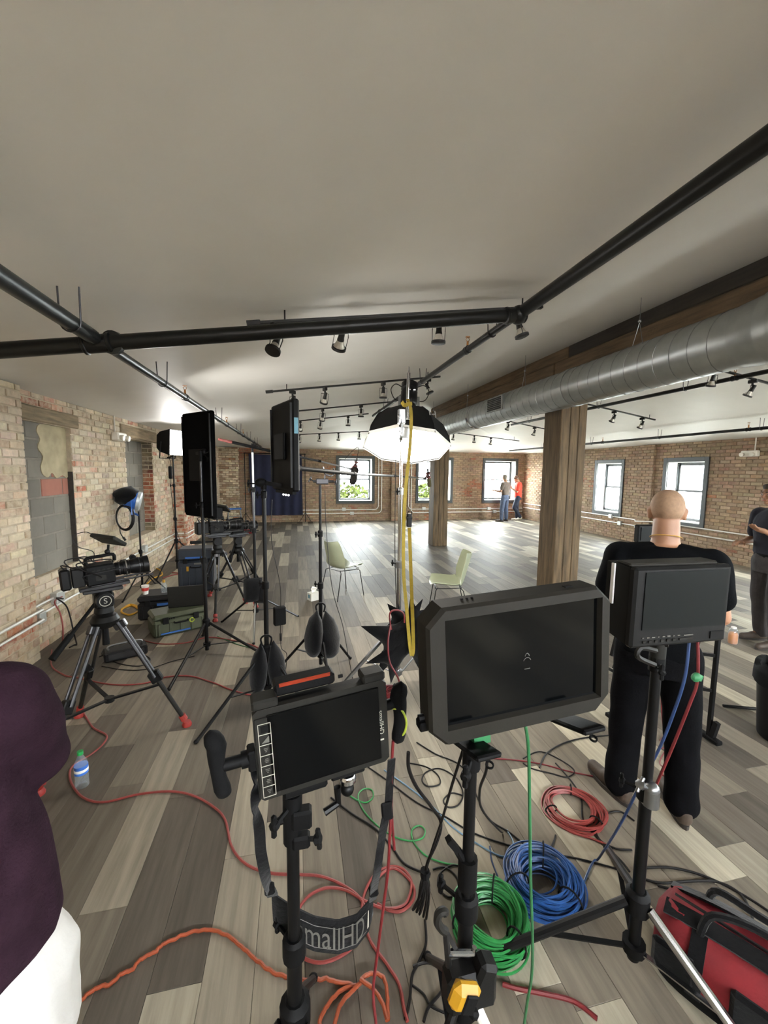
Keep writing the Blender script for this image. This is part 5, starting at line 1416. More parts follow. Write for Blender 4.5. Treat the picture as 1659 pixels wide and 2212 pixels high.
part('button_outline', m, 'print_white', t, 'white outlined button column')
GLY = [lambda m, z: m.box(((x0+x1)/2, -.0098, z), (.015, .001, .013)), lambda m, z: m.prism([((x0+x1)/2-.008, z-.008), ((x0+x1)/2+.009, z-.008), ((x0+x1)/2+.009, z+.008)], .001, M4((0, -.0103, 0)))]
for i in range(7):
    zc_ = (zz[i]+zz[i+1])/2; m = MB(MA)
    if i == 0: m.box(((x0+x1)/2, -.0098, zc_), (.017, .001, .016)); mt = 'black_matte'
    elif i == 1: GLY[1](m, zc_); mt = 'print_dim'
    else:
        mt = 'print_dim'; cx_ = (x0+x1)/2
        for k in range(3): m.box((cx_, -.0098, zc_-.004+.004*k), (.010-.003*abs(k-1 if i % 2 else k-2), .001, .0016))
    part('button_icon', m, mt, t)
mt = MA @ M4((wA/2-.020, -.0085, .002), basis(Vector((0, 0, -1)), Vector((1, 0, 0)), Vector((0, -1, 0))))
part('brand_lettering', text_on('smallHD', .019, mt), 'print_white', t, 'white printed lettering', True, 0)
m = MB(MA); m.box((wA/2-.020, -.0080, -.046), (.012, .001, .004)); part('brand_mark', m, 'print_white', t)
for sx in (-1, 1):
    m = MB(MA); m.box((sx*(wA/2-.03), .022, hA/2+.008), (.06, .05, .024), None, .005); part('corner_bracket', m, 'gunmetal', t)
m = MB(MA); m.box((-.035, .05, hA/2+.018), (.15, .05, .030), None, .006); part('battery_slide', m, 'black_matte', t)
m = MB(MA); m.box((-.035, .026, hA/2+.032), (.125, .004, .009), Matrix.Rotation(.35, 3, 'X')); part('label_strip', m, 'orange_plastic', t, 'orange label strip')
m = MB(MA)
for k in range(3): m.box((.01+.022*k, .026, hA/2+.020), (.012, .004, .008))
part('vent_slots', m, 'black_matte', t)
for sx, dz in ((-1, .0), (1, .0)):
    gx = sx*(wA/2+(.072 if sx < 0 else .030))
    m = MB(MA); rings = []
    for k in range(13):
        f = k/12; z = .088-.176*f+dz; r = .019*(1+.16*math.sin(f*PI*2.2+.4)); r *= min(1, (f*8)**.5 if f < .12 else 1, ((1-f)*8)**.5 if f > .88 else 1)+.001
        off = .012*math.sin(f*PI)*sx-(.012*sx if f < .25 else 0)*(1-f*4 if f < .25 else 0)*-1.6
        rings.append([Vector((gx+off+r*math.cos(2*PI*i/16), .012+r*1.15*math.sin(2*PI*i/16), z)) for i in range(16)])
    m.loft(rings); g = part('side_grip', m, 'grip_foam', t, 'padded side grip', True, 60)
    m = MB(MA); m.cyl((sx*(wA/2-.004), .014, -.008 if sx < 0 else .03), (gx, .014, -.008 if sx < 0 else .03), .014, None, 14)
    if sx < 0: m.cyl((sx*(wA/2+.014), .014, -.008), (sx*(wA/2+.032), .014, -.008), .019, None, 14); m.box((sx*(wA/2+.008), .014, -.008), (.02, .04, .05), None, .004)
    part('grip_mount', m, 'black_matte', t)
m = MB(MA); m.box((-.055, .02, -hA/2-.012), (.11, .035, .028), None, .006); m.box((.055, .02, -hA/2-.010), (.09, .03, .018), None, .004); part('lower_bracket', m, 'black_matte', t)
m = MB(MA); m.lathe([(.020, 0), (.024, -.006), (.024, -.018), (.016, -.022)], (.055, .02, -hA/2-.018), (0, 0, 1), 18); part('mount_ring', m, 'chrome', t)
m = MB(MA); m.ball((.050, .01, -hA/2-.052), .018); part('ball_joint', m, 'black_metal', t)
m = MB(MA); m.tube([(.022, .0, -hA/2-.030), (.022, -.002, -hA/2-.072), (-.016, -.008, -hA/2-.080)], .009, 8); part('tilt_lever', m, 'black_metal', t)
# its stand
ax0, ay0 = -.018, .965
sa = stand('black stand column of the small field monitor', (ax0, ay0), 1.10, .42, [(-.50, .78), (.30, .50), (.04, 1.32)], [(.05, .62, .020, 'black_metal'), (.60, 1.02, .0160, 'black_metal'), (1.0, 1.085, .0125, 'black_metal')], zlow=.12, rleg=.013)
m = MB(); q = Vector((ax0, ay0, .98))
m.cyl(q-Vector((0, 0, .06)), q+Vector((0, 0, .07)), .024, None, 14); m.box(q+Vector((.022, -.012, .01)), (.05, .035, .05), None, .006); m.box(q+Vector((.020, -.014, -.05)), (.045, .03, .035), None, .006); knob(m, q+Vector((.04, -.02, -.045)), (1, -.3, .1), .014, .012); m.cyl(q+Vector((-.02, 0, 0)), q+Vector((-.045, 0, -.004)), .009, None, 8); m.cyl(q+Vector((0, 0, .06)), q+Vector((.0, 0, .12)), .018, None, 12)
solo('grip_clamp', m, 'black_matte', 'black grip clamp under the small field monitor', 'clamp')
# neck strap with lettering
t = thing('neck_strap', 'black neck strap with grey lettering hanging from the small field monitor', 'strap', tuple(aY(700, 2060, .92)))
YS = .93
L1 = [aY(553, 1655, .97), aY(552, 1690, .96), aY(553, 1722, .95), aY(552, 1752, .95), aY(560, 1790, .95), aY(563, 1835, .95), aY(571, 1880, .95), aY(580, 1915, .98), aY(590, 1935, 1.02)]
wd_ = [(1, 0, 0), (0, 1, .2), (1, .2, 0), (.2, 1, 0), (1, .3, 0), (1, 0, 0), (1, .4, 0), (.3, 1, 0), (1, 0, 0)]
pp = crom(L1, 4); ww = [Vector(wd_[min(i//4, 8)]).lerp(Vector(wd_[min(i//4+1, 8)]), (i % 4)/4) for i in range(len(pp))]
m = MB(); ribbon(m, pp, .026, ww, .002); part('webbing', m, 'black_cloth', t)
L2 = [aY(846, 1640, .98), aY(842, 1690, .98), aY(838, 1745, .97), aY(830, 1780, .96), aY(822, 1830, .96), aY(815, 1880, .95), aY(808, 1920, .99), aY(805, 1945, 1.02)]
m = MB(); ribbon(m, crom(L2, 4), .022, (1, .3, 0), .002); part('webbing', m, 'black_cloth', t)
for (q, d_) in ((aY(836, 1752, .965), (.030, .012, .05)), (aY(807, 1925, 1.0), (.026, .012, .03)), (aY(582, 1920, .985), (.026, .014, .03))):
    m = MB(); m.box(q, d_, Matrix.Rotation(-.1, 3, 'Y'), .004); part('slider_buckle', m, 'black_rubber', t)
def band_pt(s, v):   # s 0..1 along the padded band, v -1..1 across
    tp = [(586, 1925), (600, 1938), (630, 1958), (680, 1982), (730, 1990), (770, 1978), (795, 1950), (806, 1925)]
    bt = [(590, 1990), (604, 2012), (634, 2036), (680, 2056), (730, 2062), (770, 2048), (797, 2012), (806, 1975)]
    f = s*(len(tp)-1); i = min(int(f), len(tp)-2); g = f-i
    a = (tp[i][0]+(tp[i+1][0]-tp[i][0])*g, tp[i][1]+(tp[i+1][1]-tp[i][1])*g); b = (bt[i][0]+(bt[i+1][0]-bt[i][0])*g, bt[i][1]+(bt[i+1][1]-bt[i][1])*g)
    h = (v+1)/2; Yd = 1.03-.02*math.sin(PI*s)
    return aY(b[0]+(a[0]-b[0])*h, b[1]+(a[1]-b[1])*h, Yd)
m = MB(); NS = 36; rings = []
for k in range(NS+1):
    s_ = k/NS; a, b = band_pt(s_, -1), band_pt(s_, 1); mid = (a+b)/2; nb = Vector((0, 1, 0))*.005
    rings.append([a, a+nb, b+nb, b, mid-Vector((0, .004, 0))])
m.loft(rings); part('shoulder_pad', m, 'black_cloth', t, None, True, 50)
def bandtext(v): return band_pt(.545+v.x*1.0, v.y/.036*.62+.02)-Vector((0, .006, 0))
vs_, fs_ = text_mesh('smallHD', .142)
m = MB(); m.add([band_pt(.555+v.x*1.02, v.y/.075+.0)-Vector((0, .0065, 0)) for v in vs_], fs_); part('lettering', m, 'print_dim', t, 'grey stitched lettering', True, 0)
m = MB()
for vv in (.62, -.62): m.tube([band_pt(.25+.58*k/20, vv)-Vector((0, .005, 0)) for k in range(21)], .0008, 4)
part('stitching', m, 'print_dim', t)
m = MB(); m.add([band_pt(.835, -.5)-Vector((0, .006, 0)), band_pt(.855, -.5)-Vector((0, .006, 0)), band_pt(.865, .6)-Vector((0, .006, 0)), band_pt(.85, .6)-Vector((0, .006, 0))], [(0, 1, 2, 3)]); part('brand_mark', m, 'print_white', t, None, True, 0)
# ---- B: large monitor with clipped corners
MBm = rig((.486, .778, 1.432), (.9965, .050, .058), .45)
t = thing('production_monitor', 'large black production monitor with clipped corners, nearest the camera', 'monitor', (.486, .80, 1.25))
wB, hB = .452, .302; ch = .036
outer = chamfer_poly(wB, hB, ch); inner = [(-.183, -.112), (.196, -.112), (.196, .122), (-.183, .122)]
m = MB(MBm)
# front ring between clipped outline and screen opening, sloping inwards
o3 = [Vector((x, 0, z)) for x, z in outer]; back = [Vector((x*1.0, .052, z*1.0)) for x, z in outer]; backs = [Vector((x*.93, .075, z*.90)) for x, z in outer]
o0 = [Vector((x*.975, -.010, z*.965)) for x, z in outer]
m.loft([o0, o3, back, backs], False); m.add(backs, [tuple(range(7, -1, -1))])
ii = [Vector((-.183, .004, -.112)), Vector((.196, .004, -.112)), Vector((.196, .004, .122)), Vector((-.183, .004, .122))]
fi = [Vector((-.187, -.010, -.116)), Vector((.200, -.010, -.116)), Vector((.200, -.010, .126)), Vector((-.187, -.010, .126))]
m.add(o0+fi, [(0, 1, 9, 8), (1, 2, 9), (2, 3, 10, 9), (3, 4, 10), (4, 5, 11, 10), (5, 6, 11), (6, 7, 8, 11), (7, 0, 8)])
m.add(fi+ii, [(0, 1, 5, 4), (1, 2, 6, 5), (2, 3, 7, 6), (3, 0, 4, 7)])
part('housing', m, 'monitor_shell', t, None, True, 20)
m = MB(MBm); m.box((.0065, .006, .005), (.382, .006, .238)); part('screen', m, 'screen', t, 'black glass screen')
m = MB(MBm)
for k in range(2): m.tube([(.012+(.010-.004*k)*math.cos(a), .0025, .0+.012*math.sin(a)-.004+.010*k) for a in [PI*.15+PI*.7*i/8 for i in range(9)]], .0007, 4)
m.box((.012, .0025, -.018), (.014, .0006, .0016)); part('standby_mark', m, 'print_dim', t, 'faint logo mark on the dark screen')
for k in range(3):
    m = MB(MBm); m.cyl((-.13+.012*k, .03, hB/2-.001), (-.13+.012*k, .03, hB/2+.003), .003, None, 8); part('top_button', m, 'black_matte', t)
m = MB(MBm); m.box((.13, .02, hB/2), (.02, .012, .004)); part('top_button', m, 'black_matte', t)
for x in (-.122, .135):
    m = MB(MBm); m.box((x, -.005, -hB/2-.020), (.058, .13, .012), Matrix.Rotation(-.34, 3, 'X') @ Matrix.Rotation(.0, 3, 'Y'), .004); ft = part('foot', m, 'black_matte', t, 'flat foot with a bolt hole')
    m = MB(MBm); m.ring([(.006, 0), (.009, 0), (.009, .004), (.006, .004)], (x+.008, -.050, -hB/2-.030), (0, -.33, .94), 12); part('bolt_hole', m, 'black_rubber', ft)
m = MB(MBm); m.box((-.10, .03, -hB/2-.014), (.04, .05, .02)); part('tape_tab', m, 'tape_green', t, 'green tape tab')
m = MB(MBm); m.cyl((-wB/2-.012, .03, -.10), (-wB/2, .03, -.10), .008, None, 8); m.box((-wB/2-.004, .03, -.115), (.02, .03, .02), None, .003); part('side_plug', m, 'black_matte', t)
bxs, bys = aY(1018, 1650, .86).x, .86
stand('black stand column of the large production monitor', (bxs, bys), 1.20, .50, [(bxs+.26, .52), (bxs-.36, .62), (bxs+.06, 1.30)], [(.05, .76, .0195, 'black_metal'), (.74, 1.16, .0145, 'black_metal'), (1.14, 1.27, .012, 'black_metal')], zlow=.20, rleg=.013, legmats=['tape_white', 'black_metal', 'black_metal'])
m = MB(); m.box((bxs+.002, bys-.01, 1.262), (.10, .10, .016), None, .004); m.cyl((bxs, bys, 1.20), (bxs, bys, 1.26), .022, None, 12); m.bar((bxs, bys-.02, 1.268), (bxs, bys-.012, 1.30), .05, .03); solo('monitor_mount', m, 'black_matte', 'black mounting plate under the large production monitor', 'mount')
m = MB(); q = aY(985, 1845, .86); q2 = Vector((bxs, bys, q.z-.045)); m.bar(aY(968, 1812, .86), aY(990, 1838, .86), .018, .014); m.cyl(aY(988, 1836, .86), q2, .010, None, 8); m.cyl(q2-Vector((0, 0, .05)), q2+Vector((0, 0, .03)), .024, None, 12); solo('stand_lever', m, 'black_matte', 'locking lever on the large monitor stand column', 'lever')
# grip arm with hook on that stand
z0 = aY(990, 2060, .84)
t = thing('articulated_clamp', 'steel and black grip arm with a hook clamped low on the large monitor stand', 'grip arm', (bxs, bys-.05, z0.z-.1))
m = MB(); m.cyl(aY(966, 2058, .82), aY(1022, 2058, .82), .008, None, 10); m.cyl(aY(1022, 2060, .82), aY(1025, 2046, .82), .006, None, 8); part('cross_bolt', m, 'chrome', t)
m = MB(); m.tube([aY(963, 2012, .82), aY(966, 2050, .82), aY(969, 2085, .82)], .008, 8); m.bar(aY(963, 2010, .82), aY(984, 2050, .83), .014, .01); part('arm', m, 'dark_steel', t)
m = MB(); m.tube(crom([aY(962, 1972, .82), aY(958, 1968, .82), aY(948, 1974, .82), aY(945, 1990, .82), aY(952, 2004, .82), aY(963, 2012, .82)], 5), .010, 8); part('hook', m, 'gunmetal', t)
m = MB(); m.box((bxs, bys-.03, z0.z-.075), (.13, .06, .10), None, .012); m.box((bxs+.03, bys-.04, z0.z-.04), (.05, .05, .08), Matrix.Rotation(.4, 3, 'Y'), .01); part('clamp_body', m, 'dark_plastic', t)
# ---- C: boxy older monitor
MC = rig((1.172, 1.012, 1.441), (1.0, .0, -.006), .36)
t = thing('video_monitor', 'boxy black video monitor on the right in front of the bald man', 'monitor', (1.17, 1.08, 1.3))
wC, hC = .362, .252
m = MB(MC); m.box((0, .012, 0), (wC, .03, hC), None, .008); part('front_bezel', m, 'dark_plastic', t)
m = MB(MC); R0 = [Vector((-wC/2+.004, .024, -hC/2+.004)), Vector((wC/2-.004, .024, -hC/2+.004)), Vector((wC/2-.004, .024, hC/2-.004)), Vector((-wC/2+.004, .024, hC/2-.004))]
R1 = [Vector((-wC/2-.012, .10, -hC/2+.03)), Vector((wC/2-.03, .10, -hC/2+.03)), Vector((wC/2-.03, .10, hC/2+.002)), Vector((-wC/2-.012, .10, hC/2+.002))]
m.loft([R0, R1]); part('rear_shell', m, 'dark_plastic', t, None, True, 0)
m = MB(MC); m.box((-.01, .055, hC/2+.001), (wC-.03, .06, .012), None, .004); part('top_cover', m, 'monitor_shell', t, 'grey top cover')  # top cover in a lighter grey than the housing
m = MB(MC); m.box((-wC/2-.010, .075, .06), (.006, .012, .13)); part('side_strip', m, 'tape_white', t, 'white strip')
m = MB(MC); m.box((.008, -.004, .022), (wC-.052, .004, hC-.072)); part('screen', m, 'screen_grey', t, 'dull grey screen', True, 0)
m = MB(MC)
for k in range(6): m.box((-.135+.022*k, -.005, -hC/2+.020), (.012, .004, .008), None, .001)
m.box((.02, -.005, -hC/2+.021), (.05, .004, .006)); part('control_buttons', m, 'gunmetal', t)
m = MB(MC)
for k in range(8): m.box((-.14+.019*k, -.0045, -hC/2+.033), (.006+.003*(k % 3), .002, .003))
m.box((.03, -.0045, -hC/2+.032), (.035, .002, .003)); part('printed_marks', m, 'print_dim', t)
m = MB(MC); m.box((.14, -.0042, -hC/2+.026), (.05, .003, .024)); part('name_plate', m, 'black_metal', t)
cxs, cys = 1.212, 1.12
stand('black monitor stand with one chrome leg on the right', (cxs, cys), 1.30, .285, [(.66, 1.26), (1.385, .70), (1.48, 1.55)], [(.05, .72, .0205, 'black_metal'), (.70, 1.20, .0170, 'black_metal'), (1.18, 1.30, .013, 'black_metal')], zlow=.10, rleg=.0165, legmats=['black_metal', 'chrome', 'black_metal'])
m = MB(); q = Vector((cxs, cys, 1.255)); m.cyl(q-Vector((0, 0, .06)), q+Vector((0, 0, .03)), .025, None, 14); m.bar(q+Vector((0, 0, .02)), (1.172, 1.09, 1.36), .06, .03); m.tube(crom([q+Vector((-.03, -.02, .0)), q+Vector((-.10, -.03, .02)), q+Vector((-.11, -.03, -.01)), q+Vector((-.03, -.02, -.05))], 4), .009, 6); solo('monitor_bracket', m, 'gunmetal', 'worn metal bracket under the boxy video monitor', 'mount')
m = MB(); q = Vector((cxs, cys-.02, .745)); m.ball(q, .026); knob(m, q+Vector((-.01, 0, .0)), (-1, -.2, .7), .016, .05); m.cyl(q, q+Vector((.0, .0, -.06)), .027, None, 12); solo('collar_lock', m, 'steel', 'steel collar lock halfway down the right monitor stand', 'lock')
# ================================================================== people
def grown(mb, voxel, it=6, fac=.5):
    """fuse overlapping closed shapes into one continuous skin"""
    me = bpy.data.meshes.new('tmp'); me.from_pydata([tuple(v) for v in mb.v], [], mb.f); me.update()
    ob = bpy.data.objects.new('tmp', me); COL.objects.link(ob)
    r = ob.modifiers.new('r', 'REMESH'); r.mode = 'VOXEL'; r.voxel_size = voxel
    s = ob.modifiers.new('s', 'SMOOTH'); s.iterations = it; s.factor = fac
    dg = bpy.context.evaluated_depsgraph_get(); dg.update()
    e = ob.evaluated_get(dg).to_mesh()
    out = MB(); out.v = [tuple(v.co) for v in e.vertices]; out.f = [tuple(p.vertices) for p in e.polygons]
    ob.evaluated_get(dg).to_mesh_clear(); bpy.data.objects.remove(ob); bpy.data.meshes.remove(me)
    return out
def ringstack(mb, rings, n=20):
    """rings: (z, half width, half depth, x offset, y offset)"""
    mb.loft([[Vector((xo+w*math.copysign(abs(math.cos(a))**.85, math.cos(a)), yo+d*math.copysign(abs(math.sin(a))**.9, math.sin(a)), z)) for a in [2*PI*i/n for i in range(n)]] for (z, w, d, xo, yo) in rings])
def hand(mb, wrist, d, nrm, side, curl=.35, s=1.0):
    """palm, four fingers of unequal length, thumb from the side of the palm; nrm points out of the palm"""
    d = Vector(d).normalized(); nrm = Vector(nrm); nrm = (nrm-d*nrm.dot(d)).normalized(); x = d.cross(nrm)*side
    W = Vector(wrist)
    mb.chain([W, W+d*.03*s, W+d*.085*s], [.026*s, .028*s, .026*s], 10)
    for k in (-1, 0, 1): mb.capsule(W+d*.02*s+x*.014*k*s, W+d*.09*s+x*.026*k*s, .017*s, .0135*s, 10)
    for k, L in ((-1.5, .068), (-.5, .083), (.5, .088), (1.5, .078)):
        p = W+d*.088*s+x*.0185*k*s; dirv = d.copy(); pts = [p]; a = curl*(.6 if k > 0 else .8)
        for j, f in enumerate((.45, .32, .25)):
            dirv = (dirv*math.cos(a*(1+.3*j))+nrm*math.sin(a*(1+.3*j))).normalized(); pts.append(pts[-1]+dirv*L*f*s)
        mb.chain(pts, [.0095*s, .009*s, .0082*s, .007*s], 8)
    p = W+d*.025*s+x*.026*s+nrm*.006*s
    t1 = (d*.75+x*.75+nrm*.35).normalized(); t2 = (d*.95+x*.25+nrm*.45).normalized()
    mb.chain([p, p+t1*.042*s, p+t1*.042*s+t2*.034*s, p+t1*.042*s+t2*.058*s], [.013*s, .0108*s, .0095*s, .0078*s], 8)
def head_mesh(mb, c, R_, s=1.0, jaw=1.0):
    M = M4(c, R_); P = lambda x, y, z: M @ Vector((x*s, y*s, z*s))
    def el(p, r): mb.ball(P(*p), tuple(k*s for k in r), R_, 18, 12)
    el((0, -.012, .030), (.075, .094, .088)); el((0, .018, .012), (.068, .072, .085)); el((0, .030, -.045), (.052*jaw, .060, .060)); el((0, .062, -.082), (.026, .026, .022))
    el((0, .074, .022), (.050, .022, .014)); el((-.034, .066, -.018), (.022, .022, .020)); el((.034, .066, -.018), (.022, .022, .020))
    mb.capsule(P(0, .088, .012), P(0, .106, -.022), .0085*s, .013*s, 10); el((0, .096, -.028), (.017, .012, .009)); el((0, .086, -.056), (.024, .012, .010))
    for k in (-1, 1):
        el((k*.077, -.006, -.004), (.012, .022, .034)); el((k*.082, -.014, .012), (.010, .018, .018))
def person(name, label, loc, rz, P):
    """P: pose dictionary in metres, local x right, y forward, z up"""
    t = thing(name, label, 'person', loc, rz, P.get('group'))
    vx = P.get('voxel', .009)
    sh, el_, wr_, hd_ = P['shoulder'], P['elbow'], P['wrist'], P['hand']
    hip, kn, an, toe = P['hip'], P['knee'], P['ankle'], P['toe']
    m = MB()
    hc = Vector(P['head']); Rh = Matrix.Rotation(P.get('head_yaw', 0), 3, 'Z') @ Matrix.Rotation(P.get('head_pitch', 0), 3, 'X')
    hs = P.get('head_s', 1.0)
    head_mesh(m, hc, Rh, hs)
    nb = Vector(P['neck']); m.chain([nb, hc+Rh @ Vector((0, -.02, -.05))], [.066, .060], 16)
    for i_ in (0, 1): m.chain([nb+Vector((0, -.01, -.03)), Vector(sh[i_])+Vector((0, -.01, -.01))], [.060, .045], 14)
    k = .90; rs = P['torso']
    ringstack(m, [(z, w*k, d*k, xo, yo) for (z, w, d, xo, yo) in rs])
    for i in (0, 1):
        sd = -1 if i == 0 else 1
        m.chain([sh[i], Vector(sh[i]).lerp(Vector(el_[i]), .5), el_[i]], [.060, .050, .041], 14)
        m.chain([el_[i], Vector(el_[i]).lerp(Vector(wr_[i]), .3), wr_[i]], [.041, .043, .027], 14)
        hand(m, wr_[i], hd_[i][0], hd_[i][1], sd*hd_[i][2], hd_[i][3])
        m.chain([hip[i], Vector(hip[i]).lerp(Vector(kn[i]), .5), kn[i]], [.085, .072, .055], 14)
        m.chain([kn[i], Vector(kn[i]).lerp(Vector(an[i]), .3), an[i]], [.055, .056, .038], 14)
        m.chain([an[i], Vector(an[i]).lerp(Vector(toe[i]), .8)], [.030, .017], 10)
    body = part('body', grown(m, P.get('bvoxel', vx)), P['skin'], t, None, False, 180)
    # face
    M = M4(hc, Rh)
    for kx in (-1, 1):
        e = MB(); e.ball(M @ Vector((kx*.032*hs, .077*hs, .006*hs)), .0125*hs, None, 12, 8); ey = part('eye', e, 'eye_white', t, None, False, 180)
        e = MB(); e.ball(M @ Vector((kx*.032*hs, .0855*hs, .006*hs)), .0062*hs, None, 10, 6); part('iris', e, 'eye_dark', ey, None, False, 180)
        e = MB(); e.capsule(M @ Vector((kx*.018*hs, .091*hs, .030*hs)), M @ Vector((kx*.048*hs, .079*hs, .031*hs)), .0048*hs, .0035*hs, 8); part('eyebrow', e, P.get('hair', 'hair_dark'), t, None, False, 180)
    e = MB(); e.capsule(M @ Vector((-.020*hs, .092*hs, -.056*hs)), M @ Vector((.020*hs, .092*hs, -.056*hs)), .0055*hs, None, 8); part('mouth', e, 'lip', t, None, False, 180)
    hair = MB()
    if P.get('hair_style') == 'short':
        hair.ball(M @ Vector((0, -.018*hs, .038*hs)), (.081*hs, .094*hs, .089*hs), Rh, 20, 14); hair.ball(M @ Vector((0, -.040*hs, -.005*hs)), (.076*hs, .066*hs, .075*hs), Rh, 18, 12); hair.ball(M @ Vector((0, .045*hs, .088*hs)), (.058*hs, .038*hs, .030*hs), Rh, 14, 10)
        part('hair', grown(hair, .010, 3), P['hair'], t, None, False, 180)
    elif P.get('hair_style') == 'shaved':
        hair.ball(M @ Vector((0, -.013*hs, .033*hs)), (.0775*hs, .0965*hs, .0905*hs), Rh, 28, 18); part('hair', hair, P['hair'], t, 'close-shaved hair', False, 180)
    elif P.get('hair_style') == 'cap':
        hair.ball(M @ Vector((0, -.012*hs, .045*hs)), (.083*hs, .100*hs, .080*hs), Rh, 20, 14); hair.box(M @ Vector((0, .11*hs, .055*hs)), (.13*hs, .09*hs, .012*hs), Rh, .004); part('cap', grown(hair, .010, 3), P['hair'], t, None, False, 180)
        h2 = MB(); h2.ball(M @ Vector((0, -.038*hs, .0)), (.077*hs, .066*hs, .062*hs), Rh, 18, 12); part('hair', h2, 'hair_grey', t, None, False, 180)
    # shirt
    m = MB(); ringstack(m, [r for r in rs if r[0] > P['hem']-.001])
    for i in (0, 1):
        a, b = Vector(sh[i]), Vector(el_[i]); f = P['sleeve']; r0, r1 = P.get('sleeve_r', (.080, .070))
        if f <= 1: m.chain([a, a.lerp(b, f*.5), a.lerp(b, f)], [r0, (r0+r1)/2+.002, r1], 16)
        else: m.chain([a, a.lerp(b, .5), b, b.lerp(Vector(wr_[i]), .5), b.lerp(Vector(wr_[i]), f-1)], [r0, (r0+r1)/2, r1, r1*.9, r1*.72], 16)
        m.chain([a, Vector((nb.x, nb.y-.012, nb.z-.045)).lerp(a, .22)], [r0*.92, .070], 16)
    g = grown(m, vx, 5)
    am = P.get('wrinkle', .007)
    g.v = [tuple(Vector(v)+Vector((noise.noise(Vector(v)*7), noise.noise(Vector(v)*7+Vector((3, 9, 1))), .3*noise.noise(Vector(v)*9)))*am) for v in g.v]
    part(P['shirt'][0], g, P['shirt'][1], t, None, False, 180)
    if P.get('under'):
        m = MB(); ringstack(m, P['under'][0]); g = grown(m, vx, 3); g.v = [tuple(Vector(v)+Vector((noise.noise(Vector(v)*9), noise.noise(Vector(v)*9+Vector((3, 9, 1))), 0))*.012) for v in g.v]; part('undershirt', g, P['under'][1], t, 'white shirt showing under the sweatshirt', False, 180)
    # trousers
    m = MB(); pv = P['pelvis']; ringstack(m, pv)
    lr = P.get('legr', (.098, .082, .073, .070))
    for i in (0, 1):
        a, b, c = Vector(hip[i]), Vector(kn[i]), Vector(an[i])
        c2 = b.lerp(c, P.get('trouser_len', 1.0))
        m.chain([a, a.lerp(b, .5), b], [lr[0], (lr[0]+lr[1])/2, lr[1]], 16); m.chain([b, b.lerp(c2, .5), c2], [lr[1], lr[2], lr[3]], 16)
    g = grown(m, vx, 4)
    g.v = [tuple(Vector(v)+Vector((noise.noise(Vector(v)*8), noise.noise(Vector(v)*8+Vector((3, 9, 1))), 0))*.009) for v in g.v]
    part('trousers', g, P['trousers'], t, None, False, 180)
    for i in (0, 1):
        a = Vector(an[i]); b = Vector(toe[i]); dv_ = (b-a); dv_.z = 0; dv_.normalize()
        lift = P.get('foot_lift', (0, 0))[i]
        m = MB(); heel = a-dv_*.045; heel.z = max(.035, a.z-.05); tp = b.copy(); tp.z = .032 if lift == 0 else b.z
        m.capsule(heel, heel.lerp(tp, .55)+Vector((0, 0, .010)), .040, .042, 14); m.capsule(heel.lerp(tp, .5), tp, .043, .036, 14); m.capsule(a-dv_*.01, heel+Vector((0, 0, .03)), .043, .040, 14); m.capsule(heel.lerp(tp, .3)+Vector((0, 0, .02)), a+Vector((0, 0, -.01)), .036, .040, 12)
        g = grown(m, .008, 4)
        zmin = 0.004 if lift == 0 else -1
        g.v = [(x, y, max(z, zmin)) for x, y, z in g.v]; sh_ = part('shoe', g, P['shoe'][0], t, None, False, 180)
        if lift == 0:
            m = MB(); s_ = Vector((-dv_.y, dv_.x, 0)); ps = []
            for k2 in range(20):
                an_ = 2*PI*k2/20; L = (tp-heel).length; ce = heel.lerp(tp, .5); wv = .043 if math.cos(an_) < 0 else .046
                q = ce+dv_*(L/2+.040)*math.cos(an_)+s_*wv*math.sin(an_); ps.append((q.x, q.y))
            m.loft([[Vector((x, y, 0.0)) for x, y in ps], [Vector((x, y, .022)) for x, y in ps]]); part('sole', m, P['shoe'][1], sh_, None, False)
    if P.get('necklace'):
        m = MB(); c = nb+Vector((0, -.005, .035)); m.tube([c+Vector((.070*math.cos(a), .072*math.sin(a), .022*-math.sin(a))) for a in [2*PI*i/28 for i in range(28)]], .0024, 6, True); part('necklace', m, 'gold', t, 'thin gold chain', False)
    if P.get('belt'):
        m = MB(); z, w, d, xo, yo = P['belt']; m.loft([[Vector((xo+w*math.cos(a), yo+d*math.sin(a), z+dz)) for a in [2*PI*i/24 for i in range(24)]] for dz in (-.02, .02)]); part('belt', m, 'black_rubber', t, None, False)
    return t
Vv = Vector
STD_T = [(.90, .165, .120, 0, 0), (1.00, .165, .122, 0, 0), (1.12, .170, .122, 0, .005), (1.24, .185, .128, 0, .005), (1.34, .198, .128, 0, 0), (1.41, .185, .112, 0, -.008), (1.455, .135, .090, 0, -.012), (1.48, .080, .072, 0, -.012)]
STD_P = [(.80, .150, .115, 0, 0), (.88, .170, .125, 0, -.005), (.96, .165, .120, 0, 0), (1.01, .160, .115, 0, 0)]
def wide(rs, k, kd=1.0, dz=0.0): return [(z+dz, w*k, d*kd, xo, yo) for (z, w, d, xo, yo) in rs]
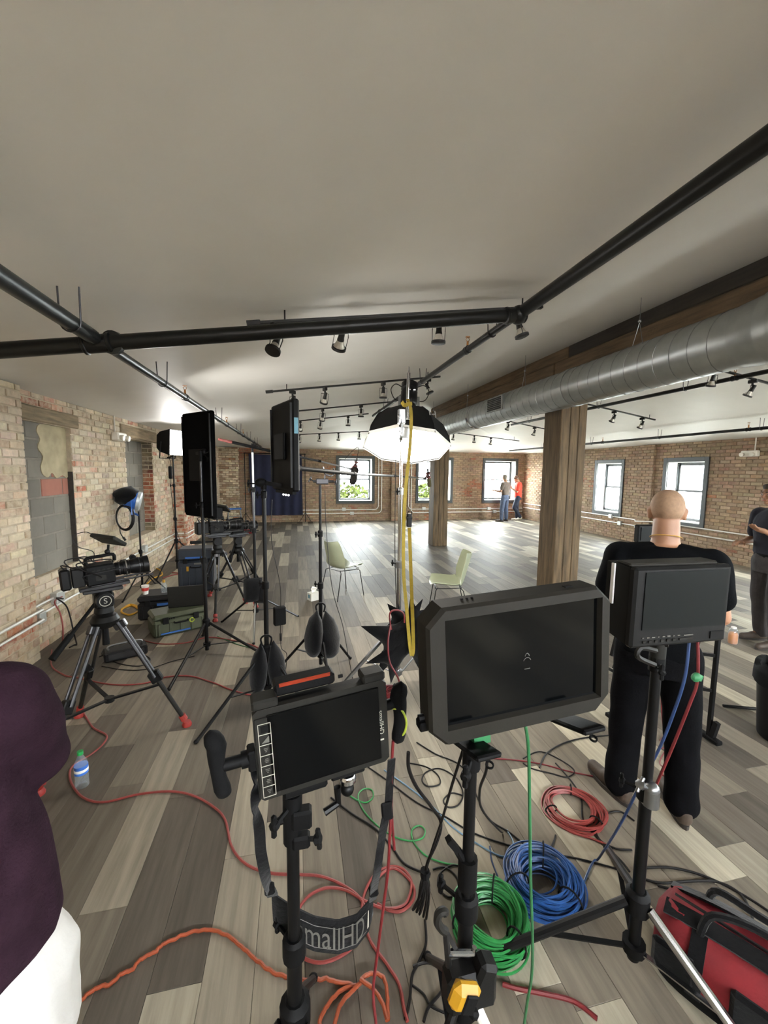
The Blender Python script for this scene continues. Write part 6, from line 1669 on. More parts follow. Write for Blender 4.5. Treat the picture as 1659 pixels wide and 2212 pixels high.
# ---- bald man in black, back to the camera
person('person', 'bald man in a black T-shirt and black trousers, back to the camera', (1.885, 1.75, 0), -.72, dict(
    head=(0, .035, 1.645), head_yaw=-.02, head_pitch=-.12, head_s=1.0, neck=Vv((0, .0, 1.485)), skin='skin_tan', hair='stubble', hair_style='shaved',
    torso=wide(STD_T, 1.10, 1.12), pelvis=wide(STD_P, 1.0, 1.08), hem=.90,
    shoulder=[Vv((-.195, -.005, 1.395)), Vv((.195, -.005, 1.395))], elbow=[Vv((-.262, .02, 1.13)), Vv((.262, .02, 1.13))], wrist=[Vv((-.20, .26, 1.10)), Vv((.20, .26, 1.12))],
    hand=[((.5, .9, .05), (.3, 0, -1), 1, .5), ((-.5, .9, .05), (-.3, 0, -1), 1, .5)], sleeve=.62, sleeve_r=(.088, .076), shirt=('tshirt', 'tshirt_black'),
    hip=[Vv((-.095, 0, .90)), Vv((.105, 0, .90))], knee=[Vv((-.11, .03, .50)), Vv((.14, .02, .50))], ankle=[Vv((-.125, .0, .095)), Vv((.165, .0, .095))], toe=[Vv((-.26, .16, .03)), Vv((.12, .21, .03))],
    legr=(.104, .086, .080, .082), trousers='trousers_black', shoe=('shoe_brown', 'shoe_sole'), necklace=True, voxel=.010, bvoxel=.0075, wrinkle=.008))
# ---- person in maroon at the left edge
person('person', 'person in a dark maroon sweatshirt cut off by the left picture edge', (-.838, 1.01, 0), .05, dict(
    head=(0, .04, 1.575), head_s=1.0, neck=Vv((0, 0, 1.41)), skin='skin', hair='hair_dark', hair_style='short',
    torso=[(.68, .235, .16, 0, 0), (.76, .262, .175, 0, 0), (.86, .262, .172, 0, 0), (.95, .250, .162, 0, 0), (1.06, .222, .150, 0, 0), (1.18, .222, .148, 0, .005), (1.28, .228, .146, 0, 0), (1.35, .205, .126, 0, -.008), (1.395, .14, .10, 0, -.012), (1.42, .085, .075, 0, -.012)], pelvis=wide(STD_P, 1.05, 1.05, -.04), hem=.66,
    shoulder=[Vv((-.185, -.005, 1.325)), Vv((.185, -.005, 1.325))], elbow=[Vv((-.20, .06, 1.10)), Vv((.185, .10, 1.13))], wrist=[Vv((-.12, .28, 1.02)), Vv((.06, .30, 1.14))],
    hand=[((.5, .8, .1), (.3, 0, -1), 1, .5), ((-.7, .6, .1), (-.3, 0, -1), 1, .5)], sleeve=1.9, sleeve_r=(.092, .080), shirt=('sweatshirt', 'maroon'),
    under=([(.44, .285, .19, 0, -.01), (.54, .292, .19, 0, -.01), (.66, .285, .18, 0, -.005), (.76, .240, .15, 0, 0)], 'white_cotton'),
    hip=[Vv((-.10, 0, .86)), Vv((.10, 0, .86))], knee=[Vv((-.11, .02, .48)), Vv((.11, .02, .48))], ankle=[Vv((-.11, -.02, .09)), Vv((.11, -.02, .09))], toe=[Vv((-.13, .16, .03)), Vv((.13, .16, .03))],
    trousers='denim_dark', shoe=('shoe_brown', 'shoe_sole'), voxel=.009, bvoxel=.009, wrinkle=.016))
# ---- man talking at the right edge
rx = aY(1662, 1250, 3.35).x
person('person', 'dark-haired man in a navy shirt raising a hand, cut off by the right picture edge', (rx, 3.35, 0), 1.35, dict(
    head=(-.01, .075, 1.645), head_yaw=.1, head_pitch=-.08, neck=Vv((0, -.01, 1.485)), skin='skin_tan', hair='hair_dark', hair_style='short',
    torso=wide(STD_T, 1.04, 1.08), pelvis=wide(STD_P, 1.0, 1.08), hem=.99,
    shoulder=[Vv((-.195, -.01, 1.41)), Vv((.195, -.01, 1.41))], elbow=[Vv((-.27, .06, 1.16)), Vv((.25, -.02, 1.13))], wrist=[Vv((-.20, .27, 1.27)), Vv((.16, .20, 1.10))],
    hand=[((.08, .95, .28), (.2, -.25, 1), -1, .28), ((-.4, .9, .1), (-.3, 0, -1), 1, .5)], sleeve=.72, sleeve_r=(.085, .074), shirt=('shirt', 'shirt_navy'),
    hip=[Vv((-.10, 0, .92)), Vv((.10, 0, .92))], knee=[Vv((-.12, .02, .50)), Vv((.11, -.02, .50))], ankle=[Vv((-.13, -.02, .095)), Vv((.12, -.08, .095))], toe=[Vv((-.15, .18, .03)), Vv((.14, .10, .03))],
    trousers='trousers_grey', shoe=('shoe_brown', 'shoe_sole'), voxel=.009, bvoxel=.0052, belt=(.99, .172, .128, 0, 0)))
# ---- two men by the far window
person('person', 'man in a taupe T-shirt and jeans holding out a hand at the far window', (7.66, 14.0, 0), .55, dict(
    head=(-.02, .03, 1.645), head_yaw=-.3, neck=Vv((0, -.01, 1.485)), skin='skin', hair='hair_grey', hair_style='short',
    torso=wide(STD_T, 1.03, 1.0), pelvis=STD_P, hem=.99, shoulder=[Vv((-.19, -.01, 1.41)), Vv((.19, -.01, 1.41))], elbow=[Vv((-.27, .03, 1.13)), Vv((.25, .02, 1.12))], wrist=[Vv((-.36, .24, 1.16)), Vv((.14, .22, 1.12))],
    hand=[((-.5, .85, .2), (0, -.2, 1), -1, .2), ((-.4, .9, .1), (-.3, 0, -1), 1, .5)], sleeve=.6, shirt=('tshirt', 'tshirt_taupe'),
    hip=[Vv((-.10, 0, .92)), Vv((.10, 0, .92))], knee=[Vv((-.15, .02, .50)), Vv((.12, .01, .50))], ankle=[Vv((-.19, .0, .095)), Vv((.12, -.02, .095))], toe=[Vv((-.30, .15, .03)), Vv((.14, .17, .03))],
    trousers='denim', shoe=('shoe_brown', 'shoe_sole'), voxel=.012, bvoxel=.009))
person('person', 'man in a red T-shirt and cap looking down beside the far window', (8.28, 14.15, 0), 1.15, dict(
    head=(0, .075, 1.60), head_pitch=-.42, neck=Vv((0, .0, 1.475)), skin='skin', hair='cap_brown', hair_style='cap',
    torso=wide(STD_T, 1.05, 1.12), pelvis=STD_P, hem=.90, shoulder=[Vv((-.19, .0, 1.40)), Vv((.19, .0, 1.40))], elbow=[Vv((-.23, .06, 1.12)), Vv((.23, .06, 1.12))], wrist=[Vv((-.08, .25, 1.24)), Vv((.08, .25, 1.24))],
    hand=[((.3, .5, .6), (.5, 0, .2), 1, .5), ((-.3, .5, .6), (-.5, 0, .2), 1, .5)], sleeve=.72, shirt=('tshirt', 'tshirt_red'),
    hip=[Vv((-.095, 0, .91)), Vv((.095, 0, .91))], knee=[Vv((-.10, .12, .51)), Vv((.09, .02, .50))], ankle=[Vv((-.05, -.10, .16)), Vv((.09, -.02, .095))], toe=[Vv((-.04, .03, .045)), Vv((.10, .17, .03))], foot_lift=(1, 0),
    trousers='denim_dark', shoe=('shoe_white', 'shoe_white'), voxel=.012, bvoxel=.009))
# ================================================================== things on the floor
p = fl(178, 1698)
t = thing('water_bottle', 'clear plastic water bottle with green cap and blue label standing on the floor', 'bottle', (p.x, p.y, 0))
m = MB(); m.lathe([(.026, 0), (.034, .006), (.034, .04), (.031, .05), (.034, .06), (.034, .135), (.030, .155), (.014, .188), (.0135, .20)], p, (0, 0, 1), 20); part('bottle_body', m, 'pet', t)
m = MB(); m.lathe([(.0345, .085), (.0348, .090), (.0348, .130), (.0345, .135)], p, (0, 0, 1), 20); part('label_wrap', m, 'bottle_label', t)
m = MB(); m.lathe([(.0352, .100), (.0354, .104), (.0354, .112), (.0352, .116)], p, (0, 0, 1), 20); part('label_band', m, 'paper', t)
m = MB(); m.cyl(p+Vector((0, 0, .198)), p+Vector((0, 0, .218)), .0155, None, 16); part('cap', m, 'cap_green', t)
p = fl(1582, 1389)
t = thing('juice_bottle', 'small bottle of orange juice on the floor beyond the boxy monitor', 'bottle', (p.x, p.y, 0))
m = MB(); m.lathe([(.040, 0), (.044, .01), (.044, .10), (.034, .12)], p, (0, 0, 1), 16); part('juice', m, 'juice', t)
m = MB(); m.lathe([(.045, .0), (.047, .01), (.047, .13), (.030, .165), (.024, .17)], p, (0, 0, 1), 16); part('bottle_body', m, 'pet', t)
m = MB(); m.cyl(p+Vector((0, 0, .168)), p+Vector((0, 0, .185)), .026, None, 14); part('cap', m, 'paper', t)
# ---- waste bin
bc_ = Vector((3.36, 2.02, 0))
t = thing('waste_bin', 'black waste bin with a bag and crumpled paper at the right picture edge', 'waste bin', tuple(bc_))
m = MB(); m.lathe([(.165, 0), (.175, .01), (.21, .50), (.205, .505), (.195, .50), (.16, .03)], bc_, (0, 0, 1), 28); part('bin_body', m, 'black_metal', t)
m = MB(); rr = random.Random(4); rings = []
for (r, z) in ((.222, .40), (.226, .47), (.222, .515), (.19, .525), (.17, .47)):
    rings.append([bc_+Vector(((r+rr.uniform(-.008, .010))*math.cos(2*PI*i/32), (r+rr.uniform(-.008, .010))*math.sin(2*PI*i/32), z+rr.uniform(-.014, .014))) for i in range(32)])
m.loft(rings); part('bin_liner', m, 'black_rubber', t, None, True, 60)
for i, (dx, dy, dz, s, mt) in enumerate([(-.08, -.02, .58, .085, 'paper'), (.03, -.06, .62, .09, 'paper'), (.06, .07, .57, .09, 'card'), (-.04, .07, .55, .08, 'paper')]):
    m = MB(); m.ball(bc_+Vector((dx, dy, dz)), (s, s*.8, s*.9), None, 9, 6); m.v = [tuple(Vector(v)+Vector((rr.uniform(-1, 1), rr.uniform(-1, 1), rr.uniform(-1, 1)))*.022) for v in m.v]
    solo('crumpled_paper', m, mt, ['crumpled white paper at the left rim of the waste bin', 'crumpled white paper on top of the waste bin', 'crumpled grey card at the right of the waste bin', 'crumpled white paper at the back of the waste bin'][i], 'paper', 'paper in the waste bin', 0)
m = MB(); a_ = fl(1562, 1528); b_ = fl(1612, 1543); m.cyl(a_+Vector((0, 0, .014)), b_+Vector((.25, -.02, .014)), .012, None, 8); solo('metal_rod', m, 'black_metal', 'short dark rod lying on the floor beside the waste bin', 'rod')
# ---- folding stand with small monitor in front of the bald man
t = thing('folding_stand', 'black folding stand mostly hidden behind the bald man', 'stand', (2.54, 2.30, 0))
LX, RX2, SY = 2.30, 2.79, 2.43
for (x_, y_) in ((LX, SY), (RX2, 2.13)):
    m = MB(); m.bar((x_, y_, .02), (x_, y_, .95), .026, .026, (0, 1, 0), .003); lg = part('upright', m, 'black_metal', t)
    m = MB(); m.box((x_, y_, .03), (.05, .16, .03), None, .006); m.bar((x_, y_-.02, .03), (x_+.01, y_-.04, .16), .03, .03); part('foot', m, 'black_rubber', lg)
for (a_, b_) in (((LX+.01, SY, .92), (LX-.09, SY-.02, .54)), ((LX+.05, SY, .80), (LX-.06, SY-.02, .44)), ((LX-.10, SY-.02, .44), (LX+.02, SY, .37))):
    m = MB(); m.bar(a_, b_, .020, .020); part('angled_strut', m, 'black_metal', t)
for z_ in (.37, .62, .90):
    m = MB(); m.bar((LX, SY, z_), (RX2, 2.13, z_), .020, .020); part('cross_bar', m, 'black_metal', t)
m = MB(); m.cyl((2.50, 2.31, .88), (2.50, 2.31, 1.38), .014, None, 10); part('riser', m, 'black_metal', t)
q = aY(1392, 1152, 2.32)
t = thing('small_monitor', 'small dark monitor beyond the bald man, left of his neck', 'monitor', (q.x+.05, 2.32, q.z-.07))
m = MB(); m.box((q.x+.06, 2.32, q.z), (.26, .04, .12), None, .008); part('housing', m, 'dark_plastic', t)
m = MB(); m.box((q.x+.06, 2.298, q.z), (.22, .006, .09)); part('screen', m, 'screen_grey', t)
m = MB(); m.bar((q.x+.06, 2.325, q.z-.05), (2.50, 2.31, 1.37), .02, .02); part('arm', m, 'black_metal', t)
# ---- red tool bag
t = thing('tool_bag', 'red and black open tool bag on the floor at the lower right', 'bag', (1.535, .925, 0), -1.02)
def bring(L, W, z, k=.8, n=28): return [Vector((L/2*math.copysign(abs(math.cos(a))**k, math.cos(a)), W/2*math.copysign(abs(math.sin(a))**k, math.sin(a)), z)) for a in [2*PI*i/n for i in range(n)]]
m = MB(); m.loft([bring(.58, .27, .0, .45), bring(.60, .29, .03, .45), bring(.60, .285, .07, .45)]); part('base', m, 'black_rubber', t, None, False)
m = MB(); rr = random.Random(9); rs_ = []
for (L, W, z) in ((.595, .28, .065), (.61, .30, .12), (.59, .28, .18), (.55, .20, .225), (.52, .14, .245)):
    rs_.append([v+Vector((rr.uniform(-.006, .006), rr.uniform(-.008, .008), rr.uniform(-.004, .004))) for v in bring(L, W, z, .5)])
m.loft(rs_); part('fabric_body', m, 'bag_red', t, 'bright red fabric', False, 60)
for y_ in (-.055, .055):
    m = MB(); ribbon(m, crom([(-.27, y_, .232), (-.14, y_*1.15, .255), (0, y_*1.2, .262), (.14, y_*1.15, .255), (.27, y_, .232)], 4), .055, (0, 1, -.4*math.copysign(1, y_)), .004); part('top_flap', m, 'black_cloth', t, None, False)
m = MB(); m.tube([(-.25, 0, .247), (.25, 0, .247)], .006, 6); part('zip', m, 'dark_steel', t, None, False)
for x_ in (-.16, .16):
    for y_ in (-1, 1):
        m = MB(); ribbon(m, crom([(x_, y_*.145, .04), (x_, y_*.158, .14), (x_, y_*.142, .18), (x_, y_*.085, .237)], 4), .045, (1, 0, 0), .003); part('side_strap', m, 'black_cloth', t, None, False)
for y_ in (-1, 1):
    m = MB(); m.tube(crom([(-.16, y_*.085, .232), (-.13, y_*.06, .31), (0, y_*.03, .33), (.13, y_*.06, .31), (.16, y_*.085, .232)], 5), .013, 8); part('handle', m, 'black_cloth', t, None, False)
for x_ in (-.22, 0, .2):
    m = MB(); m.box((x_, -.148, .12), (.13, .03, .12), None, .012); part('outer_pocket', m, 'black_cloth', t, None, False)
# ---- coils of cable
def coil(name, label, c, R0, R1, h, turns, r, mat, seed, tilt=0.0):
    rr = random.Random(seed); t = thing(name, label, 'cable coil', (c[0], c[1], 0))
    for b in range(turns):
        ph = rr.uniform(0, 6.28); R_ = rr.uniform(R0, R1); e = rr.uniform(.90, 1.06); ox, oy = rr.gauss(0, .010), rr.gauss(0, .010); z = r+(h-2*r)*rr.random()*(1-.45*abs((R_-(R0+R1)/2)/((R1-R0)/2))); w1, w2 = rr.uniform(-.012, .012), rr.uniform(-.012, .012)
        pts = [(c[0]+ox+(R_+.006*math.sin(3*a+ph))*math.cos(a), c[1]+oy+e*(R_+.006*math.sin(2*a+ph))*math.sin(a), max(r, z+w1*math.cos(a)+w2*math.sin(a))) for a in [2*PI*i/40 for i in range(40)]]
        m = MB(); m.tube(pts, r, 5, True); part('loop', m, mat, t)
    for k in range(3):
        a = 1.0+2.1*k; m = MB(); Rm = (R0+R1)/2; ce = Vector((c[0]+Rm*math.cos(a), c[1]+Rm*math.sin(a), h*.5)); rad = Vector((math.cos(a), math.sin(a), 0)); tg = Vector((-math.sin(a), math.cos(a), 0))
        m.tube([ce+rad*((R1-R0)/2+.010)*math.cos(b_)+Vector((0, 0, max(-h*.5+.004, (h*.5+.006)*math.sin(b_)))) for b_ in [2*PI*i/14 for i in range(14)]], .004, 5, True); part('cable_tie', m, 'black_rubber', t)
    return t
gcn = fl(1058, 2005); coil('cable_coil', 'bright green coiled cable on the floor behind the large monitor stand', (gcn.x, gcn.y), .088, .150, .105, 60, .0042, 'green_coil', 1)
bcn = fl(1172, 1922); coil('cable_coil', 'blue coiled cable on the floor beside the green one', (bcn.x, bcn.y), .080, .165, .10, 64, .0042, 'blue_coil', 2)
rcn = fl(1236, 1748); coil('cable_coil', 'loose red cable coil beside the bald man\'s left shoe', (rcn.x, rcn.y), .105, .150, .035, 11, .0055, 'red_cord', 3)
rc2 = fl(845, 1500); coil('cable_coil', 'small tight red cable coil at the foot of the softbox stand', (rc2.x, rc2.y), .05, .09, .05, 14, .0055, 'deepred_cord', 5)
# ---- cables lying on the floor, traced along the boards
def cable(label, px, r, mat, z=None, name='cable', cat='cable', wob=0.0, k=7):
    pts = [fl(x, y) for x, y in px]
    pp = crom(pts, k); zz = r+.0005 if z is None else z
    out = []
    for i, p in enumerate(pp):
        q = Vector((p.x, p.y, zz))
        if wob: q += Vector((noise.noise(Vector((i*.43, 1, 0))), noise.noise(Vector((i*.43, 7, 0))), 0))*wob
        out.append(q)
    m = MB(); m.tube(out, r, 7); return solo(name, m, mat, label, cat)
def loop_px(cx, cy, rx, ry, a0, a1, n=10): return [(cx+rx*math.cos(a0+(a1-a0)*i/n), cy+ry*math.sin(a0+(a1-a0)*i/n)) for i in range(n+1)]
cable('red cord winding past the water bottle and under the strap', [(178, 1536), (200, 1572), (230, 1590), (222, 1610), (196, 1632), (165, 1650), (151, 1668), (155, 1695), (180, 1725), (225, 1735), (300, 1718), (370, 1712), (420, 1722), (465, 1748), (487, 1775), (500, 1830), (530, 1868), (580, 1888), (640, 1892), (690, 1895), (735, 1912), (775, 1940), (790, 1975), (780, 2020), (750, 2060), (700, 2082), (660, 2075), (640, 2050), (635, 1995), (660, 1945), (700, 1922), (745, 1925), (790, 1950), (830, 1965), (870, 1960), (885, 1935), (888, 1905), (870, 1880), (842, 1875), (812, 1890), (790, 1925), (782, 1975), (800, 2035), (835, 2085), (862, 2130), (872, 2180), (880, 2210)], .0062, 'red_cord')
cable('second loop of the red cord right of the strap', [(800, 1945), (812, 1905), (840, 1880), (865, 1885), (892, 1915), (893, 1945), (870, 1970), (842, 1970), (815, 1955)], .0062, 'red_cord')
cable('dark red cord running from the wall outlet past the nearest tripod to the panel stand', [(112, 1405), (112, 1440), (140, 1460), (165, 1465), (240, 1480), (310, 1478), (360, 1464), (410, 1462), (460, 1476), (500, 1492), (548, 1504), (600, 1508)], .0062, 'red_cord')
cable('dark red cord behind the olive case', [(300, 1382), (345, 1392), (400, 1390), (450, 1378), (500, 1384), (545, 1395), (575, 1412), (592, 1432), (596, 1462)], .0062, 'red_cord')
cable('dark red cord curling at the bottom edge right of the monitor stand', [(1085, 2130), (1120, 2140), (1180, 2152), (1240, 2168), (1290, 2205)], .0075, 'deepred_cord')
cable('orange extension cord snaking across the lower left floor', [(176, 2164), (205, 2140), (240, 2128), (262, 2108), (285, 2098), (305, 2075), (335, 2060), (350, 2045), (385, 2028), (425, 2014), (465, 2014), (500, 2030), (530, 2056), (560, 2082), (590, 2104), (630, 2116), (670, 2122), (700, 2118), (735, 2126), (770, 2132)], .0066, 'orange_cord', name='extension_cord', wob=.006)
for i, (lb, pth) in enumerate([('orange extension cord bunch, outer loop at the bottom edge', [(775, 2135), (745, 2140), (720, 2160), (700, 2190), (690, 2215), (700, 2240)]), ('orange extension cord bunch, middle loop at the bottom edge', [(780, 2130), (760, 2150), (735, 2180), (722, 2225)]), ('orange extension cord bunch, tall arch at the bottom edge', [(778, 2132), (790, 2118), (812, 2114), (830, 2126), (836, 2160), (838, 2215)]), ('orange extension cord bunch, inner strand at the bottom edge', [(778, 2130), (805, 2150), (825, 2180), (836, 2220)])]):
    cable(lb, pth, .0068, 'orange_cord', .009+.006*i, 'extension_cord', wob=.003)
# black cables on the floor behind the monitors
BL = [('thick black cable curving from the small monitor to the cable bundle', [(715, 1725), (760, 1760), (810, 1792), (845, 1830), (870, 1865), (900, 1882), (930, 1890)], .0055),
      ('black cable looping in a ring right of the padded grip', [(885, 1650), (920, 1658), (945, 1675), (950, 1695), (925, 1700), (912, 1688), (920, 1670), (950, 1662), (985, 1682), (1000, 1715), (990, 1740), (968, 1745), (958, 1730), (975, 1715), (1000, 1720)], .0042),
      ('black cable sweeping behind the large monitor stand to the right', [(900, 1605), (940, 1630), (1000, 1660), (1040, 1745), (1060, 1775), (1100, 1800), (1140, 1830), (1180, 1842), (1195, 1822), (1200, 1806)], .0045),
      ('dark cable crossing diagonally toward the right monitor stand', [(790, 1655), (840, 1690), (900, 1735), (960, 1765), (1020, 1800), (1090, 1825), (1160, 1842), (1240, 1855), (1300, 1870), (1345, 1882)], .0042),
      ('grey cable arcing across the floor toward the bald man', [(1165, 1660), (1180, 1630), (1215, 1608), (1260, 1596), (1315, 1590)], .0050),
      ('black cable ring on the floor below the monitor foot', [(1130, 1640), (1165, 1625), (1205, 1640), (1240, 1665), (1225, 1680), (1190, 1672), (1150, 1662), (1130, 1650)], .0042),
      ('black cable running from the red coil to the right stand', [(1200, 1650), (1235, 1690), (1255, 1725), (1260, 1775), (1300, 1820), (1340, 1860), (1360, 1885)], .0045),
      ('black cable loop left of the right monitor stand', [(1370, 1775), (1340, 1755), (1310, 1760), (1288, 1785), (1295, 1815), (1330, 1835), (1365, 1838)], .0045),
      ('pair of black cables flowing right from the stand, upper one', [(1385, 1878), (1440, 1876), (1500, 1888), (1560, 1912), (1620, 1945), (1680, 1985)], .0055),
      ('pair of black cables flowing right from the stand, lower one', [(1385, 1900), (1430, 1910), (1490, 1906), (1550, 1908), (1600, 1935), (1625, 1985), (1630, 2040), (1650, 2085)], .0055),
      ('dark red cable passing over the floor behind the tool bag', [(1420, 1915), (1480, 1935), (1540, 1965), (1590, 2020), (1640, 2090)], .0055),
      ('black cable tangle ring by the green coil', [(935, 1880), (960, 1875), (985, 1895), (990, 1925), (970, 1940), (948, 1920), (950, 1890), (980, 1870), (1010, 1885)], .0040),
      ('black cable from the bundle down to the bottom edge', [(918, 1990), (920, 2040), (905, 2080), (890, 2110), (885, 2160), (875, 2205)], .0050),
      ('black looped cable at the bottom near the yellow tape measure', [(892, 2090), (925, 2082), (955, 2095), (970, 2120), (950, 2150), (925, 2180), (915, 2210)], .0050),
      ('black cable strands left of the yellow tape measure', [(890, 2130), (915, 2150), (930, 2175), (960, 2190), (990, 2205)], .0040),
      ('long thin black cable beside the olive case', [(220, 1440), (270, 1448), (320, 1446), (370, 1430), (420, 1418)], .0040)]
for lb, pth, r in BL: cable(lb, pth, r, 'black_cord')
cable('pale blue cable looping beside the blue coil', [(830, 1665), (880, 1700), (930, 1740), (980, 1790), (1040, 1830), (1085, 1852), (1105, 1840), (1108, 1820), (1095, 1795)], .0040, 'paleblue_cord')
cable('dark blue cable end beside the blue coil', [(1058, 1830), (1062, 1860), (1075, 1895)], .0040, 'blue_cord')
cable('light green curly cable with small loops on the floor', [(735, 1655), (733, 1685), (750, 1715), (785, 1735), (805, 1725), (803, 1708), (785, 1706), (773, 1722), (785, 1752), (815, 1785), (850, 1808), (885, 1818), (912, 1812), (918, 1795), (905, 1785), (890, 1795), (893, 1820), (920, 1850), (960, 1866), (1000, 1872)], .0040, 'green_coil')
cable('light green cable loop just under the small monitor', [(742, 1672), (765, 1668), (780, 1655), (772, 1650), (750, 1655), (735, 1665)], .0040, 'green_coil')
cable('red cable trailing from the red coil to the right stand', [(1215, 1790), (1250, 1805), (1290, 1818), (1320, 1835), (1332, 1870), (1345, 1890)], .0050, 'red_cord')
cable('thin red cable running behind the bald man\'s shoe', [(1065, 1640), (1110, 1643), (1170, 1652), (1230, 1668), (1290, 1680)], .0042, 'deepred_cord')
cable('black and pale cables bunched at the panel stand base', [(575, 1408), (585, 1425), (575, 1445), (568, 1470), (566, 1495)], .006, 'paleblue_cord')
cable('green cable bunched at the panel stand base', [(470, 1375), (510, 1392), (555, 1405), (582, 1420), (572, 1450), (570, 1480)], .0045, 'green_cord')
cable('pale grey cable ring beside the lamp stand leg', [(545, 1425), (560, 1415), (575, 1420), (562, 1428), (545, 1425)], .004, 'black_cord')
cable('black cable pile behind the nearest tripod', [(215, 1420), (250, 1405), (290, 1408), (325, 1425), (300, 1440), (250, 1432), (220, 1412), (245, 1398), (285, 1412)], .005, 'black_cord')
cable('yellow extension cord heap beside the black case', [(262, 1318), (285, 1310), (300, 1320), (280, 1330), (262, 1322), (280, 1308), (298, 1312)], .012, 'yellow_cord', name='extension_cord')
cable('orange cord lying by the wall conduit behind the fresnel lamp', [(318, 1262), (332, 1250), (350, 1243), (345, 1232), (332, 1225), (338, 1205)], .010, 'yellow_cord', name='extension_cord')
cable('red cord lying by the wall under the lit lamp', [(352, 1250), (375, 1243), (392, 1240), (372, 1238)], .010, 'red_cord')
# ---- hanging cables
def hang(label, pts, r, mat, name='cable'):
    m = MB(); m.tube([Vector((p.x, p.y, max(p.z, r+.0005))) for p in crom(pts, 7)], r, 7); return solo(name, m, mat, label, 'cable')
hang('bright red cable hanging down from the right side of the small monitor', [aY(849, 1600, .99), aY(846, 1660, .985), aY(845, 1740, .98), aY(842, 1800, .97), aY(838, 1880, .97), aY(828, 1960, .97), aY(815, 2060, .97), aY(806, 2140, .97), aY(812, 2212, .95), aY(818, 2300, .95)], .0042, 'deepred_cord')
hang('short red cable end hanging beside the strap buckle', [aY(845, 1740, .99), aY(848, 1790, .99), aY(852, 1835, .99)], .004, 'deepred_cord')
hang('green cable hanging straight down from the large monitor', [MBm @ Vector((.02, .045, -.14)), aY(1140, 1600, .85), aY(1144, 1750, .86), aY(1146, 1900, .88), aY(1150, 2030, .9), aY(1148, 2110, .93), aY(1138, 2170, .96), aY(1130, 2230, 1.0)], .0042, 'green_cord')
hang('yellow-green cable looping behind the right padded grip', [aY(848, 1530, .99), aY(868, 1535, .98), aY(878, 1560, .975), aY(872, 1585, .98), aY(856, 1592, .99)], .003, 'lime')
hang('thick black cable hanging from the right padded grip to the bundle', [aY(882, 1625, .95), aY(883, 1660, .96), aY(900, 1700, .98), aY(930, 1740, 1.02), aY(952, 1775, 1.05), aY(945, 1815, 1.05), aY(925, 1860, 1.05), aY(918, 1890, 1.05)], .0050, 'black_cord')
hang('black cable slanting from the large monitor foot to the bundle', [aY(1000, 1620, .88), aY(975, 1700, .95), aY(955, 1770, 1.03), aY(935, 1830, 1.05), aY(918, 1885, 1.05)], .0038, 'black_cord')
hang('black cable behind the large monitor stand hanging in a curve', [aY(1052, 1630, .92), aY(1050, 1665, .95), aY(1036, 1710, 1.05), aY(1045, 1755, 1.2), fl(1085, 1800)], .004, 'black_cord')
t = thing('cable_bundle', 'black cables tied in a hanging bundle left of the large monitor stand', 'cable bundle', tuple(aY(918, 1985, 1.05)))
for k, dx in enumerate((-9, -4, 0, 5, 9)):
    m = MB(); m.tube(crom([aY(918, 1882, 1.05), aY(918+dx, 1910, 1.05+.01*k), aY(914+dx*1.3, 1950, 1.05), aY(906+dx*1.6, 1965+5*k, 1.05), aY(918+dx, 1930, 1.04), aY(919, 1888, 1.05)], 6), .0035, 6); part('strand', m, 'black_cord', t)
m = MB(); m.cyl(aY(918, 1893, 1.05), aY(918, 1880, 1.05), .014, None, 10); part('tie', m, 'black_rubber', t)
hang('blue cable slanting from the boxy monitor to the floor', [MC @ Vector((.10, .05, -.12)), aY(1480, 1460, 1.05), aY(1455, 1540, 1.08), aY(1425, 1615, 1.12), aY(1385, 1690, 1.2), aY(1340, 1780, 1.3), fl(1290, 1860), fl(1258, 1915)], .0050, 'blue_cord')
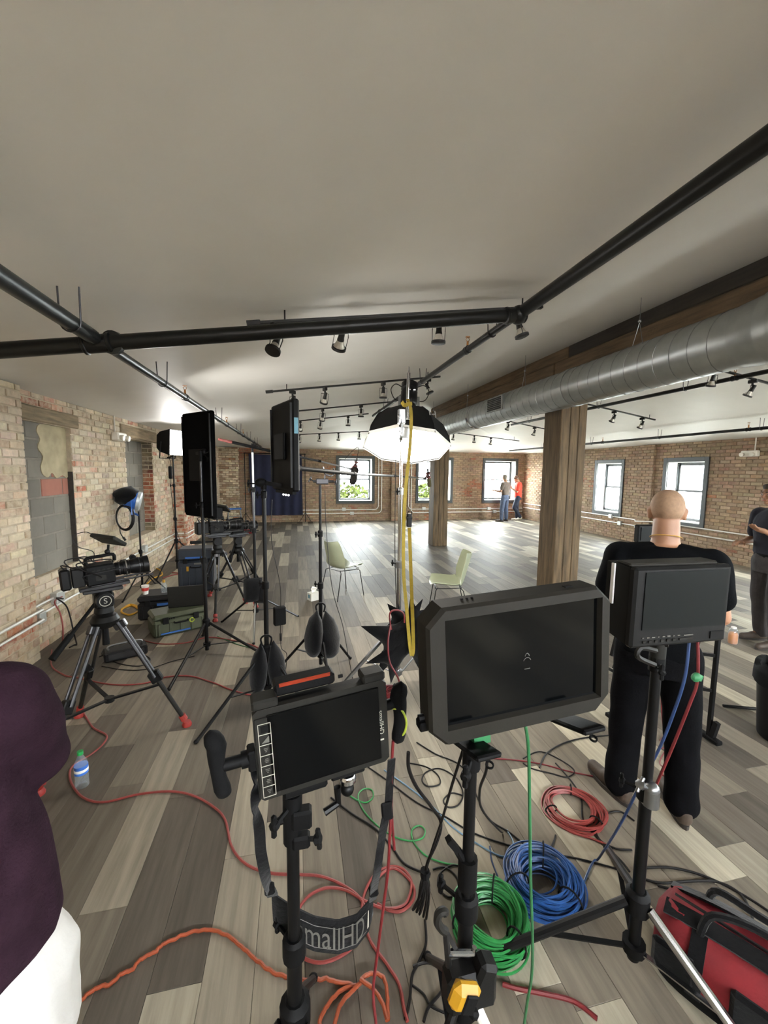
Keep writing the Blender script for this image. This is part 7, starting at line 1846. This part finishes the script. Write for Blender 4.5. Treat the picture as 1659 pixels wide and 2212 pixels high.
hang('red cable slanting from the boxy monitor down behind its stand', [MC @ Vector((.13, .05, -.11)), aY(1507, 1465, 1.05), aY(1490, 1520, 1.06), aY(1450, 1620, 1.1), aY(1412, 1710, 1.15), aY(1390, 1780, 1.2), fl(1372, 1880)], .0050, 'deepred_cord')
m = MB(); q = aY(1504, 1463, 1.045); m.ball(q, (.018, .012, .016), None, 10, 6); m.box(q+Vector((.01, 0, .0)), (.03, .006, .02), Matrix.Rotation(.5, 3, 'Y')); solo('tape_flag', m, 'tape_green', 'green tape flag on the red cable below the boxy monitor', 'tape')
hang('thin red wire behind the bald man between his legs', [aY(1427, 1475, 2.3), aY(1430, 1550, 2.3), fl(1437, 1612), fl(1425, 1618)], .0035, 'deepred_cord')
cable('thin dark wire tangle between the bald man\'s shoes', [(1425, 1600), (1445, 1585), (1465, 1600), (1440, 1620), (1425, 1650), (1450, 1668), (1460, 1690), (1430, 1675)], .0035, 'deepred_cord')
hang('red cord drooping from the whitewashed wall outlet', [(XL+.08, 4.88, .47), aX(118, 1300, XL+.16), aX(130, 1325, XL+.2), aX(136, 1360, XL+.25), fl(132, 1400), fl(112, 1415)], .007, 'red_cord')
hang('black cord drooping from the whitewashed wall outlet', [(XL+.08, 4.90, .44), aX(122, 1292, XL+.18), aX(145, 1312, XL+.3), aX(160, 1370, XL+.45), fl(165, 1395), fl(150, 1400)], .007, 'black_cord')
# ---- yellow tape measure and small bits by the large monitor stand
q = aY(1003, 2150, .74)
t = thing('tape_measure', 'yellow and black tape measure clipped low on the large monitor stand', 'tape measure', (q.x, q.y, q.z-.04))
R_ = Matrix.Rotation(.35, 3, 'Y')
m = MB(); m.box(q, (.070, .035, .062), R_, .014); part('case', m, 'yellow_plastic', t)
m = MB(); m.box(q+Vector((.006, -.018, -.002)), (.030, .006, .045), R_, .003); m.box(q+Vector((.018, -.012, -.034)), (.022, .02, .018), R_, .005); part('grip_panel', m, 'black_rubber', t)
m = MB(); m.bar(q+Vector((0, .01, .02)), (bxs, bys-.03, z0.z-.11), .012, .012); part('belt_clip', m, 'dark_steel', t)
m = MB(); ribbon(m, [aY(1082, 2080, 1.0), aY(1086, 2100, 1.0), aY(1090, 2130, 1.0), fl(1094, 2140)], .014, (1, 0, 0), .001)
